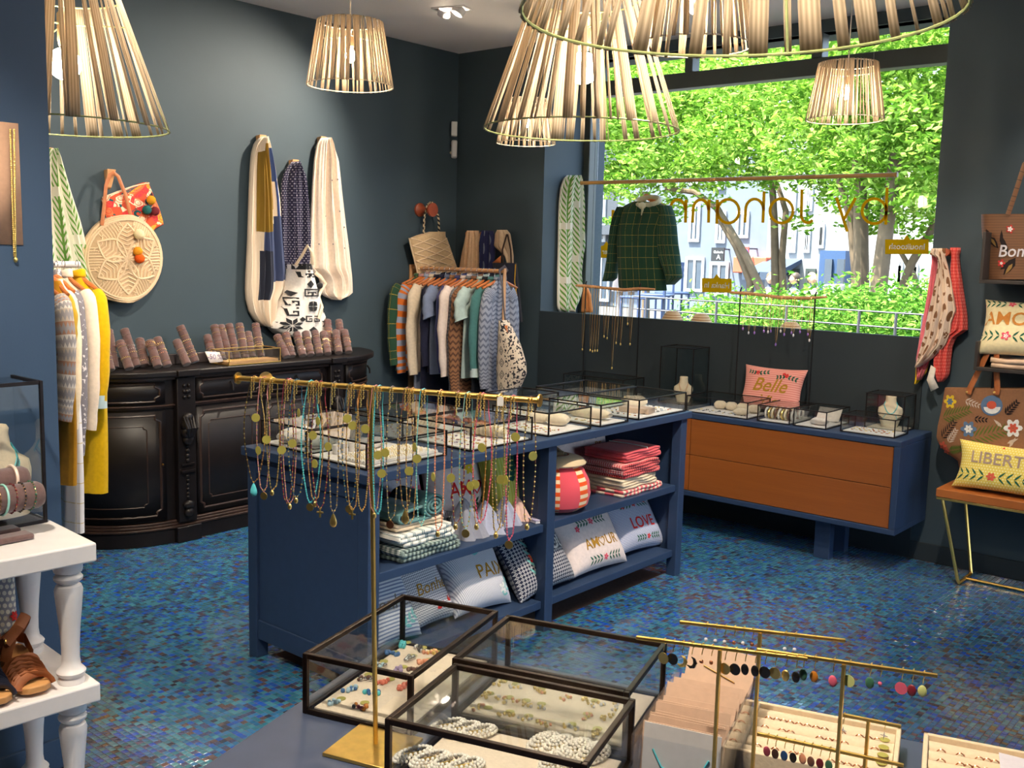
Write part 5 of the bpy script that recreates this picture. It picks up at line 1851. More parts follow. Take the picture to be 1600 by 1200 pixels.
# folded cloths
def shelf_spot(px, x, z):
    return on_shelf(px, px, x, z)[0]
GF = 'folded cloths on the middle shelf'
RZF = PI / 2
p = shelf_spot(640, -2.80, ZM)
fold_stack('grey and white checked towel with fringe, lowest of the left stack', 'folded_towel', 'towel', gingham('cloth_grey_check', (226, 226, 220), (140, 158, 154), (70, 84, 84), 55, 40), (p.x, p.y, ZM + .001), RZF, .33, .24, 3, .018, GF, seed=1)
fold_stack('white towel with blue green stripes in the left stack', 'folded_towel', 'towel', stripes('cloth_stripe_sea', [(0, (230, 228, 220)), (.72, (84, 116, 124)), (.82, (230, 228, 220)), (.9, (84, 116, 124))], 26, 0), (p.x, p.y - .01, ZM + .056), RZF, .30, .22, 3, .018, GF, seed=2)
fold_stack('cream throw beneath the teal blanket', 'folded_throw', 'throw', CREAM, (p.x - .02, p.y - .03, ZM + .112), RZF, .26, .2, 2, .014, GF, seed=3)
tb_ = thing('rolled_blanket', 'teal green rolled blanket on top of the left stack', 'blanket', (p.x - .01, p.y - .02, ZM + .142), RZF, GF)
m = MB()
sp_pts = []
for i in range(60):
    a = i / 60 * 5.5 * PI
    r = .008 + .0022 * a
    sp_pts.append((.07 + r * math.cos(a) * 1.35, .045 + r * math.sin(a)))
sp_pts += [(.05, .001), (0, .0), (-.06, .001), (-.11, .004), (-.125, .018), (-.12, .035), (-.06, .045), (0, .052)]
n_ = len(sp_pts) - 1
m.grid(lambda u, v: Vector((*[lerp(sp_pts[min(n_ - 1, int(u * n_))][q], sp_pts[min(n_, int(u * n_) + 1)][q], u * n_ - min(n_ - 1, int(u * n_))) for q in (0,)], lerp(-.10, .10, v), lerp(sp_pts[min(n_ - 1, int(u * n_))][1], sp_pts[min(n_, int(u * n_) + 1)][1], u * n_ - min(n_ - 1, int(u * n_))))), n_, 6)
m.part('roll', cloth('teal_blanket', (96, 138, 138)), tb_, solid=.009)
p = shelf_spot(968, -2.82, ZM)
fold_stack('pink striped cloth, lowest of the right stack', 'folded_cloth', 'cloth', stripes('cloth_pink_cream_stripe', [(0, (228, 206, 184)), (.5, (222, 96, 108))], 34, 10), (p.x, p.y, ZM + .001), RZF, .36, .27, 2, .017, GF, seed=4)
fold_stack('cream rolled cloth in the right stack', 'folded_cloth', 'cloth', CREAM, (p.x, p.y - .02, ZM + .036), RZF, .32, .26, 4, .014, GF, band=(WHT, (.03,)), seed=5)
fold_stack('red gingham cloth in the right stack', 'folded_cloth', 'cloth', gingham('cloth_red_gingham', (232, 214, 204), (214, 120, 120), (190, 48, 58), 75, 75), (p.x, p.y - .01, ZM + .093), RZF, .34, .27, 5, .015, GF, seed=6)
fold_stack('coral pink cloth tied with ribbon, topmost of the right stack', 'folded_cloth', 'cloth', cloth('coral_pink', (220, 92, 100)), (p.x, p.y + .01, ZM + .169), RZF, .32, .25, 4, .013, GF, band=(WHT, (.05,)), seed=7)
# striped knitted sack
p = shelf_spot(868, -2.80, ZM)
sk = thing('knitted_sack', 'pink knitted sack with orange and white striped bands on the middle shelf', 'bag', (p.x, p.y, ZM + .001), .9)
def sackm(k, u, v):
    band = ((u * 6.0).fr() < .38)
    st = ((v * 11.0).fr() < .5)
    return k.mix(band, (218, 82, 96), k.mix(st, (228, 204, 170), (222, 84, 30)))
MB().lathe([(.05, .0), (.11, .004), (.148, .03), (.16, .08), (.152, .14), (.125, .19), (.085, .225), (.055, .24)], 40).part('sack', PM('knit_sack_stripes', sackm), sk)
MB().lathe([(.055, .238), (.085, .235), (.12, .225), (.132, .215), (.136, .222), (.12, .24), (.08, .252), (.05, .256), (.03, .25)], 36).part('folded_rim', stripes('rim_stripe', [(0, (206, 186, 152)), (.7, (190, 80, 50)), (.78, (206, 186, 152))], 0, 2), sk)
MB().tube([(.03, .01, .25), (.0, .05, .275), (-.04, .03, .27), (-.03, -.02, .262), (.02, -.04, .265)], .012, 8).part('tie', cloth('sack_tie', (150, 126, 96)), sk)
# gauze bundles wrapped like cones
GAUZE = cloth('gauze_blue_grey', (164, 168, 190)); GAUZP = cloth('gauze_pink', (212, 178, 166)); GAUZG = cloth('gauze_grey', (140, 142, 156))
for i, (px, x, r_, h_, mt_, lb) in enumerate(((728, -2.78, .085, .16, GAUZG, 'grey gauze bundle nearest the striped towels'), (762, -2.76, .075, .13, GAUZE, 'blue grey gauze bundle in the middle of the wrapped bundles'), (792, -2.78, .062, .12, GAUZE, 'slim blue grey gauze bundle before the lime cushion'), (812, -2.79, .055, .10, GAUZP, 'pink gauze bundle beside the lavender booklet'))):
    p = shelf_spot(px, x, ZM)
    r = random.Random(i)
    ph = r.uniform(0, 6)
    m = MB().grid(lambda u, v: Vector((r_ * (1 - v) ** .75 * (1 + .16 * math.sin(5 * 2 * PI * u + ph) + .08 * math.sin(11 * 2 * PI * u)) * math.cos(2 * PI * u) - .02 * v, r_ * (1 - v) ** .75 * (1 + .16 * math.sin(5 * 2 * PI * u + ph)) * math.sin(2 * PI * u), h_ * v * (1 + .0 * u))), 40, 14, cu=True)
    m.thing('wrapped_bundle', mt_, lb, 'bundle', 'gauze bundles on the middle shelf', loc=(p.x, p.y, ZM + .001))
p = shelf_spot(837, -2.74, ZM)
bk = thing('booklet', 'lavender booklet lying on the middle shelf', 'booklet', (p.x, p.y, ZM + .001), 1.3)
MB().box(-.05, .05, -.07, .07, 0, .012).part('pages', cloth('paper', (226, 222, 224)), bk, bevel=.001)
MB().box(-.052, .052, -.072, .072, .012, .016).part('cover', cloth('lavender_paper', (176, 168, 200)), bk, bevel=.001)
p = shelf_spot(690, -2.83, ZM)
wb = thing('wire_basket', 'thin grey wire basket between the towels and the bundles', 'basket', (p.x, p.y, ZM + .001))
m = MB()
for z in (.004, .05, .1):
    m.tube([(.05 * math.cos(2 * PI * i / 20), .05 * math.sin(2 * PI * i / 20), z) for i in range(20)], .0012, 5, closed=True)
m.part('hoops', CHROME, wb, kind='stuff')
m = MB()
for i in range(18):
    a = 2 * PI * i / 18
    m.tube([(.05 * math.cos(a), .05 * math.sin(a), 0), (.05 * math.cos(a + .5), .05 * math.sin(a + .5), .1)], .0009, 4)
    m.tube([(.05 * math.cos(a), .05 * math.sin(a), 0), (.05 * math.cos(a - .5), .05 * math.sin(a - .5), .1)], .0009, 4)
m.part('mesh_wires', CHROME, wb, kind='stuff')

# ================================================================== pink Belle cushion on the drawer sideboard
BELLE = stripes('cloth_pink_stripe', [(0, (232, 168, 156)), (.5, (214, 132, 126))], 0, 75)
P0, P1 = at(1154, 645, 'y', 5.60), at(1248, 648, 'y', 5.60)
P0.z = P1.z = SZ1 + .012
cushion('pink striped cushion with gold Belle script on the drawer sideboard', BELLE, P0, P1, .275, math.radians(16),
        [('text', GOLDT, 'Belle', .115, .0, .012, dict(shear=.35, bold=.012)), ('text', GOLDT, 'Vie', .1, .0, -.085, dict(shear=.35, bold=.012)), ('em', GREEN, sprig((-.09, .085), .2, .07, 3, .006) + sprig((-.09, .085), 3.0, .06, 3, .006) + sprig((.10, .08), -.2, .07, 3, .006) + sprig((.10, .08), 3.3, .06, 3, .006)), ('em', RED, petal_flower((-.09, .09), .016) + petal_flower((.10, .085), .016) + petal_flower((.08, .095), .012))], .10, None, 1.04)

# ================================================================== right wall: knotted scarves, shelves, bags, cushions
peg = thing('wall_peg', 'brown wooden peg holding the knotted kerchiefs', 'peg', tuple(at(1490, 396, 'y', WY)))
q = at(1490, 396, 'y', WY)
MB().cyl((q.x, WY, q.z), (q.x - .01, WY - .10, q.z + .005), .016, .02, 12).part('knob', M('spool_wood'), peg, world=True)
def z8(rows): return [(280 + .3 * y, 1400 + .3 * a, 1400 + .3 * b) for y, a, b in rows]
GK = 'kerchiefs knotted on the peg'
h = Hang(z8([(375, 205, 235), (430, 208, 242), (520, 195, 240), (600, 182, 236), (800, 146, 215), (930, 124, 195), (1000, 126, 170), (1040, 128, 150)]), 'y', WY, NW, .05, .03, 3, .008, 21)
t1 = thing('kerchief', 'pink kerchief with a yellow corner knotted on the right wall peg', 'kerchief', tuple(h.base()), group=GK)
h.sheet(30, 30).part('cloth', cloth('bright_pink', (226, 120, 132)), t1, world=True, solid=.003)
h2 = Hang(z8([(940, 122, 190), (1000, 118, 175), (1062, 116, 124)]), 'y', WY, NW, .045, .02, 2, .004, 22)
h2.sheet(16, 12).part('corner', cloth('yellow_corner', (226, 196, 20)), t1, world=True, solid=.003)
def palm(k, u, v):
    x, y = ((u * 4.0).fr() - .5), ((v * 7.0 + (u * 4.0).floor() * .5).fr() - .5)
    n = k.noise(26, 2)
    return k.mix(((x * x + y * y) < .10) * (n > .47) * (v < .95), (220, 198, 178), (128, 88, 58))
h = Hang(z8([(362, 215, 292), (395, 205, 298), (410, 250, 285), (450, 250, 296), (520, 238, 312), (620, 215, 330), (680, 200, 340), (700, 196, 332), (745, 186, 316), (800, 178, 310), (860, 160, 285), (930, 142, 215), (972, 134, 150)]), 'y', WY, NW, .085, .035, 3, .009, 23)
h.sheet(36, 40).thing('kerchief', PM('cloth_palm_print', palm), 'cream kerchief with brown palm print knotted on the right wall peg', 'kerchief', GK, solid=.003)
kn = h.px(1400 + .3 * 258, 280 + .3 * 385, .02)
h = Hang(z8([(358, 300, 350), (375, 306, 352), (400, 308, 345), (470, 302, 352), (600, 312, 370), (700, 318, 386), (780, 290, 390), (820, 250, 330), (870, 215, 310), (960, 212, 300), (1020, 226, 292), (1050, 240, 262)]), 'y', WY, NW, .05, .03, 3, .009, 24)
h.sheet(30, 36).thing('kerchief', dots('cloth_coral_print', (216, 78, 74), (232, 130, 118), 16, 40, .3), 'coral red kerchief knotted at the right of the peg', 'kerchief', GK, solid=.003)
a = [at(1400 + .3 * x, 280 + .3 * y, 'y', WY - .11) for x, y in ((182, 968), (208, 985), (198, 1035), (222, 1085), (182, 1106), (160, 1045))]
MB().add(a, [(0, 1, 2, 5), (5, 2, 3, 4)]).thing('price_tag', cloth('tag_card', (226, 218, 206)), 'white paper tag hanging from the yellow kerchief corner', 'tag', solid=.0015)
# two dark wall shelves
SHELFM = M('dark_shelf', (44, 38, 36), .5)
for i, (px, py) in enumerate(((1530, 437), (1521, 573))):
    q = at(px, py, 'y', 5.46)
    s_ = thing('wall_shelf', ('upper' if i == 0 else 'lower') + ' dark box shelf on the right wall', 'shelf', (q.x, WY, q.z), group='box shelves on the right wall')
    MB().box(q.x, q.x + 1.0, 5.46, WY - .001, q.z - .018, q.z).part('board', SHELFM, s_, world=True, smooth=False, bevel=.002)
    MB().box(q.x, q.x + .015, 5.46, WY - .001, q.z, q.z + (.24 if i == 0 else .13)).part('side', SHELFM, s_, world=True, smooth=False, bevel=.002)
    if i == 0: SH0 = q.z
    else: SH1 = q.z
# bronze shopper on the upper shelf
def zr(rows): return [(280 + .3 * y, 1400 + .3 * a, 1400 + .3 * b) for y, a, b in rows]
hbz = Hang(zr([(183, 446, 930), (240, 447, 930), (330, 455, 925), (420, 462, 925), (500, 468, 920), (522, 474, 915)]), 'y', 5.60, NW, .01, .05, 0, 0, 31)
sh = thing('shopper_bag', 'bronze brown shopper bag with a white word and flowers on the upper shelf', 'bag', tuple(hbz.base()))
def bronze(k, u, v):
    n = k.noise(1.0, 3, 'UV', .5, (3, 30, 1))
    return k.mix(((v * 24.0).fr() < .12) * .6 + n * .3, (124, 84, 56), (52, 34, 28))
hbz.sack(30, 18).part('body', PM('cloth_bronze', bronze, .45, .5, .1), sh, world=True)
def Z8(x, y): return (1400 + .3 * x, 280 + .3 * y)
def polys8(hg, polys, mat, parent, name='embroidery', extra=.002):
    m = MB()
    for p_ in polys:
        m.add([hg.px(*Z8(x, y), extra) for x, y in p_], [tuple(range(len(p_)))])
    return m.part(name, mat, parent, world=True, smooth=False, kind='stuff')
DLEAF = cloth('embroidery_dark', (40, 32, 32)); GLEAF = M('embroidery_gold', (150, 116, 64), .5, .3)
polys8(hbz, [leaf_poly((480, 260), 1.2, 90, 16), leaf_poly((565, 345), -1.55, 80, 10), leaf_poly((600, 400), -1.9, 120, 14), leaf_poly((500, 300), .9, 80, 18), leaf_poly((640, 410), 2.2, 110, 22), leaf_poly((560, 470), -.6, 90, 14)], DLEAF, sh)
polys8(hbz, [leaf_poly((510, 310), 1.0, 50, 8), leaf_poly((625, 440), 2.2, 70, 10)], GLEAF, sh, extra=.003)
polys8(hbz, petal_flower((612, 262), 24) + petal_flower((565, 438), 22), cloth('embroidery_red', (196, 60, 56)), sh, extra=.003)
polys8(hbz, petal_flower((612, 262), 15) + petal_flower((565, 438), 9), WHT, sh, extra=.004)
hbz.text('Bonheur', *Z8(545, 378), 26, .0, .004, align='LEFT', shear=.2, bold=.01).part('lettering', M('sequin_white', (214, 208, 214), .5), sh, world=True, smooth=False)
MB().tube([hbz.px(*Z8(x, 190), .006) + Vector((0, 0, z)) for x, z in ((600, 0), (625, .09), (665, .25), (720, .30), (790, .25), (830, .09), (850, 0))], .012, 8, flat=.3).part('handle', PM('cloth_bronze', bronze), sh, world=True)
# cream AMOUR cushion on the lower shelf, over a folded blanket
fold_stack('beige folded blanket under the cream cushion', 'folded_blanket', 'blanket', cloth('beige_blanket', (206, 176, 150)), (at(1535, 570, 'y', 5.58).x + .36, 5.585, SH1 + .001), 0, .62, .22, 2, .026, None, seed=9)
P0, P1 = at(1524, 553, 'y', 5.50), at(1660, 560, 'y', 5.50)
P0.z = P1.z = SH1 + .062
cushion('cream cushion with copper AMOUR lettering on the lower shelf', cloth('cream_cotton', (222, 208, 166)), P0, P1, .30, math.radians(22),
        [('text', cloth('thread_copper', (196, 128, 60)), 'AMOUR', .10, -.015, .03, dict(bold=.012)), ('em', GREEN, gar(-.06, .12, .11) + gar(-.06, -.06, .13)), ('em', PINKT, petal_flower((-.06, .12), .02) + petal_flower((-.22, .11), .022) + petal_flower((-.06, -.06), .026)), ('em', WHT, petal_flower((-.06, -.06), .013))], .11, None, 1.02)
# floral tote standing on the bench, handles over a black hook stand
def z9(rows): return [(560 + .3167 * y, 1400 + .3165 * a, 1400 + .3165 * b) for y, a, b in rows]
hf = Hang(z9([(142, 248, 900), (170, 243, 905), (250, 230, 915), (330, 212, 930), (390, 205, 935), (430, 222, 920), (470, 262, 890), (500, 310, 850), (590, 330, 830)]), 'y', 5.60, NW, .02, .06, 0, 0, 32)
ft = thing('floral_tote', 'brown tote bag embroidered with palm leaves and flowers on the bench', 'bag', tuple(hf.base()))
hf.sack(36, 26).part('body', M('cloth_tan_canvas', (150, 106, 76), .85, 0, .08, 90, .2, .2), ft, world=True)
def Z9(x, y): return (1400 + .3165 * x, 560 + .3167 * y)
def polys9(polys, mat, name='embroidery', extra=.002):
    m = MB()
    for p_ in polys:
        m.add([hf.px(*Z9(x, y), extra) for x, y in p_], [tuple(range(len(p_)))])
    return m.part(name, mat, ft, world=True, smooth=False, kind='stuff')
def palmleaf(c, ang, l, n=9, wd=4.0, ll=.4):
    out = []
    ca, sa = math.cos(ang), math.sin(ang)
    for i in range(n):
        t = (i + .3) / n * l
        q_ = (c[0] + ca * t, c[1] + sa * t)
        for sd in (-1, 1):
            out.append(leaf_poly(q_, ang + sd * .75, l * ll * (1 - .5 * i / n), wd))
    return out
OLIVE = cloth('embroidery_olive', (98, 110, 46)); SILV = cloth('embroidery_silver', (206, 186, 168)); NAVYT = cloth('embroidery_blue', (96, 120, 150)); CORAL = cloth('embroidery_coral', (206, 92, 70))
polys9(palmleaf((380, 390), -.25, 200) + palmleaf((240, 290), -.3, 150) + palmleaf((275, 450), -.2, 90), OLIVE)
polys9(palmleaf((240, 390), -.9, 110, 7, 3.5) + palmleaf((405, 290), .1, 70, 4, 4) + palmleaf((560, 270), -.8, 90, 6, 5), DLEAF)
polys9(palmleaf((275, 410), -1.0, 80, 6) + palmleaf((360, 200), .35, 80, 5) + [leaf_poly((545, 330), -2.4, 55, 8), leaf_poly((570, 410), -.4, 60, 8), leaf_poly((580, 430), -1.0, 60, 7)], SILV)
polys9(petal_flower((283, 208), 36, 6), YELT, extra=.003); polys9(petal_flower((283, 208), 18, 6), NAVYT, extra=.004)
polys9(petal_flower((380, 340), 42, 6) + [[(495 + 54 * math.cos(a_), 225 + 50 * math.sin(a_)) for a_ in [2 * PI * i / 16 for i in range(16)]]], NAVYT, extra=.003)
polys9(petal_flower((380, 340), 22, 6) + petal_flower((600, 335), 48, 6) + [[(497 + 42 * math.cos(a_), 232 + 34 * math.sin(a_)) for a_ in [2 * PI * i / 16 for i in range(9)]]], WHT, extra=.004)
polys9(petal_flower((600, 335), 26, 6) + [[(495 + 24 * math.cos(a_), 222 + 20 * math.sin(a_)) for a_ in [2 * PI * i / 14 for i in range(14)]]] + petal_flower((245, 425), 24) + petal_flower((262, 450), 20), CORAL, extra=.005)
hp_ = at(1553, 530, 'y', 5.50)
for x0 in (382, 518):
    a, b = hf.px(*Z9(x0, 168), .012), hf.px(*Z9(x0 + 8, 140), .014)
    MB().tube([a, b, lerp(b, Vector((hp_.x, 5.515, hp_.z)), .5) + Vector((.0, 0, .0)), Vector((hp_.x + (-.012 if x0 < 450 else .012), 5.515, hp_.z - .02)), Vector((hp_.x, 5.51, hp_.z + .002))], .017, 8, flat=.28).part('leather_handle', LEATHER, ft, world=True)
    m = MB().tube([hf.px(*Z9(x0 - 12, 160), .012), hf.px(*Z9(x0 + 14, 156), .012)], .005, 6).part('buckle', GOLD, ft, world=True)
hk = thing('hook_stand', 'black metal hook stand behind the bench tote', 'stand', (hp_.x, 5.54, bz))
MB().tube([(hp_.x, 5.54, bz + .004), (hp_.x, 5.54, hp_.z + .02)], .006, 8).part('post', BLACKM, hk, world=True)
MB().tube([(hp_.x - .012, 5.54, hp_.z + .03), (hp_.x - .006, 5.51, hp_.z - .012), (hp_.x + .012, 5.515, hp_.z + .0), (hp_.x + .03, 5.52, hp_.z + .035)], .004, 8).part('hook', BLACKM, hk, world=True)
MB().lathe([(.06, 0), (.06, .006)], 20, (hp_.x, 5.54, bz + .0005)).part('base', BLACKM, hk, world=True)
P0, P1 = at(1487, 752, 'y', 5.42), at(1652, 776, 'y', 5.42)
P0.z = P1.z = bz + .012
cushion('yellow dotted cushion with grey LIBERTÉ lettering lying against the floral tote', dots('cloth_yellow_dots', (222, 200, 96), (236, 226, 168), 70, 70, .25), P0, P1, .25, math.radians(18),
        [('text', cloth('thread_taupe', (160, 138, 124)), 'LIBERTÉ', .088, -.02, .035, dict(bold=.008)), ('em', GREEN, gar(-.055, -.055, .15)), ('em', CORAL, petal_flower((-.055, -.055), .024, 6)), ('em', RED, [leaf_poly((-.02, .1), 1.57, .014, .006)])], .10, None, 1.0)
# ================================================================== jewellery and small goods
VELVET = M('brown_velvet', (104, 80, 78), .95, 0, .12, 90, .1, .2, .5)
BUSTM = M('bust_linen', (226, 206, 178), .9, 0, .05, 120, .15, .15)
def cols(name, c=None, rough=.35, metal=0.0): return M('bead_' + name, c, rough, metal, .08, 90)
TURQ = cols('turquoise', (90, 196, 206)); CORALB = cols('coral', (232, 130, 104)); BLUEB = cols('blue', (64, 112, 170)); PALEB = cols('pale_blue', (176, 206, 224)); GARN = cols('garnet', (124, 36, 48))
PEACH = cols('peach', (236, 158, 120)); MAUVE = cols('mauve', (162, 140, 176)); BROWNB = cols('brown', (110, 74, 60)); BLACKB = cols('black', (34, 32, 34)); GREENB = cols('green', (64, 110, 84)); LIMEB = cols('lime', (196, 202, 130))
PINKB = cols('pink', (216, 96, 120)); CRYST = cols('crystal', (216, 212, 216), .1); AMETH = cols('amethyst', (150, 110, 190), .15); AMBERB = cols('amber', (196, 120, 40), .2); SILVER = M('silver', (210, 208, 208), .25, 1.0, .05)
TAGM = M('tag_olive_gold', (178, 170, 84), .5, .3, .08)

# ---- velvet rolls with bracelets on the black sideboard
BZ = .9725
za = lambda x, y: (130 + .1375 * x, 480 + .1375 * y)
zc = lambda x, y: (300 + .1625 * x, 480 + .1625 * y)
rolls = [(za(210, 330), za(310, 680), 0), (za(285, 260), za(350, 470), 1), (za(465, 250), za(605, 650), 1), (za(415, 390), za(525, 690), 0), (za(640, 365), za(700, 620), 1), (za(752, 385), za(850, 690), 0), (za(838, 350), za(960, 675), 0), (za(1100, 215), za(1275, 650), 1), (za(1058, 380), za(1180, 675), 0),
         (zc(145, 275), zc(205, 440), 1), (zc(212, 175), zc(290, 440), 1), (zc(272, 175), zc(358, 440), 1), (zc(352, 165), zc(432, 430), 1), (zc(452, 160), zc(512, 420), 1), (zc(535, 245), zc(580, 420), 1), (zc(610, 160), zc(662, 420), 1),
         (zc(815, 272), zc(910, 490), 0), (zc(898, 250), zc(962, 465), 0), (zc(1003, 248), zc(1066, 470), 0), (zc(1090, 240), zc(1142, 462), 0), (zc(1180, 235), zc(1226, 458), 0), (zc(1262, 242), zc(1306, 462), 0), (zc(1325, 240), zc(1356, 455), 1), (zc(1380, 230), zc(1412, 450), 0), (zc(1300, 125), zc(1330, 440), 1), (zc(1410, 125), zc(1450, 430), 1), (zc(1465, 225), zc(1507, 442), 0)]
MIX = [GOLD, M('rose_gold', (214, 140, 104), .3, 1.0, .06), GARN, GOLD, BROWNB, BROWNB, SILVER, GOLD, BROWNB, M('rose_gold')]
r = random.Random(5)
for i, (tp_, bt_, back) in enumerate(rolls):
    xb = -5.16 if back else -5.075
    B = at(bt_[0], bt_[1], 'x', xb)
    B.z = BZ + .012
    Tt = at(tp_[0], tp_[1], 'x', xb - .10)
    d = (Tt - B)
    L = max(.13, d.length)
    d.normalize()
    side = 'left' if i < 9 else ('middle' if i < 16 else 'right')
    lab = 'velvet bracelet roll, %s from the left in the %s cluster on the black sideboard' % (['first', 'second', 'third', 'fourth', 'fifth', 'sixth', 'seventh', 'eighth', 'ninth', 'tenth', 'eleventh'][i if i < 9 else (i - 9 if i < 16 else i - 16)], side)
    M4 = frame(B, d.orthogonal(), z=d)
    zz = d; xx = Vector((0, 1, 0)); xx = (xx - zz * xx.dot(zz)).normalized(); yy = zz.cross(xx)
    M4 = Matrix(((xx.x, yy.x, zz.x, B.x), (xx.y, yy.y, zz.y, B.y), (xx.z, yy.z, zz.z, B.z), (0, 0, 0, 1)))
    o = thing('bracelet_roll', lab, 'bracelet roll', mat=M4, group='velvet bracelet rolls on the black sideboard')
    R = .0245
    MB().lathe([(R - .003, 0), (R, .003), (R, L - .003), (R - .003, L)], 18).part('velvet_roll', VELVET, o)
    nb = r.randint(4, 9)
    per = {}
    z = .02 + r.uniform(0, .02)
    while z < L - .012:
        mt_ = r.choice(MIX)
        m = per.setdefault(mt_, MB())
        kind = r.random()
        if kind < .55:
            m.tube([((R + .001) * math.cos(2 * PI * q / 18), (R + .001) * math.sin(2 * PI * q / 18), z + .002 * math.sin(2 * PI * q / 18 + i)) for q in range(18)], r.uniform(.0005, .001), 4, closed=True)
        else:
            for q in range(16):
                a = 2 * PI * q / 16
                m.ball(((R + .001) * math.cos(a), (R + .001) * math.sin(a), z), r.choice((.0014, .0018, .0026)), 5, 4)
        z += r.choice((.004, .006, .012, .02, .03))
    for mt_, m in per.items():
        m.part('bracelets', mt_, o, kind='stuff')
MB().box(-5.26, -5.22, 2.75, 4.35, BZ, BZ + .06).thing('roll_rack', M('clear_acrylic_dark', (70, 62, 62), .2, 0, .1), 'low dark rack behind the velvet rolls', 'rack', bevel=.004)

# brass and glass case with the sale card
FL, FR = at(358, 572, 'z', BZ), at(439, 565, 'z', BZ)
bc = glass_box('small brass and glass case with a sale card on the black sideboard', (FL.x, FL.y, BZ + .0005), (FR - FL).length, .17, .085, PI / 2 + math.atan2(FL.x - FR.x, FR.y - FL.y), .005, None, BRASS, name='brass_glass_case')
wq = (FR - FL).length
MB().box(.01, wq - .01, .012, .12, .004, .02).part('tray', M('kraft_tray', (196, 150, 104), .8), bc, smooth=False, bevel=.001)
m = MB()
for q in range(14):
    m.tube([(.03 + q * .016 + .006 * math.cos(a), .05, .026 + .006 * math.sin(a)) for a in [2 * PI * t / 8 for t in range(8)]], .0012, 4, closed=True)
m.part('rings', GOLD, bc, kind='stuff')
cr = thing('sale_card', 'white card marked with a discount at the left of the brass case', 'card', tuple(at(334, 570, 'z', BZ)))
pts = [at(x, y, 'x', -5.06 + (.02 if y > 560 else 0)) for x, y in ((320, 549), (343, 550), (349, 565), (328, 567))]
MB().add(pts, [(0, 3, 2, 1)]).part('card', cloth('card_white', (234, 224, 222)), cr, world=True, solid=.0012)
ctr = sum(pts, Vector()) / 4 + Vector((.004, 0, 0))
flat_text('-50 %', .042, ctr, cr, M('ink_purple', (110, 84, 120), .8), xdir=(pts[1] - pts[0]), updir=(pts[0] - pts[3]), thick=.0004)

# ---- little pillows, rings and busts in the glass boxes
PILLOW = cloth('linen_pillow', (216, 200, 178)); PILLOWW = cloth('white_pillow', (222, 214, 208))
def box_pt(key, x, y, z=.01):
    return WM[BX[key]] @ Vector((x, y, z))
def pillow(key, x, y, w_, d_, h_, rz, mat, label, bands=None):
    p_ = box_pt(key, x, y, .0105)
    o = thing('bracelet_pillow', label, 'pillow', tuple(p_), WM[BX[key]].to_euler().z + rz, 'small pillows in the glass boxes')
    def f(u, v):
        a = 2 * PI * u
        e = 1 - abs(2 * v - 1) ** 4
        return Vector((lerp(-w_ / 2, w_ / 2, v), math.copysign(abs(math.cos(a)) ** .8, math.cos(a)) * d_ / 2 * (.72 + .28 * e), h_ / 2 + math.copysign(abs(math.sin(a)) ** .8, math.sin(a)) * h_ / 2 * (.35 + .65 * e)))
    m = MB().grid(f, 18, 10, cu=True)
    m.f.append(tuple(range(18))); m.mi.append(0); m.f.append(tuple(180 + i for i in range(18))[::-1]); m.mi.append(0)
    m.part('cover', mat, o)
    for bx, bm in (bands or []):
        m = MB().tube([f(q / 16, bx) * 1.0 + Vector((0, 0, .0)) for q in range(16)], .0016, 5, closed=True)
        m.part('bracelet', bm, o)
    return o
def jewels(key, label, spots_, mats, seed, name='jewellery', kinds=('ring', 'stud')):
    """small pieces laid out on the pad, one uncountable scatter per box"""
    rr = random.Random(seed)
    p_ = box_pt(key, 0, 0)
    o = thing(name, label, 'jewellery', tuple(p_), WM[BX[key]].to_euler().z)
    o['kind'] = 'stuff'
    per = {}
    for x, y in spots_:
        m = per.setdefault(rr.choice(mats), MB())
        s_ = rr.uniform(.7, 1.3)
        if rr.random() < .5:
            m.tube([(x + .007 * s_ * math.cos(a), y + .007 * s_ * math.sin(a), .003) for a in [2 * PI * t / 8 for t in range(8)]], .0011, 4, closed=True)
        else:
            for q in range(3):
                m.ball((x + rr.uniform(-.006, .006), y + rr.uniform(-.006, .006), .003), .003 * s_, 5, 4)
    for mt_, m in per.items():
        m.part('pieces', mt_, o, kind='stuff')
    return o
def lay(w_, d_, nx, ny, jx=.004, x0=.03, y0=.03, seed=1):
    rr = random.Random(seed)
    return [(lerp(x0, w_ - x0, (i + .5) / nx) + rr.uniform(-jx, jx), lerp(y0, d_ - y0, (j + .5) / ny) + rr.uniform(-jx, jx)) for i in range(nx) for j in range(ny)]
# counter boxes
def ring_rows(key, x0, x1, y0, y1, n, label):
    o = thing('ring_tray', label, 'tray', tuple(box_pt(key, (x0 + x1) / 2, (y0 + y1) / 2)), 0)
    for i in range(n):
        x = lerp(x0, x1, (i + .5) / n) - (x0 + x1) / 2
        MB().cyl((x, y0 - (y0 + y1) / 2, .005), (x, y1 - (y0 + y1) / 2, .005), (x1 - x0) / n * .46, n=8).part('ring_roll', PILLOWW, o)
    m = MB()
    for i in range(n - 1):
        x = lerp(x0, x1, (i + 1) / n) - (x0 + x1) / 2
        y = y0 + .02
        while y < y1 - .02:
            m.tube([(x, y - (y0 + y1) / 2 + .006 * math.cos(a), .014 + .006 * math.sin(a)) for a in [2 * PI * t / 8 for t in range(8)]], .001, 4, closed=True)
            y += r.choice((.016, .022, .034))
    m.part('rings', GOLD, o, kind='stuff')
    return o
ring_rows('v', .15, .325, .03, .385, 9, 'white ring tray in the near left counter box')
pillow('v', .08, .25, .16, .05, .045, PI / 2, PILLOWW, 'plain white pillow behind the ring tray in the near left counter box')
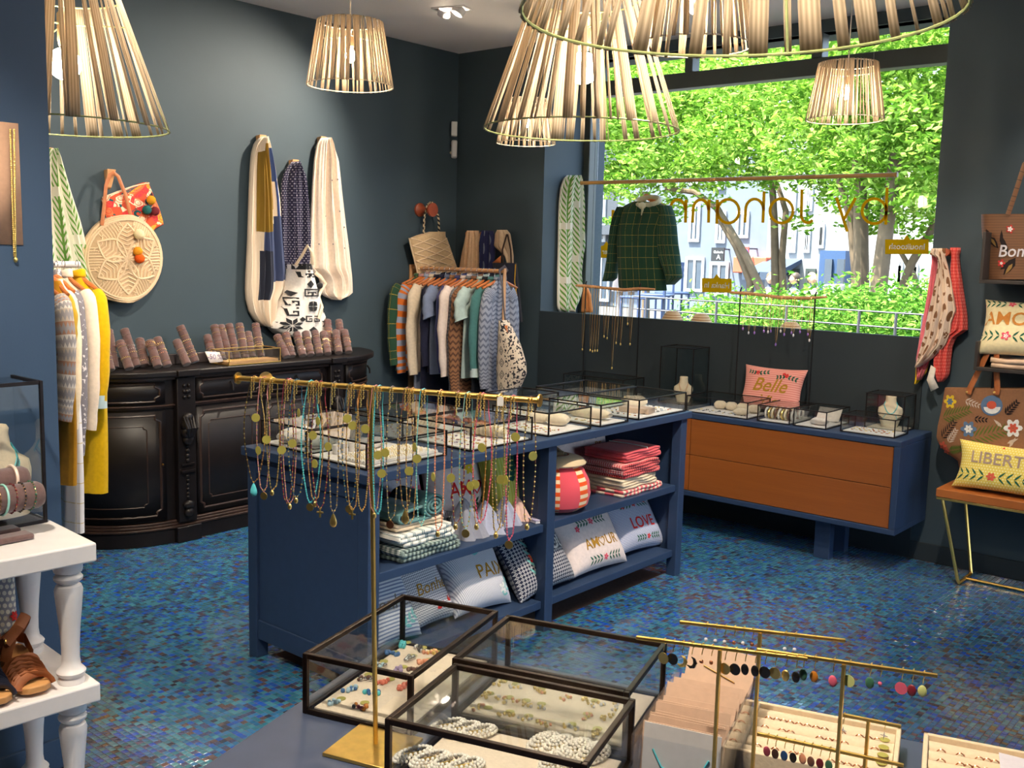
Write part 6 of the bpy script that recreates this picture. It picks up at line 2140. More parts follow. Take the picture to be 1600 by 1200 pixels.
for i in range(3):
    m = MB().lathe([(.014, 0), (.014, .035)], 14, tuple(box_pt('v', .07, .09 + i * .04, .01)))
    m.thing('bangle_cup', PILLOWW, ['first', 'second', 'third'][i] + ' small white cup at the end of the ring tray box', 'cup')
for i in range(3):
    pillow('w', .1 + i * .08, .10, .18, .07, .06, PI / 2 + .2, PILLOWW, ['leftmost', 'middle', 'rightmost'][i] + ' rolled white cloth in the far left counter box')
for i, key in enumerate(('w', 'x')):
    pp = [box_pt(key, .05, .30, .012), box_pt(key, .25, .30, .012)]
    fr_, w_ = seat_frame(pp[0], pp[1], .7)
    o = thing('easel_card', ('striped cream card leaning in the far left counter box', 'striped cream card leaning in the back row counter box')[i], 'card', mat=fr_)
    MB().prism([(-w_ / 2, 0), (w_ / 2, 0), (w_ / 2, .085), (-w_ / 2, .085)], 0, .003).part('card', stripes('card_wood_stripe', [(0, (226, 206, 184)), (.5, (196, 176, 156)), (.8, (214, 196, 176))], 9, 0), o)
STRP = stripes('pillow_stripe', [(0, (222, 206, 180)), (.62, (120, 110, 92)), (.7, (222, 206, 180)), (.85, (150, 140, 120))], 0, 9)
pillow('u', .16, .27, .20, .065, .055, .15, STRP, 'cream pillow with dark stripes in the second counter box')
jewels('u', 'small gold pieces on the pad of the second counter box', lay(.30, .39, 7, 6, seed=3), [GOLD, M('rose_gold'), GARN, MAUVE], 3)
pillow('s', .09, .22, .10, .075, .055, .5, PILLOW, 'left square pillow in the third counter box'); pillow('s', .20, .23, .10, .075, .055, .3, PILLOW, 'right square pillow in the third counter box')
jewels('s', 'rose gold earrings on the pad of the third counter box', lay(.33, .17, 7, 4, seed=4), [GOLD, M('rose_gold'), M('rose_gold')], 4)
pillow('r', .15, .13, .23, .06, .05, .1, PILLOW, 'long cream pillow in the fourth counter box')
jewels('r', 'gold studs on the pad of the fourth counter box', lay(.31, .09, 6, 2, seed=5), [GOLD, M('rose_gold')], 5)
MB().box(0, .16, 0, .09, 0, .026).thing('wooden_riser', M('riser_wood', (186, 160, 140), .7), 'pale wooden riser inside the right end counter box', 'block', loc=tuple(box_pt('q', .12, .10, .0105)), rot=(0, 0, .2), bevel=.002)
pillow('q', .08, .30, .13, .07, .06, .8, PILLOW, 'cream pillow in the right end counter box')
jewels('q', 'rose gold rings around the riser in the right end counter box', lay(.30, .43, 7, 9, seed=6), [GOLD, M('rose_gold'), BLACKB, SILVER], 6)
jewels('p', 'small gold pieces in the far back counter box', lay(.33, .42, 6, 7, seed=7), [GOLD, SILVER], 7)
jewels('x', 'gold pieces in the back row counter box', lay(.33, .25, 6, 5, seed=8), [GOLD, M('rose_gold')], 8)
jewels('t', 'gold pieces under the blue reflecting lid', lay(.24, .30, 5, 6, seed=9), [GOLD], 9)
# sideboard boxes
for i in range(4):
    pillow('b1', .12 + i * .075, .20, .07, .06, .05, .35, PILLOW, ['first', 'second', 'third', 'fourth'][i] + ' cream pillow from the left in the sideboard bracelet box')
pillow('b1', .33, .07, .09, .06, .04, .2, PILLOW, 'front pillow in the sideboard bracelet box')
jewels('b1', 'dark charms on the pad of the sideboard bracelet box', lay(.40, .13, 8, 3, seed=10), [BLACKB, SILVER, GOLD], 10)
for j in range(2):
    bgl = thing('bangle_roll', ('front', 'back')[j] + ' roll of stacked bangles in the narrow sideboard box', 'bangles', tuple(box_pt('b2', .1, .09 + .1 * j, .0105)))
    for i in range(9):
        MB().tube([(-.08 + i * .02, .028 * math.cos(a), .03 + .028 * math.sin(a)) for a in [2 * PI * t / 14 for t in range(14)]], .0062, 6, closed=True).part('bangle', [PILLOWW, GOLD, cols('bone', (226, 210, 180)), BROWNB][i % 4], bgl)
pp = [box_pt('b3', .03, .24, .012), box_pt('b3', .165, .24, .012)]
fr_, w_ = seat_frame(pp[0], pp[1], .6)
MB().prism([(-w_ / 2, 0), (w_ / 2, 0), (w_ / 2, .085), (-w_ / 2, .085)], 0, .003).move(fr_).thing('easel_card', PILLOWW, 'white card leaning in the narrow sideboard box', 'card')
pillow('b3', .12, .08, .09, .06, .04, .1, PILLOWW, 'white pillow before the leaning card')
jewels('b4', 'thin chains on the pad of the wide sideboard box', lay(.28, .19, 8, 3, seed=12), [GOLD, M('rose_gold')], 12)

def bust(name_label, loc, rz, s=1.0, strands=(), group=None, wide=0.0):
    """flat necklace bust facing local -y"""
    o = thing('necklace_bust', name_label, 'bust', loc, rz, group)
    prof = [(0, .05 + wide, .03), (.01, .052 + wide, .032), (.06, .068 + wide * .3, .036), (.10, .078, .036), (.125, .074, .032), (.14, .05, .03), (.155, .036, .028), (.185, .032, .027), (.2, .034, .028), (.206, .03, .025)]
    def f(u, v):
        z_ = v * .206
        hw, th = interp(prof, z_)
        a = 2 * PI * u
        return Vector((hw * math.copysign(abs(math.cos(a)) ** .85, math.cos(a)) * s, (th * math.sin(a) + .02 * (z_ / .2 - .5)) * s, z_ * s))
    m = MB().grid(f, 28, 30, cu=True)
    m.f.append(tuple(range(28))[::-1]); m.mi.append(0)
    m.f.append(tuple(30 * 28 + i for i in range(28))); m.mi.append(0)
    m.part('bust', BUSTM, o)
    for dep, wd, mt_, rr_ in strands:
        pts = []
        for i in range(17):
            t = -1 + i / 8
            x = wd * t
            z_ = .165 - dep * (1 - t * t)
            hw, th = interp(prof, z_)
            x = max(-hw * .97, min(hw * .97, x))
            uu = x / hw
            y = -th * math.sqrt(1 - abs(uu) ** 2.3) + .02 * (z_ / .2 - .5) - .003
            pts.append(Vector((x * s, y * s, z_ * s)))
        MB().tube(pts, rr_ * s, 5).part('necklace', mt_, o)
    return o
bust('small cream bust with thin chains in the tall dark case', tuple(box_pt('tc', .12, .10, .006)), .5, .78, ((.07, .04, M('rose_gold'), .0012), (.09, .042, GARN, .0012), (.11, .044, GOLD, .0012)))
bust('cream bust with a turquoise strand in the taller sideboard box', tuple(box_pt('b5', .108, .09, .0105)), .4, .85, ((.075, .05, TURQ, .0028),))

# ---- earrings in the foreground boxes
def earring_pair(px, py, mats, seed, label, tagpx=None, group=None, n=8, r0=.0042):
    p_ = at(px, py, 'z', TZ + .0105)
    rr = random.Random(seed)
    o = thing('stud_earrings', label, 'earrings', tuple(p_), rr.uniform(0, 3), group)
    for k_, mt_ in enumerate(mats):
        m = MB()
        for q in range(max(2, n // len(mats))):
            a = rr.uniform(0, 2 * PI)
            sd = -1 if q % 2 else 1
            m.ball((sd * .0085 + .006 * math.cos(a), .006 * math.sin(a), .003), r0 * rr.uniform(.7, 1.1), 6, 5)
        m.part('stones', mt_, o, kind='stuff')
    if tagpx:
        q = at(*tagpx, 'z', TZ + .0115) - p_
        rz_ = -o.rotation_euler.z
        q = Matrix.Rotation(rz_, 3, 'Z') @ q
        MB().lathe([(.009, 0), (.009, .0006)], 16, (q.x, q.y, 0)).part('tag', TAGM, o)
    return o
zb1 = lambda x, y: (470 + .2 * x, 910 + .2 * y)
E1 = [((795, 495), (832, 466), [TURQ], 'turquoise'), ((710, 562), (737, 541), [BLUEB], 'slate blue'), ((930, 526), (955, 506), [BLACKB, SILVER], 'black and silver'), ((1010, 552), (1072, 540), [PEACH, GOLD], 'peach and gold at the right edge'), ((950, 630), (1002, 600), [PEACH], 'peach'), ((850, 600), (876, 570), [SILVER], 'pale silver'),
      ((760, 686), (802, 656), [MAUVE], 'mauve'), ((895, 690), (925, 675), [BROWNB], 'brown'), ((495, 762), (530, 716), [BROWNB, SILVER], 'grey brown'), ((645, 788), (702, 752), [CORALB], 'coral'), ((805, 822), None, [CORALB], 'large coral'), ((380, 842), (416, 815), [BLUEB, PALEB], 'two tone blue'), ((250, 942), (316, 904), [PALEB], 'pale blue flower'), ((555, 870), (590, 850), [BLUEB, TURQ], 'sea blue'), ((465, 980), (500, 936), [GARN, BLACKB, AMBERB], 'large garnet and amber'), ((620, 650), (650, 612), [SILVER, PALEB], 'ice coloured'),
      ]
for i, (p_, tg_, mats_, wd) in enumerate(E1):
    earring_pair(*zb1(*p_), mats_, i, wd + ' stud earrings in the left foreground glass box', zb1(*tg_) if tg_ else None, 'earrings in the left foreground box', 10, .005)
zb3 = lambda x, y: (590 + .25 * x, 1020 + .25 * y)
E2 = [((760, 200), (785, 175)), ((870, 218), (868, 190)), ((1015, 240), (1022, 222)), ((675, 272), (702, 250)), ((770, 300), None), ((830, 300), (826, 276)), ((910, 322), (930, 295)), ((1000, 346), (1024, 316)), ((632, 352), (690, 340)), ((802, 390), (828, 366)), ((925, 415), (945, 392)), ((1180, 285), None), ((1318, 310), (1360, 298)), ((1376, 330), None), ((1298, 406), (1312, 380)), ((1440, 408), None), ((1205, 470), (1214, 444)), ((1035, 450), None), ((1365, 512), (1374, 472)), ((1480, 345), None)]
for i, (p_, tg_) in enumerate(E2):
    p3 = zb3(*p_)
    w_ = at(*p3, 'z', TZ + .0105)
    b_ = w_.dot(TV)
    if b_ < 1.645: continue
    earring_pair(*p3, [[GOLD], [GOLD, CRYST], [GOLD, PEACH]][i % 3], 50 + i, 'gold stud earrings laid out in the rear foreground glass box', zb3(*tg_) if tg_ else None, 'gold studs in the rear foreground box', 8, .0036)
# pearl hair clips
PEARL = M('pearl', (240, 232, 222), .22, 0, .04, 40, .6)
def pearl_clip(solid):
    o = thing('pearl_hair_clip', 'pearl covered oval hair clip', 'hair clip', (0, 0, 0), 0, 'pearl hair clips in the nearest glass box')
    m = MB()
    a_, b_ = .038, .017
    for tier, (k_, z_) in enumerate(((1.0, .006), (.9, .0105), (.74, .0135)) if not solid else ((1.0, .004), (.97, .010), (.82, .0155), (.6, .019), (.34, .021), (.1, .022))):
        n_ = max(3, int((26 if not solid else 24) * (k_ ** .9)))
        for q in range(n_):
            t = 2 * PI * (q + tier * .5) / n_
            m.ball((a_ * k_ * math.cos(t), b_ * (k_ if solid else 1 - (1 - k_) * 1.3) * math.sin(t) * (1.2 if solid else 1), z_), .0034, 7, 5)
    m.part('pearls', PEARL, o, kind='stuff')
    MB().tube([(-.036, 0, .004), (-.012, .003, .008), (.012, -.003, .008), (.036, 0, .004)], .004, 6, flat=.5).part('barrette', GOLD, o)
    return o
cl0, cl1 = pearl_clip(False), pearl_clip(True)
clips = [(0, (440, 480), .95), (0, (530, 500), .95), (0, (625, 520), .95), (0, (225, 660), 1.0), (0, (330, 690), 1.0), (0, (450, 715), 1.0), (0, (540, 735), 1.0), (1, (1040, 590), 1.2), (1, (1130, 610), 1.2), (1, (1240, 630), 1.2), (1, (1345, 655), 1.2), (1, (1120, 700), 1.2)]
used = {0: False, 1: False}
for i, (k_, p_, ang) in enumerate(clips):
    q = at(*zb3(*p_), 'z', TZ + .011)
    src = (cl0, cl1)[k_]
    lb = ('open oval pearl hair clip, ' if k_ == 0 else 'domed pearl hair clip, ') + ['first of the upper row', 'second of the upper row', 'third of the upper row', 'first of the lower left row', 'second of the lower left row', 'third of the lower left row', 'fourth of the lower left row', 'first of the right row', 'second of the right row', 'third of the right row', 'fourth of the right row', 'lowest of the right row'][i]
    if not used[k_]:
        used[k_] = True
        src.location = q; src.rotation_euler = (0, 0, TA + ang); src['label'] = lb
        WM[src] = Matrix.Translation(q) @ Matrix.Rotation(TA + ang, 4, 'Z')
    else:
        dup(src, loc=q, rz=TA + ang, label=lb)

# ---- clear box of jewellery cards
ACRYL = glass_mat('clear_acrylic', (248, 250, 252), 1.0)
ab = thing('acrylic_card_box', 'clear acrylic box filled with jewellery cards', 'box', T(-.413, 1.478, TZ + .0005), TA)
aw, ad, ah = .142, .315, .12
for bx in ((0, aw, 0, .004), (0, aw, ad - .004, ad), (0, .004, .004, ad - .004), (aw - .004, aw, .004, ad - .004)):
    MB().box(bx[0], bx[1], bx[2], bx[3], 0, ah).part('wall', ACRYL, ab, smooth=False)
MB().box(0, aw, 0, ad, 0, .004).part('floor', ACRYL, ab, smooth=False)
CARDM = M('card_blush', (204, 172, 148), .85, 0, .06, 60); CARDG = M('card_grey', (200, 196, 194), .85, 0, .04, 60)
cme = MB().box(-.062, .062, -.0008, .0008, 0, .125).mesh('card', CARDM, smooth=False)
for i in range(24):
    t = i / 23
    c = bpy.data.objects.new('jewellery_card', cme if i else MB().box(-.062, .062, -.0008, .0008, 0, .125).mesh('card', CARDG, smooth=False))
    COL.objects.link(c)
    q = T(-.413, 1.478) + TU * (aw / 2 + random.Random(i).uniform(-.004, .004)) + TV * (.02 + .235 * t)
    c.location = (q.x, q.y, TZ + .006 + (random.Random(i + 40).uniform(-.012, .008) if i else 0))
    c.rotation_euler = (-.12 - .5 * t + random.Random(i + 70).uniform(-.05, .05) * (i > 0), 0, TA + random.Random(i + 9).uniform(-.05, .05))
    c['label'] = 'grey card with a turquoise bracelet at the front of the acrylic box' if i == 0 else ('blush card with a gold chain, farthest back in the acrylic box' if i == 23 else 'blush jewellery card packed in the acrylic box')
    c['category'] = 'card'
    c['group'] = 'cards in the acrylic box'
    WM[c] = Matrix.Translation(c.location) @ c.rotation_euler.to_matrix().to_4x4()
    if i == 23:
        c.location.z += .05
        MB().tube([(-.03 + .006 * j, -.0025, .09 - .002 * j) for j in range(11)], .0012, 5).part('chain', GOLD, c)
    if i == 0:
        MB().tube([(-.045, -.003, .085), (-.03, -.003, .06), (0, -.003, .045), (.03, -.003, .055), (.045, -.003, .085)], .0016, 5).part('bracelet', TURQ, c)

# ---- ring trays at the right
def tray(label, a0, a1, b0, b1, n):
    o = thing('ring_tray', label, 'tray', T((a0 + a1) / 2, (b0 + b1) / 2, TZ + .0005), TA, 'linen ring trays on the foreground table')
    w_, d_ = a1 - a0, b1 - b0
    SU = M('tray_linen', (222, 202, 172), .95, 0, .05, 150, .1, .2)
    for bx in ((-w_ / 2, w_ / 2, -d_ / 2, -d_ / 2 + .008), (-w_ / 2, w_ / 2, d_ / 2 - .008, d_ / 2), (-w_ / 2, -w_ / 2 + .008, -d_ / 2, d_ / 2), (w_ / 2 - .008, w_ / 2, -d_ / 2, d_ / 2)):
        MB().box(*bx, 0, .045).part('side', SU, o, bevel=.002)
    MB().box(-w_ / 2, w_ / 2, -d_ / 2, d_ / 2, 0, .006).part('bottom', SU, o)
    for i in range(n):
        y = lerp(-d_ / 2 + .008, d_ / 2 - .008, (i + .5) / n)
        MB().cyl((-w_ / 2 + .009, y, .022), (w_ / 2 - .009, y, .022), (d_ - .016) / n * .5, n=10).part('ring_roll', SU, o)
    m = MB()
    rr = random.Random(n)
    for i in range(1, n):
        y = lerp(-d_ / 2 + .008, d_ / 2 - .008, i / n)
        x = -w_ / 2 + .03
        while x < w_ / 2 - .03:
            m.tube([(x + .007 * math.cos(a), y, .032 + .007 * math.sin(a)) for a in [2 * PI * t / 9 for t in range(9)]], .0012, 4, closed=True)
            x += rr.choice((.012, .015, .03, .05))
    m.part('rings', M('rose_gold'), o, kind='stuff')
    for i in range(4):
        MB().lathe([(.009, 0), (.009, .0006)], 16, (w_ / 2 - .025, -.04 + .03 * i, .042)).part('tag', TAGM, o)
    return o
tray('linen ring tray with gold rings behind the gem earring stand', -.28, -.024, 1.655, 1.865, 5)
tray('linen ring tray cut by the right end of the picture', .013, .30, 1.63, 1.868, 6)
MB().box(-.07, .07, -.09, .09, 0, .0008).thing('paper_sheet', cloth('paper_lilac', (206, 200, 208)), 'pale paper sheet lying across the right hand ring tray', 'paper', loc=T(.20, 1.72, TZ + .055), rot=(0, .06, TA))

# ---- brass earring stands
def t_stand(label, e0, e1, pole, z, seed, drops, low=None):
    """e0, e1, pole: picture points of the bar ends and of the pole on the bar"""
    a, b, c = at(*e0, 'z', z), at(*e1, 'z', z), at(*pole, 'z', z)
    o = thing('earring_stand', label, 'earring stand', (c.x, c.y, TZ), 0, 'brass earring stands')
    MB().bar(a, b, .0052).part('bar', BRASS, o, world=True, smooth=False, bevel=.001)
    MB().bar((c.x, c.y, TZ + .004), (c.x, c.y, z - .002), .0045, up=(0, 1, 0)).part('pole', BRASS, o, world=True, smooth=False)
    MB().box(c.x - .04, c.x + .04, c.y - .03, c.y + .03, TZ + .0005, TZ + .004).part('base', BRASS, o, world=True, bevel=.001)
    for px, py, kind, mt_, wd in drops:
        y = lerp(e0[1], e1[1], (px - e0[0]) / (e1[0] - e0[0]))
        q = at(px, y, 'z', z)
        ln = (py - y) / CAM_F * ((q - CAM).dot(FWD))
        e = thing('drop_earring', wd, 'earring', (q.x, q.y, q.z - .003), 0, 'drop earrings on the brass stands')
        MB().tube([(0, -.003, .006), (0, .003, .007), (0, .004, 0), (0, 0, -.006), (0, -.001, -ln * .5)], .0007, 5).part('hook', GOLD, e)
        if kind == 'disc':
            MB().lathe([(.0085, -.0006), (.0085, .0006)], 16, (0, -.001, -ln), Matrix.Rotation(PI / 2, 4, 'X') ).part('disc', mt_, e)
        elif kind == 'oval':
            MB().ball((0, -.001, -ln), .0062, 12, 8, (1, .35, 1.35)).part('stone', mt_, e)
        elif kind == 'moon':
            MB().tube([(-.002 + .008 * math.cos(t), -.001, -ln + .008 * math.sin(t)) for t in [math.radians(x) for x in (-130, -90, -45, 0, 45, 80)]], [.0006, .002, .003, .003, .002, .0006], 6).part('crescent', mt_, e)
        elif kind == 'star':
            m = MB()
            for ang in (0, PI / 2):
                m.tube([(-.006 * math.cos(ang), -.001, -ln - .006 * math.sin(ang)), (0, -.001, -ln), (.006 * math.cos(ang), -.001, -ln + .006 * math.sin(ang))], [.0003, .0014, .0003], 5)
            m.part('star', mt_, e)
        else:
            MB().ball((0, -.001, -ln), .003, 8, 6).part('stone', mt_, e)
BLK = M('black_enamel', (26, 24, 24), .2, 0, .1); GLD = GOLD
zd = lambda x, y: (980 + .2083 * x, 950 + .2083 * y)
def D(x, y, kind, mt_, wd): return (*zd(x, y), kind, mt_, wd)
t_stand('brass earring stand with black enamel drops, nearest the clear box', (994, 996), (1262, 1030), (1125, 1014), 1.10, 1,
    [D(280, 365, 'disc', GLD, 'gold fan drop at the left end of the enamel stand'), D(350, 372, 'disc', BLK, 'black hexagon drop, second on the enamel stand'), D(420, 385, 'moon', GLD, 'gold crescent drop on the enamel stand'), D(492, 395, 'moon', BLK, 'black crescent drop on the enamel stand'), D(566, 390, 'dot', M('rose_gold'), 'small rose gold drop, left of two on the enamel stand'), D(638, 398, 'dot', M('rose_gold'), 'small rose gold drop, right of two on the enamel stand'),
     D(742, 445, 'disc', GLD, 'gold and black teardrop right of the enamel stand pole'), D(818, 450, 'disc', BLK, 'black pentagon drop on the enamel stand'), D(892, 450, 'oval', BLK, 'small black oval drop on the enamel stand'), D(968, 462, 'oval', BLK, 'black oval drop before the middle pole'), D(1042, 472, 'disc', BLK, 'largest black disc drop on the enamel stand'), D(1118, 478, 'disc', GLD, 'gold half moon drop on the enamel stand'), D(1198, 496, 'oval', GLD, 'gold striped oval drop on the enamel stand'), D(1275, 508, 'oval', BLK, 'last black oval drop on the enamel stand')])
t_stand('brass earring stand with tiny hoop drops, farthest back', (1062, 972), (1321, 1001), (1188, 987), 1.10, 2,
    [D(598, 225, 'dot', CRYST, 'tiny crystal drop, first on the rear stand'), D(668, 235, 'dot', CRYST, 'tiny crystal drop, second on the rear stand'), D(738, 242, 'dot', CRYST, 'tiny crystal drop, third on the rear stand'), D(808, 248, 'dot', M('rose_gold'), 'tiny rose gold drop, fourth on the rear stand'), D(876, 252, 'dot', CRYST, 'tiny crystal drop, fifth on the rear stand'), D(944, 262, 'dot', M('rose_gold'), 'tiny rose gold drop left of the rear pole'), D(1190, 295, 'dot', CRYST, 'tiny crystal drop right of the rear pole'), D(1264, 300, 'dot', CRYST, 'last tiny crystal drop on the rear stand')])
ze = lambda x, y: (1280 + .2 * x, 980 + .2 * y)
def Dz(x, y, kind, mt_, wd): return (*ze(x, y), kind, mt_, wd)
t_stand('brass earring stand with coloured gem drops at the right', (1182, 1015), (1465, 1056), (1319, 1036), 1.10, 3,
    [D(1330, 490, 'oval', GREENB, 'slim green drop at the left of the gem stand'), D(1412, 505, 'oval', AMBERB, 'amber drop on the gem stand'), Dz(118, 410, 'oval', PINKB, 'pink drop left of the gem stand pole'), Dz(242, 408, 'disc', LIMEB, 'round lime drop right of the gem stand pole'), Dz(405, 422, 'oval', GREENB, 'dark green drop on the gem stand'), Dz(486, 428, 'dot', PINKB, 'small magenta drop on the gem stand'), Dz(652, 465, 'disc', PINKB, 'round raspberry drop on the gem stand'), Dz(735, 482, 'oval', GARN, 'dark garnet drop on the gem stand'), Dz(818, 488, 'oval', LIMEB, 'pale honey drop at the right end of the gem stand')])
t_stand('low brass earring stand across the linen ring tray', (1183, 1146), (1412, 1196), (1352, 1183), .90, 4,
    [(1200, 1172, 'oval', PINKB, 'pink gem drop, first on the low stand'), (1213, 1176, 'oval', BROWNB, 'brown gem drop, second on the low stand'), (1227, 1179, 'oval', BLUEB, 'slate gem drop, third on the low stand'), (1241, 1182, 'oval', BLACKB, 'black gem drop, fourth on the low stand'), (1256, 1184, 'oval', PEACH, 'peach gem drop, fifth on the low stand'), (1269, 1188, 'oval', BROWNB, 'smoky gem drop, sixth on the low stand'), (1283, 1191, 'oval', GARN, 'garnet gem drop, seventh on the low stand'), (1297, 1194, 'oval', GREENB, 'green gem drop, eighth on the low stand')])
t_stand('small brass earring stand with star drops above the ring tray', (1317, 1117), (1408, 1135), (1357, 1125), .955, 5,
    [(1319, 1139, 'star', SILVER, 'silver star drop at the left of the small stand'), (1383, 1147, 'star', SILVER, 'silver star drop at the right of the small stand')])

# ---- brass necklace stand
pf = at(587, 1167, 'z', TZ)
NZ = 1.423
ea, eb = at(373, 591, 'z', NZ), at(842, 626, 'z', NZ)
ns = thing('necklace_stand', 'tall brass necklace stand with a long bar over the counter', 'necklace stand', (pf.x, pf.y, TZ))
m = MB()
bx0 = T(pf.dot(TU) - .068, pf.dot(TV) - .075)
b_ = MB().box(-.065, .065, -.07, .055, .0005, .007)
b_.v = [tuple(Vector((pf.x, pf.y, TZ)) + TU * x + TV * y + Vector((0, 0, z))) for x, y, z in b_.v]
b_.part('base', BRASS, ns, world=True, bevel=.001)
dirn = (eb - ea).normalized()
tpole = (pf - ea).dot(dirn)
pc = ea + dirn * tpole
MB().cyl((pf.x, pf.y, TZ + .006), (pc.x, pc.y, NZ), .0042, n=12).part('pole', BRASS, ns, world=True)
MB().cyl(ea, eb, .0048, n=12).part('bar', BRASS, ns, world=True)
for e, s_ in ((ea, -1), (eb, 1)):
    MB().cyl(e, e + dirn * s_ * .003, .0105, n=18).part('end_disc', BRASS, ns, world=True)
def necklace(px, ybot, mt_, label, bead=GOLD, pend=None, pm=None, tag=True, spread=.008, step=.009, br=.0016, seed=0):
    rr = random.Random(seed)
    t = (px - 373) / (842 - 373)
    # point of the bar seen at this column
    lo, hi = 0.0, 1.0
    for _ in range(30):
        md = (lo + hi) / 2
        q = ea + (eb - ea) * md - CAM
        if 800 + CAM_F * q.dot(RIGHT) / q.dot(FWD) < px: lo = md
        else: hi = md
    q = ea + (eb - ea) * md
    dp = (q - CAM).dot(FWD)
    yb = 600 - CAM_F * (q - CAM).dot(UP) / dp
    L = (ybot - yb) / CAM_F * dp
    o = thing('necklace', label, 'necklace', (q.x, q.y, q.z), math.atan2(dirn.y, dirn.x), 'necklaces on the brass stand')
    ph = rr.uniform(-.002, .002)
    path = []
    n_ = 14
    for i in range(n_ + 1):
        s_ = i / n_
        path.append(Vector((-.003 - spread * math.sin(PI * min(1, s_ * .95)) + ph, -.0055, .003 - L * s_ * .97)))
    path.append(Vector((0, -.004, -L)))
    for i in range(n_, -1, -1):
        s_ = i / n_
        path.append(Vector((.003 + spread * math.sin(PI * min(1, s_ * .95)) + ph, .0055 * (1 if s_ < .1 else .2), .003 - L * s_ * .97)))
    path.append(Vector((0, 0, .0062)))
    MB().tube(path, .0008, 4, closed=True).part('cord', mt_, o)
    m = MB()
    acc = 0.0
    for a_, b_ in zip(path, path[1:]):
        sg = (b_ - a_).length
        while acc < sg:
            c_ = a_ + (b_ - a_) * (acc / sg)
            if c_.z < -.035:
                m.ball(c_, br, 5, 4)
            acc += step * rr.uniform(.75, 1.25)
        acc -= sg
    if m.v: m.part('beads', bead, o, kind='stuff')
    ch = MB()
    for i in range(11):
        ch.ball((.0008 * (i % 2) - .002, -.0065, .003 - i * .0034), .0018, 5, 4)
        if i < 7: ch.ball((.0008 * (i % 2) + .003, -.0065, .003 - i * .0034), .0016, 5, 4)
    ch.part('extension_chain', GOLD, o, kind='stuff')
    if pend == 'drop':
        MB().lathe([(.0004, 0), (.003, -.004), (.0062, -.012), (.007, -.017), (.0055, -.022), (.002, -.0245)], 14, (0, -.004, -L), Matrix.Diagonal((1, .5, 1)).to_4x4()).part('pendant', pm, o)
    elif pend == 'disc':
        MB().lathe([(.007, -.0006), (.007, .0006)], 14, (0, -.004, -L - .007), Matrix.Rotation(PI / 2, 4, 'X')).part('pendant', pm or GOLD, o)
    elif pend == 'cross':
        k_ = MB().bar((0, -.004, -L - .014), (0, -.004, -L + .002), .0025).bar((-.006, -.004, -L - .005), (.006, -.004, -L - .005), .0025)
        k_.part('pendant', pm or GOLD, o)
    elif pend == 'charm':
        k_ = MB().ball((0, -.004, -L - .004), .004, 8, 6, (1, .7, 1.3))
        k_.part('pendant', pm or GOLD, o)
    if tag:
        z_ = -L * rr.uniform(.25, .7)
        k_ = MB().lathe([(.0075, -.0004), (.0075, .0004)], 14, (rr.choice((-.008, .008)), -.008, z_), Matrix.Rotation(rr.uniform(-.8, .8), 4, 'Z') @ Matrix.Rotation(PI / 2, 4, 'X'))
        k_.part('tag', TAGM, o)
    return o
CH = M('fine_gold_chain', (206, 160, 96), .3, 1.0, .06); BLUEC = cols('petrol_cord', (36, 84, 112), .8); REDC = cols('wine_cord', (130, 40, 56), .8); PINKC = cols('rose_cord', (206, 140, 140), .8); TANC = cols('tan_cord', (190, 140, 90), .8); GREYC = cols('grey_cord', (120, 112, 110), .8)
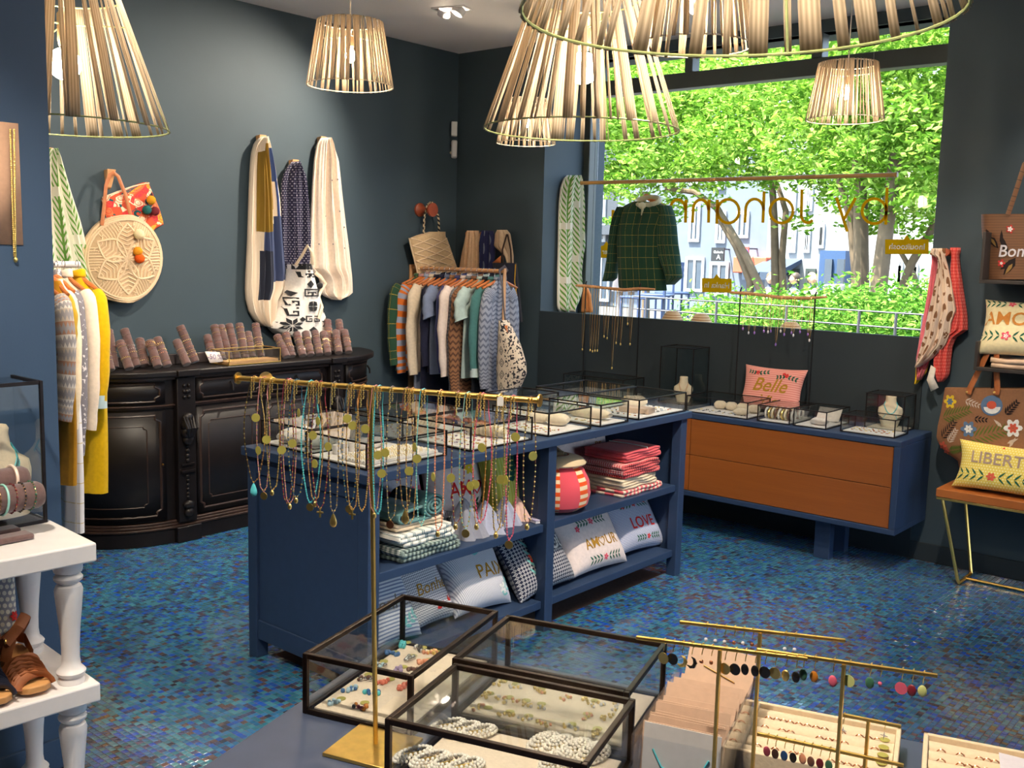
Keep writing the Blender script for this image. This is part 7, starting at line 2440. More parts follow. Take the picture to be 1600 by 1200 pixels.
nn = [(397, 757, CH, 'gold bead necklace with a turquoise drop, leftmost on the brass bar', dict(pend='drop', pm=TURQ, spread=.016)), (413, 772, PINKC, 'pink cord necklace with a gold medal beside the turquoise drop', dict(pend='disc')), (426, 770, GOLD, 'gold chain necklace with a looped end', dict(pend='charm', step=.005)),
      (450, 790, REDC, 'wine red cord necklace, left of the pink pair', dict()), (454, 792, PINKC, 'rose cord necklace close beside the wine red one', dict(pend='charm')), (464, 782, BLUEC, 'petrol blue cord necklace with a gold charm', dict(pend='charm', spread=.012)), (486, 790, TURQ, 'pale turquoise bead necklace with a gold disc', dict(pend='disc', bead=TURQ, step=.004, spread=.014)), (494, 788, TANC, 'tan cord necklace with a small gold charm', dict(pend='charm', spread=.010)),
      (502, 800, REDC, 'dark red necklace with a gold cross', dict(pend='cross', spread=.012)), (523, 806, GREYC, 'grey cord necklace with a long gold pendant', dict(pend='drop', pm=GOLD, spread=.004)), (548, 793, BLUEC, 'petrol cord necklace with a pearl charm', dict(pend='disc', spread=.010)), (553, 803, TANC, 'tan bead necklace with a gold cross charm', dict(pend='cross', spread=.008)), (568, 803, cols('amber_cord', (196, 130, 50), .6), 'amber bead necklace with close gold beads', dict(step=.004)),
      (588, 806, PINKC, 'blush necklace just left of the brass pole', dict(pend='charm')), (594, 808, TURQ, 'turquoise bead necklace against the brass pole', dict(bead=TURQ, step=.0045, spread=.005)), (613, 818, GREYC, 'grey cord necklace with a round openwork medal', dict(pend='disc', pm=M('rose_gold'), spread=.006)), (637, 800, BROWNB, 'brown cord necklace with a short gold drop', dict(pend='drop', pm=GOLD)), (645, 822, TANC, 'tan bead necklace with long gold end', dict(spread=.005)),
      (663, 826, TURQ, 'mint bead necklace in the middle of the bar', dict(bead=cols('mint', (150, 206, 196)), step=.0055, spread=.006)), (689, 836, PEACH, 'peach bead necklace hanging low', dict(bead=PEACH, step=.005, pend='charm', spread=.004)), (717, 824, GARN, 'garnet and gold bead necklace', dict(spread=.007, pend='charm')), (733, 832, cols('mint', (150, 206, 196)), 'pale green necklace with a large gold medal', dict(pend='disc')), (750, 824, cols('amber_cord'), 'honey coloured necklace with a gold crescent end', dict(pend='charm', spread=.007)), (755, 822, PINKB, 'pink bead necklace behind the honey coloured one', dict(bead=PINKB, step=.007, spread=.012)),
      (781, 838, GOLD, 'gold bead necklace with a clover charm', dict(pend='charm', step=.0045, spread=.006)), (789, 830, GREYC, 'grey cord necklace carrying the white price tag', dict(spread=.008)), (802, 850, PINKB, 'raspberry bead necklace with an oval gold medal', dict(bead=PINKB, step=.005, pend='disc', spread=.005)), (830, 824, BROWNB, 'brown bead necklace, rightmost on the brass bar', dict(pend='charm', spread=.006))]
for i, (px, yb, mt_, lb, kw) in enumerate(nn):
    necklace(px, yb, mt_, lb, seed=i, **kw)
q = at(418, 591, 'z', NZ)
MB().cyl(q + Vector((.012, -.012, .002)), q + Vector((.014, -.0135, .002)), .0115, n=20).thing('gold_disc_clip', M('brushed_gold_pale', (226, 206, 150), .4, 1.0, .05), 'round pale gold disc clip at the left of the necklace bar', 'clip')
q = at(784, 626, 'z', NZ)
MB().prism([(-.005, -.007), (.005, -.007), (.005, .006), (0, .009), (-.005, .006)], 0, .001, frame(q + Vector((.005, -.009, 0)), (.8, .55, 0), (0, 0, 1))).thing('price_tag', cloth('tag_white', (226, 222, 216)), 'tiny white price tag on the necklace bar', 'tag')

# ---- left display: case, bust, bracelet stand, sandals
cc = at(75, 816, 'z', .8505)
zc_top = at(62, 594, 'y', cc.y).z
gl = glass_box('tall glass case with a bust on the white display table', (cc.x - .27, cc.y - .40, .8505), .27, .40, zc_top - .85, 0, .010, None, PATINA, name='tall_glass_case')
bu = bust('cream bust with turquoise strands inside the tall glass case', (cc.x - .12, at(-4, 800, 'x', cc.x - .12).y, .8625), PI / 2, 1.28, ((.07, .05, TURQ, .0016), (.085, .052, cols('teal', (30, 110, 120)), .0016), (.10, .054, TURQ, .0013)), None, .016)
rx_ = cc.x + .085
ye = at(66, 772, 'x', rx_).y
zr_ = at(60, 772, 'x', rx_).z
bs_ = thing('bracelet_stand', 'brown velvet two roll bracelet stand before the tall glass case', 'bracelet stand', (rx_, ye - .22, .8505))
for dx, dz, dy in ((0, 0, 0), (-.06, .035, -.012)):
    MB().lathe([(.024, -.34), (.035, -.335), (.0375, -.3), (.0375, -.016), (.031, -.004), (.014, 0)], 20, (rx_ + dx, ye + dy, zr_ + dz), Matrix.Rotation(-PI / 2, 4, 'X')).part('roll', VELVET, bs_, world=True)
MB().box(rx_ - .02, rx_ + .02, ye - .20, ye - .175, .866, zr_).part('post', VELVET, bs_, world=True, bevel=.005)
for xq in (rx_ - .075, rx_ + .005):
    MB().box(xq, xq + .055, ye - .30, ye - .05, .851, .868).part('base', VELVET, bs_, world=True, bevel=.007)
def bracelet_on(yoff, mt_, label, fat=.0016, beads=None, dx=0, dz=0, col2=None):
    o = thing('bracelet', label, 'bracelet', (rx_ + dx, ye - yoff, zr_ + dz), 0, 'bracelets on the velvet stand')
    R_ = .039 + fat * .5
    MB().tube([(R_ * math.cos(a), .004 * math.sin(a), R_ * math.sin(a)) for a in [2 * PI * t / 28 for t in range(28)]], fat, 6, closed=True).part('band', mt_, o)
    if beads:
        m = MB()
        for t in range(24):
            a = 2 * PI * t / 24
            m.ball((R_ * math.cos(a), .004 * math.sin(a), R_ * math.sin(a)), .0032 if t % 2 else .0022, 6, 5)
        m.part('beads', beads, o, kind='stuff')
for i, (yo, mt_, f_, bd, wd) in enumerate(((.035, CH, .0008, GREENB, 'green and gold charm'), (.062, CH, .0008, BLACKB, 'black and gold charm'), (.085, CH, .0008, GARN, 'garnet charm'), (.108, cols('mint', (150, 206, 196)), .0032, None, 'mint enamel'), (.128, CH, .0010, BROWNB, 'brown gem charm'), (.146, cols('mint'), .0034, None, 'wide pale mint'), (.17, CH, .0012, AMBERB, 'amber charm'))):
    bracelet_on(yo, mt_, wd + ' bracelet on the front velvet roll', f_, bd)
for i, (yo, mt_, f_, wd) in enumerate(((.045, cols('shell', (232, 206, 190)), .0045, 'shell pink'), (.10, CORALB, .004, 'coral'), (.112, BLACKB, .004, 'black'), (.124, cols('shell'), .0045, 'second shell'), (.136, PINKB, .0045, 'raspberry'), (.15, cols('shell'), .0045, 'third shell'), (.164, CORALB, .0045, 'second coral'))):
    bracelet_on(yo + .012, mt_, wd + ' bead bracelet on the rear velvet roll', f_, None, -.06, .035)

WOODS = PM('sandal_wood', lambda k, u, v: k.mix(k.noise(1.0, 4, 'Object', .6, (30, 8, 30)), (186, 128, 74), (222, 170, 110)), .45, .4, 0)
def sandal(label, loc, rz, up_mat, s=1.0):
    """clog sandal, toe towards local +x"""
    o = thing('sandal', label, 'sandal', loc, rz, 'clog sandals on the white display table')
    out = [(-.11, .024), (-.095, .033), (-.05, .032), (0, .033), (.05, .041), (.09, .044), (.12, .038), (.137, .02)]
    pl = [(x, y) for x, y in out] + [(x, -y) for x, y in out[::-1]]
    def zt_(x): return interp([(-.12, .068), (-.05, .062), (.02, .034), (.07, .024), (.14, .030)], x)[0]
    m = MB()
    n_ = len(pl)
    vs = [(x, y, zt_(x)) for x, y in pl] + [(x, y, (zt_(x) - .020 if x > -.02 else zt_(x) - .02)) for x, y in pl]
    m.add(vs, [tuple(range(n_))[::-1], tuple(range(n_, 2 * n_))] + [(i, (i + 1) % n_, n_ + (i + 1) % n_, n_ + i) for i in range(n_)])
    m.part('wooden_sole', WOODS, o, bevel=.004)
    hl = MB().prism([(-.11, -.026), (-.055, -.028), (-.06, .028), (-.11, .026)], 0, .05).part('heel', WOODS, o, bevel=.004)
    # toe strap: woven bands over the forefoot
    for i in range(6):
        x0, x1 = .015 + .015 * i, .03 + .016 * i
        hgt = .045 - .003 * i
        def path(xa, xb):
            return [Vector((lerp(xa, xb, t), .044 * math.cos(PI * t), zt_(lerp(xa, xb, t)) - .006 + (hgt) * math.sin(PI * t))) for t in [q / 10 for q in range(11)]]
        MB().tube(path(x0 - .012, x1 + .014), .0105, 8, flat=.32).part('toe_band', up_mat, o)
        MB().tube([p_ + Vector((0, 0, .0015)) for p_ in path(x1 + .014, x0 - .012)], .0105, 8, flat=.32).part('toe_band', up_mat, o)
    # heel counter and ankle strap
    MB().tube([Vector((-.03, .036, .058)), Vector((-.085, .034, .085)), Vector((-.112, 0, .095)), Vector((-.085, -.034, .085)), Vector((-.03, -.036, .058))], .018, 8, flat=.2).part('heel_strap', up_mat, o)
    MB().tube([Vector((-.10, .02, .10)), Vector((-.09, .036, .135)), Vector((-.05, .03, .165)), Vector((-.01, 0, .150)), Vector((-.005, -.035, .115)), Vector((-.045, -.04, .095)), Vector((-.09, -.03, .10))], .015, 8, flat=.22).part('ankle_strap', up_mat, o)
    MB().tube([Vector((-.02, -.036, .055)), Vector((-.015, -.03, .09)), Vector((-.012, -.02, .12))], .015, 8, flat=.22).part('side_strap', up_mat, o)
    MB().lathe([(.008, 0), (.008, .003)], 12, (-.006, -.036, .118), Matrix.Rotation(PI / 2, 4, 'X')).part('buckle', BRASS, o)
    return o
TANL = M('sandal_tan_leather', (150, 88, 52), .55, 0, .12, 50, .3, .1)
sp1 = at(43, 1062, 'z', .455)
sandal('tan woven clog sandal on the middle tier of the white table', (sp1.x - .01, sp1.y - .01, .4545), math.radians(-8), TANL)
sp2 = at(-8, 1080, 'z', .455)
sandal('navy clog sandal at the left edge of the middle tier', (sp2.x - .02, sp2.y - .02, .4545), math.radians(-8), M('sandal_navy_leather', (44, 46, 62), .55, 0, .12, 50, .3, .1))
DAISY = dots('cloth_daisy_grey', (150, 150, 158), (226, 222, 206), 50, 58, .36)
hq = Hang([(895, -60, 15), (930, -60, 17), (980, -60, 20), (1030, -60, 22)], 'x', -2.90, (1, 0, 0), .03, .03, 0, 0, 3)
dz = thing('daisy_pouch', 'grey daisy print pouch with a red flower behind the sandals', 'pouch', tuple(hq.base()))
hq.sack(14, 12, .16, .24).part('body', DAISY, dz, world=True)
hq_m = MB()
for p_ in petal_flower((9.5, 955), 8.5, 6):
    hq_m.add([hq.px(x, y, .004) for x, y in p_], [tuple(range(len(p_)))])
hq_m.part('red_flower', cloth('thread_red'), dz, world=True, smooth=False, kind='stuff')
# ---- necklace card on the column
CXX = -3.033
kc = thing('necklace_board', 'kraft board with a gold chain necklace on the blue column', 'board', tuple(at(10, 383, 'x', CXX)))
c_ = [at(x, y, 'x', CXX + .0015) for x, y in ((-40, 186), (28, 193), (36, 383), (-40, 381))]
MB().add([tuple(p_) for p_ in c_], [(0, 1, 2, 3)]).part('board', M('kraft_board', (206, 164, 136), .85, 0, .05, 80), kc, world=True, solid=.003)
for x0 in (16, 22):
    m = MB()
    for i in range(64):
        t = i / 63
        m.ball(at(lerp(x0, x0 + 6 if x0 == 16 else x0 + 2.2, t), lerp(203, 400, t), 'x', CXX + .006), .0032, 5, 4)
    m.part('chain', GOLD, kc, world=True, kind='stuff')
MB().ball(at(24.5, 406, 'x', CXX + .006), .006, 10, 8, (1, 1, 1.4)).part('pendant', GOLD, kc, world=True)
# ================================================================== in the window
zw = lambda x, y: (840 + .2667 * x, 240 + .2667 * y)
BAMB = PM('bamboo', lambda k, u, v: k.mix(k.noise(1.0, 4, 'Object', .6, (6, 60, 60)), (176, 130, 70), (214, 170, 104)), .4, .4, 0)
BY_ = 5.98
a, b = at(909, 286, 'y', BY_), at(1401, 273, 'y', BY_)
bam = thing('bamboo_pole', 'long bamboo pole hanging across the shop window', 'pole', tuple(a))
MB().cyl(a, b, .013, n=12).part('cane', BAMB, bam, world=True)
for t in (.0, .13, .24, .35, .46, .56, .67, .78, .9, 1.0):
    q = lerp(a, b, t)
    MB().cyl(q - Vector((.006, 0, 0)), q + Vector((.006, 0, 0)), .0155, n=12).part('node', BAMB, bam, world=True)
for t in (.06, .92):
    q = lerp(a, b, t)
    MB().cyl(q, (q.x, q.y, CZ), .0008, n=5).part('hanging_wire', CHROME, bam, world=True)
# green shirt on a hanger
GRS = plaid('cloth_green_gold_plaid_fine', (38, 70, 54), (168, 150, 74), 7, 8, .035)
def zrows(rows): return [(240 + .2667 * y, 840 + .2667 * x0, 840 + .2667 * x1) for y, x0, x1 in rows]
hb2 = Hang(zrows([(285, 580, 710), (310, 520, 770), (335, 498, 790), (360, 488, 792), (450, 478, 760), (600, 482, 752), (780, 490, 768), (803, 500, 770)]), 'y', BY_, NW, .03, .07, 3, .006, 41)
st = thing('plaid_shirt', 'dark green shirt with gold check hanging from the bamboo pole', 'shirt', tuple(hb2.base()))
hb2.sack(34, 26).part('body', GRS, st, world=True)
for n_, rws in enumerate(([(315, 500, 545), (360, 474, 530), (430, 458, 505), (520, 448, 490), (600, 440, 482), (680, 426, 480), (735, 412, 476), (748, 414, 452)], [(305, 745, 795), (360, 738, 815), (430, 728, 828), (520, 722, 836), (600, 732, 848), (680, 760, 856), (725, 776, 860), (768, 784, 810)])):
    Hang(zrows(rws), 'y', BY_, NW, .035, .06, 2, .006, 42 + n_).sack(16, 22).part('sleeve', GRS, st, world=True)
nk = thing('neckerchief', 'cream and brown silk kerchief knotted round the shirt collar', 'kerchief', tuple(at(*zw(640, 300), 'y', BY_ - .1)))
SILK = M('silk_cream_brown', (196, 176, 150), .5, 0, .45, 14)
c_ = at(*zw(645, 292), 'y', BY_ - .05)
MB().tube([c_ + Vector((.095 * math.cos(t), .05 * math.sin(t), .015 + .03 * math.sin(t))) for t in [2 * PI * i / 16 for i in range(16)]], .018, 8, closed=True, flat=.8).part('fold', SILK, nk, world=True)
kq = at(*zw(612, 305), 'y', BY_ - .13)
MB().ball(kq, .024, 10, 8, (1.2, .8, 1)).part('knot', SILK, nk, world=True)
MB().tube([kq, kq + Vector((.012, -.01, -.03)), kq + Vector((.005, -.012, -.065))], [.012, .018, .005], 8, flat=.4).part('tail', SILK, nk, world=True)
q = at(*zw(640, 200), 'y', BY_)
hgw = thing('clothes_hanger', 'wooden hanger of the green shirt in the window', 'clothes hanger', (q.x, BY_, q.z))
MB().tube([(0, 0, 0), (.012, 0, -.012), (.004, 0, -.035), (0, 0, -.05)], .0018, 6).part('hook', CHROME, hgw)
MB().tube([(-.19, 0, -.15), (-.08, 0, -.10), (0, 0, -.06), (.08, 0, -.10), (.19, 0, -.15)], [.01, .016, .022, .016, .01], 8, flat=.5).part('arm', HANGW, hgw)
# fern scarf on the reveal
h = Hang(zrows([(128, 160, 212), (145, 140, 222), (200, 122, 232), (300, 112, 240), (430, 108, 240), (540, 106, 244), (600, 104, 232), (700, 100, 222), (790, 98, 232), (850, 97, 215), (900, 97, 190), (926, 110, 185)]), 'x', JX0, (1, 0, 0), .02, .05, 3, .022, 44)
h.sheet(50, 44, 2.4, 2.2).thing('scarf', FERN, 'green fern print scarf hanging in the window reveal', 'scarf', solid=.003)
pr = at(*zw(195, 150), 'x', JX0)
MB().cyl(pr, pr + Vector((.06, 0, 0)), .013, .018, 12).thing('wall_peg', HANGW, 'round peg holding the scarf in the window reveal', 'peg')
# gold lettering on the glass, readable from the street
GY2 = GY - .011
def film(name, c):
    k = NM(name)
    n = k.mix(k.noise(20, 2), c, tuple(x * .93 for x in c))
    tl = k.new('ShaderNodeBsdfTranslucent'); df = k.new('ShaderNodeBsdfDiffuse'); mx = k.new('ShaderNodeMixShader')
    k.link(n, tl.inputs[0]); k.link(n, df.inputs[0]); mx.inputs[0].default_value = .8
    k.link(df.outputs[0], mx.inputs[1]); k.link(tl.outputs[0], mx.inputs[2])
    k.link(mx.outputs[0], k.t.nodes['Material Output'].inputs['Surface'])
    return k.m
GILT = film('gilt_film', (206, 166, 40)); PLQ = film('plaque_yellow', (206, 172, 44))
let = thing('window_lettering', 'gold shop name lettering across the window glass, seen from behind', 'lettering', tuple(at(1230, 350, 'y', GY2)))
def stroke(pts, wd=4.6):
    L_, R_ = [], []
    n_ = len(pts)
    for i in range(n_):
        x0, y0 = pts[max(0, i - 1)]; x1, y1 = pts[min(n_ - 1, i + 1)]
        l = math.hypot(x1 - x0, y1 - y0) or 1
        nx, ny = -(y1 - y0) / l * wd / 2, (x1 - x0) / l * wd / 2
        L_.append(at(pts[i][0] + nx, pts[i][1] + ny, 'y', GY2)); R_.append(at(pts[i][0] - nx, pts[i][1] - ny, 'y', GY2))
    return MB().add(L_ + R_, [(i, i + 1, n_ + i + 1, n_ + i) for i in range(n_ - 1)])
def arc(cx, cy, rx, ry, a0, a1, n=24): return [(cx + rx * math.cos(math.radians(lerp(a0, a1, i / n))), cy - ry * math.sin(math.radians(lerp(a0, a1, i / n)))) for i in range(n + 1)]
def letter(*strokes):
    m = MB()
    for s_ in strokes:
        k_ = stroke(s_); m.add(k_.v, k_.f)
    m.part('letter', GILT, let, world=True, smooth=False, solid=.0006)
letter([(1386, 293), (1384, 351)], arc(1366, 330, 19, 19.5, 0, 360))
letter([(1337, 309), (1315, 350), (1325, 362)][:1] + [(1318, 344)], [(1307, 309), (1324, 362)])
letter([(1253, 296), (1252, 338)] + arc(1262, 336, 10, 12, 180, 320, 10))
letter(arc(1221, 329.5, 18, 19, 0, 360))
letter([(1194, 299), (1192, 348)], arc(1179, 328, 14, 17, 0, 180, 14) + [(1164, 348)])
letter(arc(1138, 330, 17, 18.5, 0, 360), [(1121, 312), (1120, 350)])
letter([(1108, 312), (1107, 348)], arc(1095, 328, 12, 16, 0, 180, 12) + [(1082, 348)])
letter([(1072, 312), (1071, 348)], arc(1059, 328, 12, 16, 0, 180, 12) + [(1046, 348)])
letter(arc(975, 345, 16, 17, 0, 360), [(958, 328), (957, 363)])
def plaque(label, txt, x0, x1, y0, y1, ts, dy=0):
    o = thing('window_plaque', label, 'sign', tuple(at((x0 + x1) / 2, y1, 'y', GY2)), group='yellow plaques on the glass')
    xm = (x0 + x1) / 2
    sl = (y0 - 380) / (xm + 1050)
    pts = [(x0, y0 + sl * (x0 - xm)), (xm - 5, y0 - sl * 5), (xm, y0 - 7), (xm + 5, y0 + sl * 5), (x1, y0 + sl * (x1 - xm)), (x1, y1 + sl * (x1 - xm)), (x0, y1 + sl * (x0 - xm))]
    MB().add([at(*p_, 'y', GY2) for p_ in pts], [tuple(range(7))]).part('panel', PLQ, o, world=True, smooth=False, solid=.002)
    flat_text(txt, ts, at(xm, (y0 + y1) / 2 + dy, 'y', GY2 - .004), o, SIGNW, mirror=True, thick=.0006, bold=.015)
plaque('yellow plaque with mirrored Hanka In lettering on the glass', 'Hanka In', 1097, 1143, 435, 457, .055)
plaque('yellow plaque with mirrored brand lettering at the right of the glass', 'Inouïtoosh', 1383, 1451, 374, 397, .050)
plaque('yellow plaque with mirrored lettering half hidden by the green shirt', 'per', 939, 956, 384, 403, .055)
# woven necklace collars on the window ledge
for i, (px, py, Y) in enumerate(((1051, 486, 6.02), (1096, 490, 6.05), (1236, 503, 5.95))):
    q = at(px, py, 'y', Y)
    h_ = q.z - 1.0
    o = thing('raffia_cone', ['left', 'middle', 'right'][i] + ' woven raffia bust on the window ledge', 'bust', (q.x, Y, 1.0), 0, 'raffia busts in the window')
    MB().lathe([(.085, 0), (.09, h_ * .4), (.082, h_ * .75), (.05, h_ * .95), (.034, h_)], 24).part('bust', stripes('raffia_weave', [(0, (214, 186, 146)), (.6, (166, 124, 84))], 0, 14), o)
# driftwood necklace stands
DRIFT = M('driftwood', (190, 140, 98), .8, 0, .2, 25, .2, .4)
def drift(label, pts, posts, Y, drops):
    P_ = [at(x, y, 'y', Y) for x, y in pts]
    o = thing('driftwood_stand', label, 'necklace stand', (P_[0].x, Y, SZ1), 0, 'driftwood necklace stands')
    MB().tube(P_, [.007, .011, .009, .011, .010, .006][:len(P_)], 8).part('branch', DRIFT, o, world=True)
    for px in posts:
        q = at(px, interp([(x, y) for x, y in pts], px)[0], 'y', Y)
        MB().tube([(q.x, Y, SZ1 + .004), (q.x, Y, q.z + .02), (q.x + .006, Y, q.z + .035)], .0045, 8).part('post', BLACKM, o, world=True)
        MB().box(q.x - .04, q.x + .04, Y - .035, Y + .035, SZ1 + .0005, SZ1 + .004).part('foot', BLACKM, o, world=True)
    for i, (px, yb, mt_, pm, lb) in enumerate(drops):
        q = at(px, interp([(x, y) for x, y in pts], px)[0], 'y', Y)
        L_ = q.z - at(px, yb, 'y', Y).z
        e = thing('necklace', lb, 'necklace', (q.x, Y, q.z), 0, 'necklaces on the driftwood stands')
        path = [(-.004, -.011, 0), (-.008, -.012, -L_ * .5), (-.004, -.011, -L_ * .9), (0, -.011, -L_), (.004, -.011, -L_ * .9), (.008, -.008, -L_ * .5), (.004, .011, -.01), (0, .011, .006), (0, 0, .012)]
        MB().tube(path, .0013, 4, closed=True).part('chain', mt_, e)
        MB().ball((0, -.011, -L_ - .006), .0075, 8, 6, (.8, .6, 1.3)).part('pendant', pm, e)
zk = lambda x, y: (820 + .1875 * x, 440 + .1875 * y)
nm = ['first', 'second', 'third', 'fourth', 'fifth', 'sixth', 'seventh', 'eighth', 'ninth', 'tenth', 'eleventh', 'twelfth', 'thirteenth', 'fourteenth']
drift('driftwood necklace stand with long fine chains at the window left', [(900, 446), (915, 447), (945, 450), (975, 453), (1000, 451), (1023, 452)], (915.5, 1000), 5.62,
      [(*zk(x, y), M('fine_gold_chain'), GOLD, nm[i] + ' fine chain from the left on the left driftwood branch') for i, (x, y) in enumerate(((505, 560), (570, 565), (590, 575), (610, 570), (630, 568), (682, 450), (708, 465), (757, 715), (785, 505), (822, 515), (876, 345), (903, 515)))])
zm_ = lambda x, y: (1060 + .2625 * x, 260 + .2625 * y)
drift('driftwood necklace stand with purple stone pendants before the hedge', [(1141, 457), (1160, 458), (1190, 461), (1220, 465), (1262, 466), (1292, 464)], (1157, 1274), 5.62,
      [(*zm_(x, y), M('fine_gold_chain'), [AMETH, CRYST, AMETH][i % 3], nm[i] + ' stone pendant from the left on the right driftwood branch') for i, (x, y) in enumerate(((400, 960), (435, 985), (470, 985), (525, 975), (550, 980), (566, 975), (600, 1055), (625, 975), (647, 995), (690, 985), (702, 1000), (740, 980), (788, 995), (800, 1030)))])
cl = Hang(zrows([(785, 278, 300), (830, 268, 318), (930, 262, 330)]), 'y', 5.95, NW, .01, .02, 2, .004, 47)
cl.sheet(14, 10).thing('leather_strap_bag', cloth('camel', (196, 126, 74)), 'camel coloured strap hanging behind the left driftwood branch', 'strap', solid=.004)
# alarm sensors in the corner
SENS = M('sensor_plastic', (206, 206, 206), .4, 0, .02)
for i, (y0, y1) in enumerate(((190, 213), (219, 247))):
    q, q2 = at(713, y1, 'x', WX + .05), at(713, y0, 'x', WX + .05)
    o = thing('alarm_sensor', ('upper square', 'lower rounded')[i] + ' white alarm sensor in the corner', 'sensor', (WX + .03, q.y, q.z), math.radians(-45), 'alarm sensors')
    h_ = q2.z - q.z
    MB().box(-.03, .03, -.025, .02, 0, h_).part('housing', SENS, o, bevel=.012 if i else .006)
    if i:
        MB().ball((0, -.026, h_ * .72), .008, 10, 8).part('eye', BLACKB, o)
        MB().ball((0, -.026, h_ * .3), .011, 10, 8).part('lens', cols('sensor_lens', (240, 228, 200)), o)
    else:
        MB().ball((0, -.026, h_ * .62), .003, 8, 6).part('led', BLACKB, o)

# ================================================================== people and chairs in the street
SKIN = M('skin', (206, 160, 132), .6, 0, .05)
def person(label, loc, rz, top, bottom, hair, sit=False):
    o = thing('person', label, 'person', loc, rz, 'people in the street')
    hp = .50 if sit else .92
    V = [(0, 0, hp), (0, 0, hp + .25), (0, 0, hp + .48), (0, 0, hp + .58), (0, 0, hp + .72),
         (.19, 0, hp + .45), (.24, .02, hp + .20), (.22, -.08, hp + .0), (.22, -.12, hp - .08),
         (-.19, 0, hp + .45), (-.24, .02, hp + .20), (-.22, -.08, hp + .0), (-.22, -.12, hp - .08)]
    E_ = [(0, 1), (1, 2), (2, 3), (3, 4), (2, 5), (5, 6), (6, 7), (7, 8), (2, 9), (9, 10), (10, 11), (11, 12)]
    R_ = [.15, .12, .13, .05, .09, .06, .045, .036, .03, .06, .045, .036, .03]
    for s_ in (1, -1):
        b0 = len(V)
        if sit: V += [(.09 * s_, -.02, hp), (.10 * s_, -.42, hp - .02), (.10 * s_, -.42, .08), (.10 * s_, -.54, .05)]
        else: V += [(.09 * s_, 0, hp - .06), (.10 * s_, -.01, .48), (.11 * s_, .03, .09), (.12 * s_, -.11, .04)]
        E_ += [(0, b0), (b0, b0 + 1), (b0 + 1, b0 + 2), (b0 + 2, b0 + 3)]
        R_ += [.09, .062, .045, .035]
    me = bpy.data.meshes.new('body')
    me.from_pydata(V, E_, [])
    me.materials.append(bottom)
    bo = bpy.data.objects.new('body', me)
    link(bo, o)
    bo.modifiers.new('skin', 'SKIN')
    for i, sv in enumerate(me.skin_vertices[0].data):
        sv.radius = (R_[i], R_[i] * .8)
        sv.use_root = i == 0
    sb_ = bo.modifiers.new('smooth', 'SUBSURF'); sb_.levels = 1; sb_.render_levels = 1
    hd = MB().ball((0, -.01, hp + .74), .105, 14, 10, (.86, .98, 1.15))
    hd.ball((0, -.115, hp + .73), .016, 6, 5).ball((.09, 0, hp + .73), .018, 6, 5).ball((-.09, 0, hp + .73), .018, 6, 5)
    hd.part('head', SKIN, o)
    MB().ball((0, .022, hp + .775), .115, 14, 10, (.9, 1.0, 1.08)).part('hair', hair, o)
    tm = MB().lathe([(.175, hp - .05), (.17, hp + .1), (.165, hp + .25), (.19, hp + .42), (.12, hp + .52), (.06, hp + .56)], 18, (0, 0, 0), Matrix.Diagonal((1.15, .75, 1)).to_4x4())
    for s_ in (1, -1):
        tm.tube([(.17 * s_, 0, hp + .46), (.225 * s_, .01, hp + .3), (.245 * s_, .01, hp + .12), (.225 * s_, -.07, hp + .01)], [.075, .065, .055, .05], 10)
    tm.part('top', top, o)
    if not sit:
        MB().lathe([(.24, hp - .30), (.21, hp - .1), (.165, hp + .06)], 18, (0, 0, 0), Matrix.Diagonal((1, .8, 1)).to_4x4()).part('skirt', cloth('grey_skirt', (80, 76, 80)), o)
    for s_ in (1, -1):
        hx = MB()
        for f_ in range(5):
            hx.tube([(.22 * s_ + (f_ - 2) * .012, -.12, hp - .1), (.22 * s_ + (f_ - 2) * .014, -.14, hp - (.15 + .012 * (2 - abs(f_ - 2)))), (.22 * s_ + (f_ - 2) * .013, -.15, hp - (.17 + .018 * (2 - abs(f_ - 2))))], .008, 6)
        hx.part('hand', SKIN, o)
    return o
DK = .46
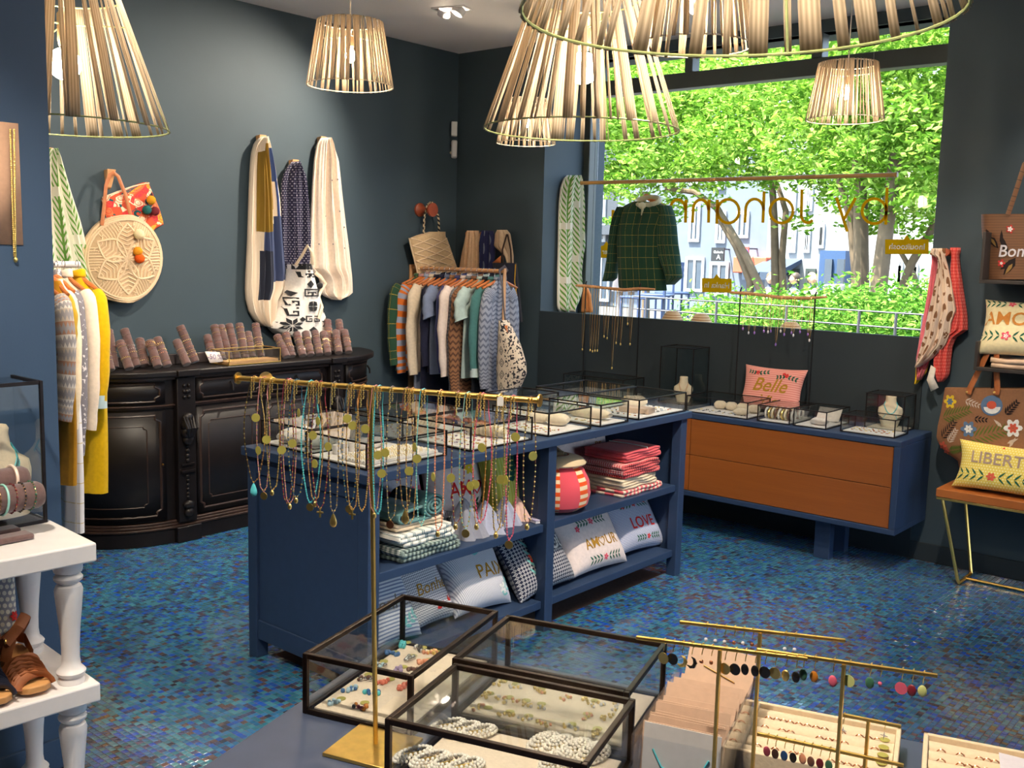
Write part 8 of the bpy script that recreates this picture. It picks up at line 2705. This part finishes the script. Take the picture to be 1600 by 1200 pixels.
MB().box(at(900, 470, 'y', 16).x, at(1066, 470, 'y', 9.2).x, 9.2, 16, -.02, DK).struct('floor_terrace', STREET, smooth=False, bevel=.02)
q = at(977, 470, 'y', 14)
person('person in a white top and grey skirt walking away outside the glass', (q.x, 14, DK), PI + .3, cloth('white_top', (176, 174, 172)), cloth('white_tights', (140, 132, 128)), M('hair_dark', (60, 46, 38), .6))
for i, (px, tp_, wd) in enumerate(((1203, (226, 226, 226), 'seated person in a white shirt at the terrace, leftmost'), (1216, (60, 60, 70), 'seated person in dark clothes at the terrace'), (1240, (150, 170, 200), 'seated person in a pale blue shirt at the terrace'), (1268, (236, 214, 196), 'seated person in a cream top at the terrace, rightmost'))):
    Yp = (21, 23.2, 21.3, 22.4)[i]
    q = at(px, 460, 'y', Yp)
    person(wd, (q.x, Yp, 0), [.4, 2.6, -.7, 1.2][i], cloth('street_top_%d' % i, tp_), cloth('street_trousers', (70, 76, 96)), M('hair_%d' % i, [(90, 70, 50), (40, 32, 28), (60, 46, 38), (190, 160, 110)][i], .6), True)
    sx = MB().box(-.2, .2, -.2, .2, .40, .42)
    for x in (-.18, .18):
        for y in (-.18, .18):
            sx.bar((x, y, 0), (x, y, .41), .025)
    ch = thing('terrace_stool', 'dark stool under the ' + wd.split(',')[0].replace('seated ', ''), 'stool', (q.x, Yp, 0), 0, 'terrace stools')
    sx.part('frame', BLACKM, ch)
CHB = M('chair_blue', (40, 56, 90), .5)
for i, px in enumerate((1004, 1026, 1050)):
    Yc = 10.2 + .9 * i
    q = at(px, 470, 'y', Yc)
    o = thing('bistro_chair', ['left', 'middle', 'right'][i] + ' blue bistro chair outside behind the green shirt', 'chair', (q.x, Yc, DK), .4 * i, 'bistro chairs')
    MB().box(-.2, .2, -.2, .2, .70, .73).part('seat', CHB, o, bevel=.01)
    for z in (.92, 1.0, 1.08):
        MB().box(-.2, .2, .19, .21, z, z + .05).part('back_slat', CHB, o)
    for x in (-.18, .18):
        for y in (-.18, .19):
            MB().bar((x, y, 0), (x, y, 1.12 if y > 0 else .70), .025).part('leg', CHB, o)
